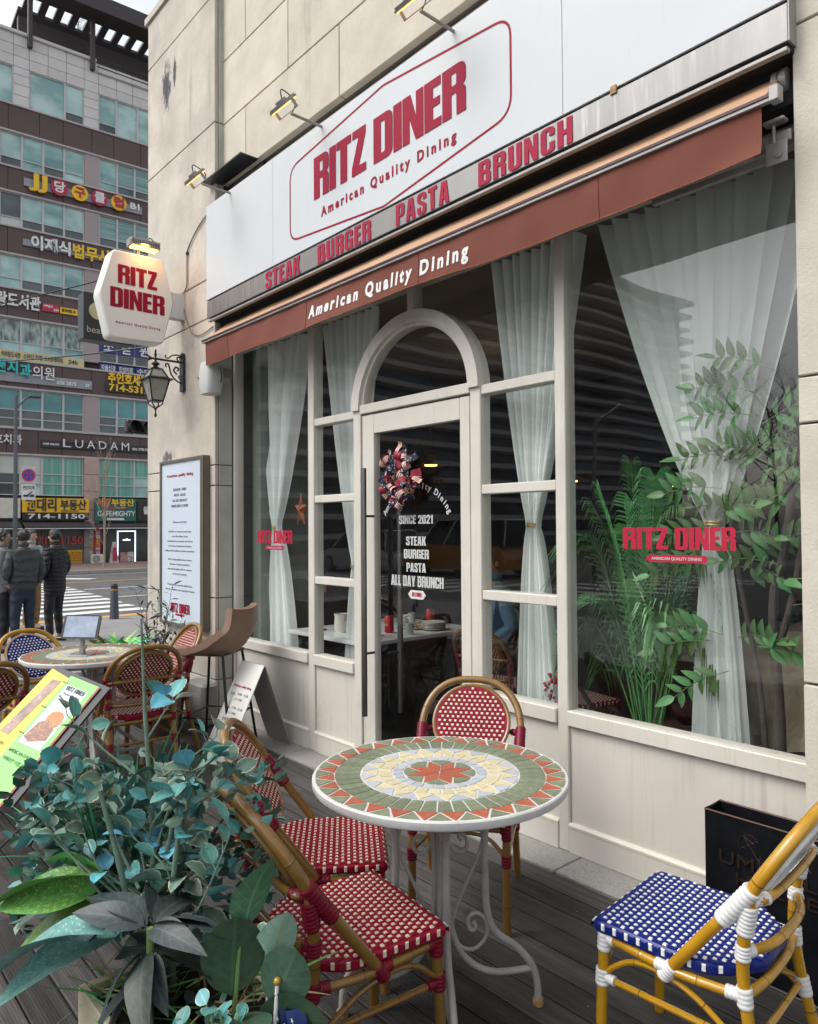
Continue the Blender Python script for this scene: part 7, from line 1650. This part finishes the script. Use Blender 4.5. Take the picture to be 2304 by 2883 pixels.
# ============================================================= CARS (mirrored)
def car(name, label, cat, loc, rz, L, W_, H, lower, upper, van=False, group=None):
    t = thing(name, label, cat, loc, rz, group); hb = H*.56
    side = [(-L/2, .28), (-L/2+.05, .62), (-L/2+.25, hb), (L/2-.9, hb), (L/2-.12, hb-.18), (L/2, .55), (L/2, .28), (L/2-.5, .24), (-L/2+.5, .24)]
    b = MB(); b.prism(side, (0, W_/2, 0), X, Z, W_); b.build('body', lower, t)
    c0, c1, r0, r1 = (-L/2+.12, L/2-1.0, -L/2+.3, L/2-1.75) if not van else (-L/2+.05, L/2-.75, -L/2+.12, L/2-1.5)
    lo_, hi_ = W_/2-.04, W_/2-.2; vs = [(c0, -lo_, hb), (c1, -lo_, hb), (c1, lo_, hb), (c0, lo_, hb), (r0, -hi_, H), (r1, -hi_, H), (r1, hi_, H), (r0, hi_, H)]
    b = MB(); b.add(vs, [(4, 5, 6, 7)]); b.cbox(r0-.02, -hi_-.02, H-.03, r1+.02, hi_+.02, H+.02, .02); b.build('roof', upper, t)
    b = MB(); b.add([(x, y, z-.002) for x, y, z in vs], [(0, 1, 5, 4), (1, 2, 6, 5), (2, 3, 7, 6), (3, 0, 4, 7)]); b.build('glazing', gf, t)
    b = MB()
    for f in (0, .36, .70, 1):
        for s_ in (-1, 1): b.tube([(c0+(c1-c0)*f, s_*(lo_+.005), hb), (r0+(r1-r0)*f, s_*(hi_+.01), H)], .03, 6)
    b.build('pillars', upper, t)
    for x in (-L/2+.85, L/2-.85):
        for s_ in (-1, 1):
            o = MB().lathe([(0, -.11), (.26, -.11), (.32, -.09), (.33, 0), (.32, .09), (.26, .11), (0, .11)], 22, O=(x, s_*(W_/2-.1), .33), axis=Y).build('wheel', M['black'], t, smooth=True, angle=40)
            MB().lathe([(0, 0), (.2, 0), (.21, .02)], 12, O=(x, s_*(W_/2+.012), .33), axis=Y*s_).build('rim', M['alu'], o)
    for s_ in (-1, 1): MB().cbox(L/2-.16, s_*(W_/2-.28)-.2, hb-.36, L/2-.02, s_*(W_/2-.28)+.2, hb-.20, .03).build('headlight', pmat('headlight%d' % int(1+s_+loc[0]), (.6, .6, .6), .1), t)
    MB().cbox(L/2-.08, -.5, .35, L/2+.01, .5, .62, .02).build('grille', M['black'], t); return t
white_car = pmat('white_car_paint', (.62, .62, .62), .2, coat=.6); orange = pmat('orange_car_paint', (.62, .24, .02), .25, coat=.6)
car('parked_car', 'white SUV waiting at the crossing, mirrored in the left sidelight', 'car', (-22.8, -12.4, ZP), rad(180), 4.5, 1.8, 1.6, white_car, white_car)
car('taxi_van', 'orange and white van behind the SUV, mirrored in the door glass', 'van', (-18.2, -13.4, ZP), rad(180), 4.8, 1.9, 1.95, orange, white_car, True)
0 and car('parked_car', 'dark car at the far kerb by the estate agent', 'car', (-33.4, 9.6, -.13), rad(90), 4.4, 1.75, 1.42, pmat('dark_car_paint', (.03, .035, .04), .25, coat=.5), pmat('dark_car_paint2', (.03, .035, .04), .25))

# ============================================================= PEOPLE
def skin_mesh(verts, edges, root=0, sub=2):
    me = bpy.data.meshes.new('sk'); me.from_pydata([v[:3] for v in verts], edges, []); o = bpy.data.objects.new('sk', me); COL.objects.link(o)
    md = o.modifiers.new('s', 'SKIN'); md.use_smooth_shade = True
    for i, v in enumerate(verts): me.skin_vertices[0].data[i].radius = (v[3], v[4] if len(v) > 4 else v[3])
    me.skin_vertices[0].data[root].use_root = True
    sb = o.modifiers.new('u', 'SUBSURF'); sb.levels = sub; sb.render_levels = sub
    dg = bpy.context.evaluated_depsgraph_get(); dg.update(); r = bpy.data.meshes.new_from_object(o.evaluated_get(dg)); bpy.data.objects.remove(o); bpy.data.meshes.remove(me); return r
skinm = pmat('skin', (.42, .25, .17), .55, var=.06); hairm = pmat('black_hair', (.010, .009, .009), .5, var=.3, scale=120, bump=.6, bscale=200)
def person(label, loc, rz, jm, tm, jl=.78, lean=0, hd=0, stance=.1, group=None, jr=1.0, seated=False, shoe=None):
    t = thing('person', label, 'person', loc, rz, group)
    def add(me, nm, m_, par=t):
        me.materials.clear(); me.materials.append(m_); me.name = nm; o = bpy.data.objects.new(nm, me); COL.objects.link(o); o.parent = par; return o
    ca, sa = cos(hd), sin(hd)
    if seated: hip, knee, ank = .48, (.14, .42, .47), (.15, .42, .08)
    hz = .90 if not seated else .48; dz = 0 if not seated else -.42
    def legs(k, pad):
        V_ = [(0, 0, hz, .15*k, .105*k)]; E_ = []
        for s_ in (-1, 1):
            i = len(V_); y1, y2 = (.02*s_*2+stance*.5*s_, stance*s_) if not seated else (0, 0)
            if seated: V_ += [(s_*.09, .03, hz, .085*k), (s_*.12, .38, .47, .065*k), (s_*.13, .40, .14, .045*k)]
            else: V_ += [(s_*.085, 0, .80, .088*k), (s_*.10, .03, .48, .062*k), (s_*.105+.0, -.01, .10, .048*k)]
            E_ += [(0, i), (i, i+1), (i+1, i+2)]
            if not pad: V_.append((V_[-1][0], V_[-1][1]+.12, .04, .035)); E_.append((i+2, i+3))
        return V_, E_
    # one continuous body: legs, trunk, arms, neck and head
    Vb, Eb = legs(.80, False); n = len(Vb)
    Vb += [(0, 0, 1.12+dz, .12, .09), (0, 0, 1.32+dz, .14, .095), (0, -.005, 1.44+dz, .075, .065), (0, .005, 1.50+dz, .048, .048), (0, .015, 1.555+dz, .062, .072), (0, .012, 1.62+dz, .072, .088), (0, .01, 1.675+dz, .055, .07)]
    Eb += [(0, n), (n, n+1), (n+1, n+2), (n+2, n+3), (n+3, n+4), (n+4, n+5), (n+5, n+6)]
    A_ = lambda s_: [(s_*.165, 0, 1.39+dz, .052), (s_*.225, -.03, 1.13+dz, .040), (s_*.195, .09, .94+dz if not seated else .62, .03), (s_*.165, .15, .90+dz if not seated else .62, .034, .02)]
    for s_ in (-1, 1): i = len(Vb); Vb += A_(s_); Eb += [(n+1, i), (i, i+1), (i+1, i+2), (i+2, i+3)]
    bm_ = skin_mesh(Vb, Eb); extra = MB(); extra.sphere((0, .105, 1.585+dz), .014, 8, 6, sc=(1, 1.2, 1.4))
    for s_ in (-1, 1): extra.sphere((s_*.077, .005, 1.60+dz), .02, 8, 6, sc=(.45, .9, 1.3))
    bmm = MB(); bmm.v = [tuple(v.co) for v in bm_.vertices]; bmm.f = [tuple(p.vertices) for p in bm_.polygons]; bmm.m = [0]*len(bmm.f); bmm.add(extra.v, extra.f); bmm.build('body', skinm, t, smooth=True)
    # trousers, jacket
    V_, E_ = legs(1.12, True); V_.append((0, 0, hz+.12, .155, .112)); E_.append((0, len(V_)-1)); add(skin_mesh(V_, E_), 'trousers', tm)
    bot = jl if not seated else .50
    Vj = [(0, 0, 1.12+dz, .172*jr, .125*jr), (0, 0, (1.12+dz+bot)/2, .172*jr, .130*jr), (0, 0, bot, .182*jr, .142*jr), (0, -.005, 1.30+dz, .182*jr, .125*jr), (0, -.01, 1.41+dz, .12*jr, .088*jr), (0, -.005, 1.475+dz, .068*jr, .066*jr)]
    Ej = [(0, 1), (1, 2), (0, 3), (3, 4), (4, 5)]
    for s_ in (-1, 1):
        i = len(Vj); Vj += [(s_*.170, 0, 1.385+dz, .070*jr), (s_*.245, -.035, 1.13+dz, .062*jr), (s_*.205, .09, .95+dz if not seated else .64, .050*jr)]; Ej += [(3, i), (i, i+1), (i+1, i+2)]
    j = add(skin_mesh(Vj, Ej), 'jacket', jm)
    MB().lathe([(.066, 0), (.074, .01), (.070, .045), (.062, .055)], 20, O=(0, -.003, 1.475+dz)).build('collar', jm, j, smooth=True)
    # hair: cap with uneven lower edge
    b = MB()
    def hf(u, v):
        a = 2*pi*u; th = v*(2.25 if sin(a) < .1 else 2.25-1.2*min(1, (sin(a)-.1)/.5)); r_ = .098*(1+.14*noise.noise(Vector((3*cos(a), 3*sin(a), 4*v+loc[0]))))
        return Vector((r_*.86*sin(th)*cos(a), r_*1.06*sin(th)*sin(a)+.002, 1.618+dz+r_*1.02*cos(th)))
    b.grid(hf, 30, 12); h_ = b.build('hair', hairm, t, smooth=True)
    for s_ in (-1, 1):
        i = (0, 1)[s_ > 0]; fx, fy = Vb[3 if s_ < 0 else 7][0], Vb[3 if s_ < 0 else 7][1]
        MB().cbox(fx-.045, fy-.10, 0, fx+.045, fy+.17, .075, .02).build('shoe', shoe or M['black'], t)
    return t
def quilt(name, col, sc, hor=True):
    m, t, b = newmat(name); b.inputs['Base Color'].default_value = c4(col); b.inputs['Roughness'].default_value = .75
    tc = t.nodes.new('ShaderNodeTexCoord'); w_ = nd(t, 'ShaderNodeTexWave', Scale=sc, Distortion=9., Detail=3.); w_.bands_direction = 'Z'; t.links.new(tc.outputs['Object'], w_.inputs['Vector'])
    n = nd(t, 'ShaderNodeTexNoise', Scale=14., Detail=5.); t.links.new(tc.outputs['Object'], n.inputs['Vector']); ad = t.nodes.new('ShaderNodeMath'); ad.operation = 'ADD'; t.links.new(w_.outputs[1], ad.inputs[0]); t.links.new(n.outputs[0], ad.inputs[1])
    bp = nd(t, 'ShaderNodeBump', Strength=.6, Distance=.02); t.links.new(ad.outputs[0], bp.inputs['Height']); t.links.new(bp.outputs[0], b.inputs['Normal']); return m
jg = quilt('dark_green_grey_jacket', (.045, .052, .055), 3); jb = quilt('black_padded_coat', (.010, .010, .012), 5); jt = quilt('grey_tweed_blazer', (.16, .165, .17), 1); jn = quilt('navy_jeans', (.012, .024, .045), 2); jk = quilt('black_trousers', (.010, .010, .014), 2); jbr = quilt('brown_trousers', (.22, .12, .04), 2); jmint = quilt('pale_coat', (.25, .30, .30), 3)
person('man in dark grey-green jacket and jeans seen from behind, middle of the group', (-11.25, 2.73, ZP), rad(102), jg, jn, .84, hd=.4, jr=1.13)
person('man in long black padded coat, right of the group', (-12.0, 3.35, ZP), rad(125), jb, jk, .66, jr=1.10)
person('man in grey blazer and dark trousers at the left picture edge', (-11.45, 2.52, ZP), rad(-20), jt, jk, .74, jr=1.06)
person('person in brown trousers mostly hidden behind the group', (-13.6, 3.42, ZP), rad(-60), jmint, jbr, .75, jr=1.05)
# diners
person('seated diner in a dusty pink hoodie inside the right window', (-1.22, 3.42, .0), rad(0), quilt('pink_hoodie', (.22, .15, .15), 2), jk, seated=True, jr=1.12)
person('seated diner in a light blue shirt inside behind the door glass', (-3.78, 4.15, .0), rad(160), quilt('light_blue_shirt', (.10, .22, .32), 1), jk, seated=True)
coat = sthing('beige_coat', 'beige coat hanging over a chair back inside the right window', 'coat', (-1.2, 3.2, .5))
MB().grid(lambda u, v: Vector((-1.52+.62*u, 3.16+.03*sin(u*13+v*3)+.02*sin(u*29)+.05*v, .50+.03*sin(u*3)+.48*v)), 40, 12).build('cloth', quilt('beige_cloth', (.34, .29, .21), 1), coat, smooth=True)
MB().grid(lambda u, v: Vector((-1.50+.60*u, 3.20+.03*sin(u*11+v*3)+.02*sin(u*23), .30+.27*v)), 30, 8).build('lining', quilt('beige_cloth2', (.22, .19, .15), 1), coat, smooth=True)

# ============================================================= POT WITH OLIVE AND FERN, behind the far table
pt_ = sthing('terracotta_pot', 'brown ridged plant pot on the deck behind the chairs', 'pot', (-5.2, 2.15, 0))
MB().lathe([(0, 0), (.115, 0), (.13, .06), (.145, .18), (.15, .26), (.165, .265), (.165, .30), (.15, .30), (.14, .27), (0, .26)], 30, O=(-5.12, 2.14, .0)).build('pot_body', pmat('brown_ceramic', (.13, .075, .055), .6, var=.3, scale=9, bump=.4, bscale=20), pt_, smooth=True, angle=40)
ol = sthing('olive_bush', 'small grey-green olive bush rising behind the far chairs', 'plant', (-5.35, 2.2, .3)); om = [leaf_mesh('leaf', .07, .016, LM['olive'], .2, c_, 0, 6, .7, .8) for c_ in (.1, .4)]
nl = 0
for k in range(22):
    p0 = Vector((-5.38, 2.20, .32)); p1 = p0+Vector((rg.uniform(-.22, .22), rg.uniform(-.22, .22), rg.uniform(.25, .70))); branch(p0, p1, .004, 9, ol, .03, om, 1.0).build('twig', bark, ol)
MB().box(-5.50, 2.08, 0, -5.26, 2.32, .33).build('pot', M['black'], ol)
fe = sthing('fern', 'yellow-green fern beside the bright green leaves behind the tablet', 'plant', (-6.2, 2.2, .3)); fm_ = leaf_mesh('frond', .36, .09, LM['fern'], .1, .35, .75, 26, .8, .7)
for k in range(9): a = 2*pi*k/9; put_leaf(fm_, fe, Vector((-6.2, 2.18, .35)), Vector((cos(a)*.6, sin(a)*.6, 1.0)), rg.uniform(-.5, .5), rg.uniform(.9, 1.25), 'frond')
MB().box(-6.34, 2.06, 0, -6.06, 2.3, .36).build('pot', M['black'], fe)
ne = sthing('bright_green_plant', 'plant with broad bright green leaves beside the fern', 'plant', (-5.95, 2.2, .3)); nm_ = leaf_mesh('leaf', .30, .17, LM['neon'], .3, .2, 0, 10, .7, .8, .01)
for k in range(6): a = 2*pi*k/6+.5; put_leaf(nm_, ne, Vector((-5.95, 2.22, .34)), Vector((cos(a)*.5, sin(a)*.5, 1)), rg.uniform(-.6, .6), rg.uniform(.8, 1.1))
MB().box(-6.04, 2.1, 0, -5.84, 2.34, .35).build('pot', M['black'], ne)
bl2_ = sthing('stone_block', 'weathered stone block at the foot of the left pier behind the stool', 'stone', (-5.2, 2.48, 0)); MB().cbox(-5.36, 2.42, 0, -5.06, 2.555, .31, .02).build('block', M['curbstone'], bl2_)

gr = MB(); rq = random.Random(77)
for k in range(260):
    x, y = rq.uniform(-3.6, -.4), rq.uniform(.6, 2.5); r_ = rq.uniform(.0012, .0030); a = rq.uniform(0, 3)
    gr.add([(x+r_*cos(a+2*pi*q/4), y+r_*.7*sin(a+2*pi*q/4), .0008) for q in range(4)]+[(x, y, .0008+r_*.8)], [(0, 1, 4), (1, 2, 4), (2, 3, 4), (3, 0, 4)], k % 2)
g_ = gr.build('grit', [pmat('grit_pale', (.35, .33, .30), .9), pmat('grit_brown', (.14, .10, .06), .9)]); tag(g_, 'pale grit and crumbs scattered over the dark deck boards', 'grit', kind='stuff')
# ============================================================= settle static things on their base
for r_, base_ in SETTLE:
    r_.location = base_
    for ch in r_.children: ch.location = Vector(ch.location)-base_
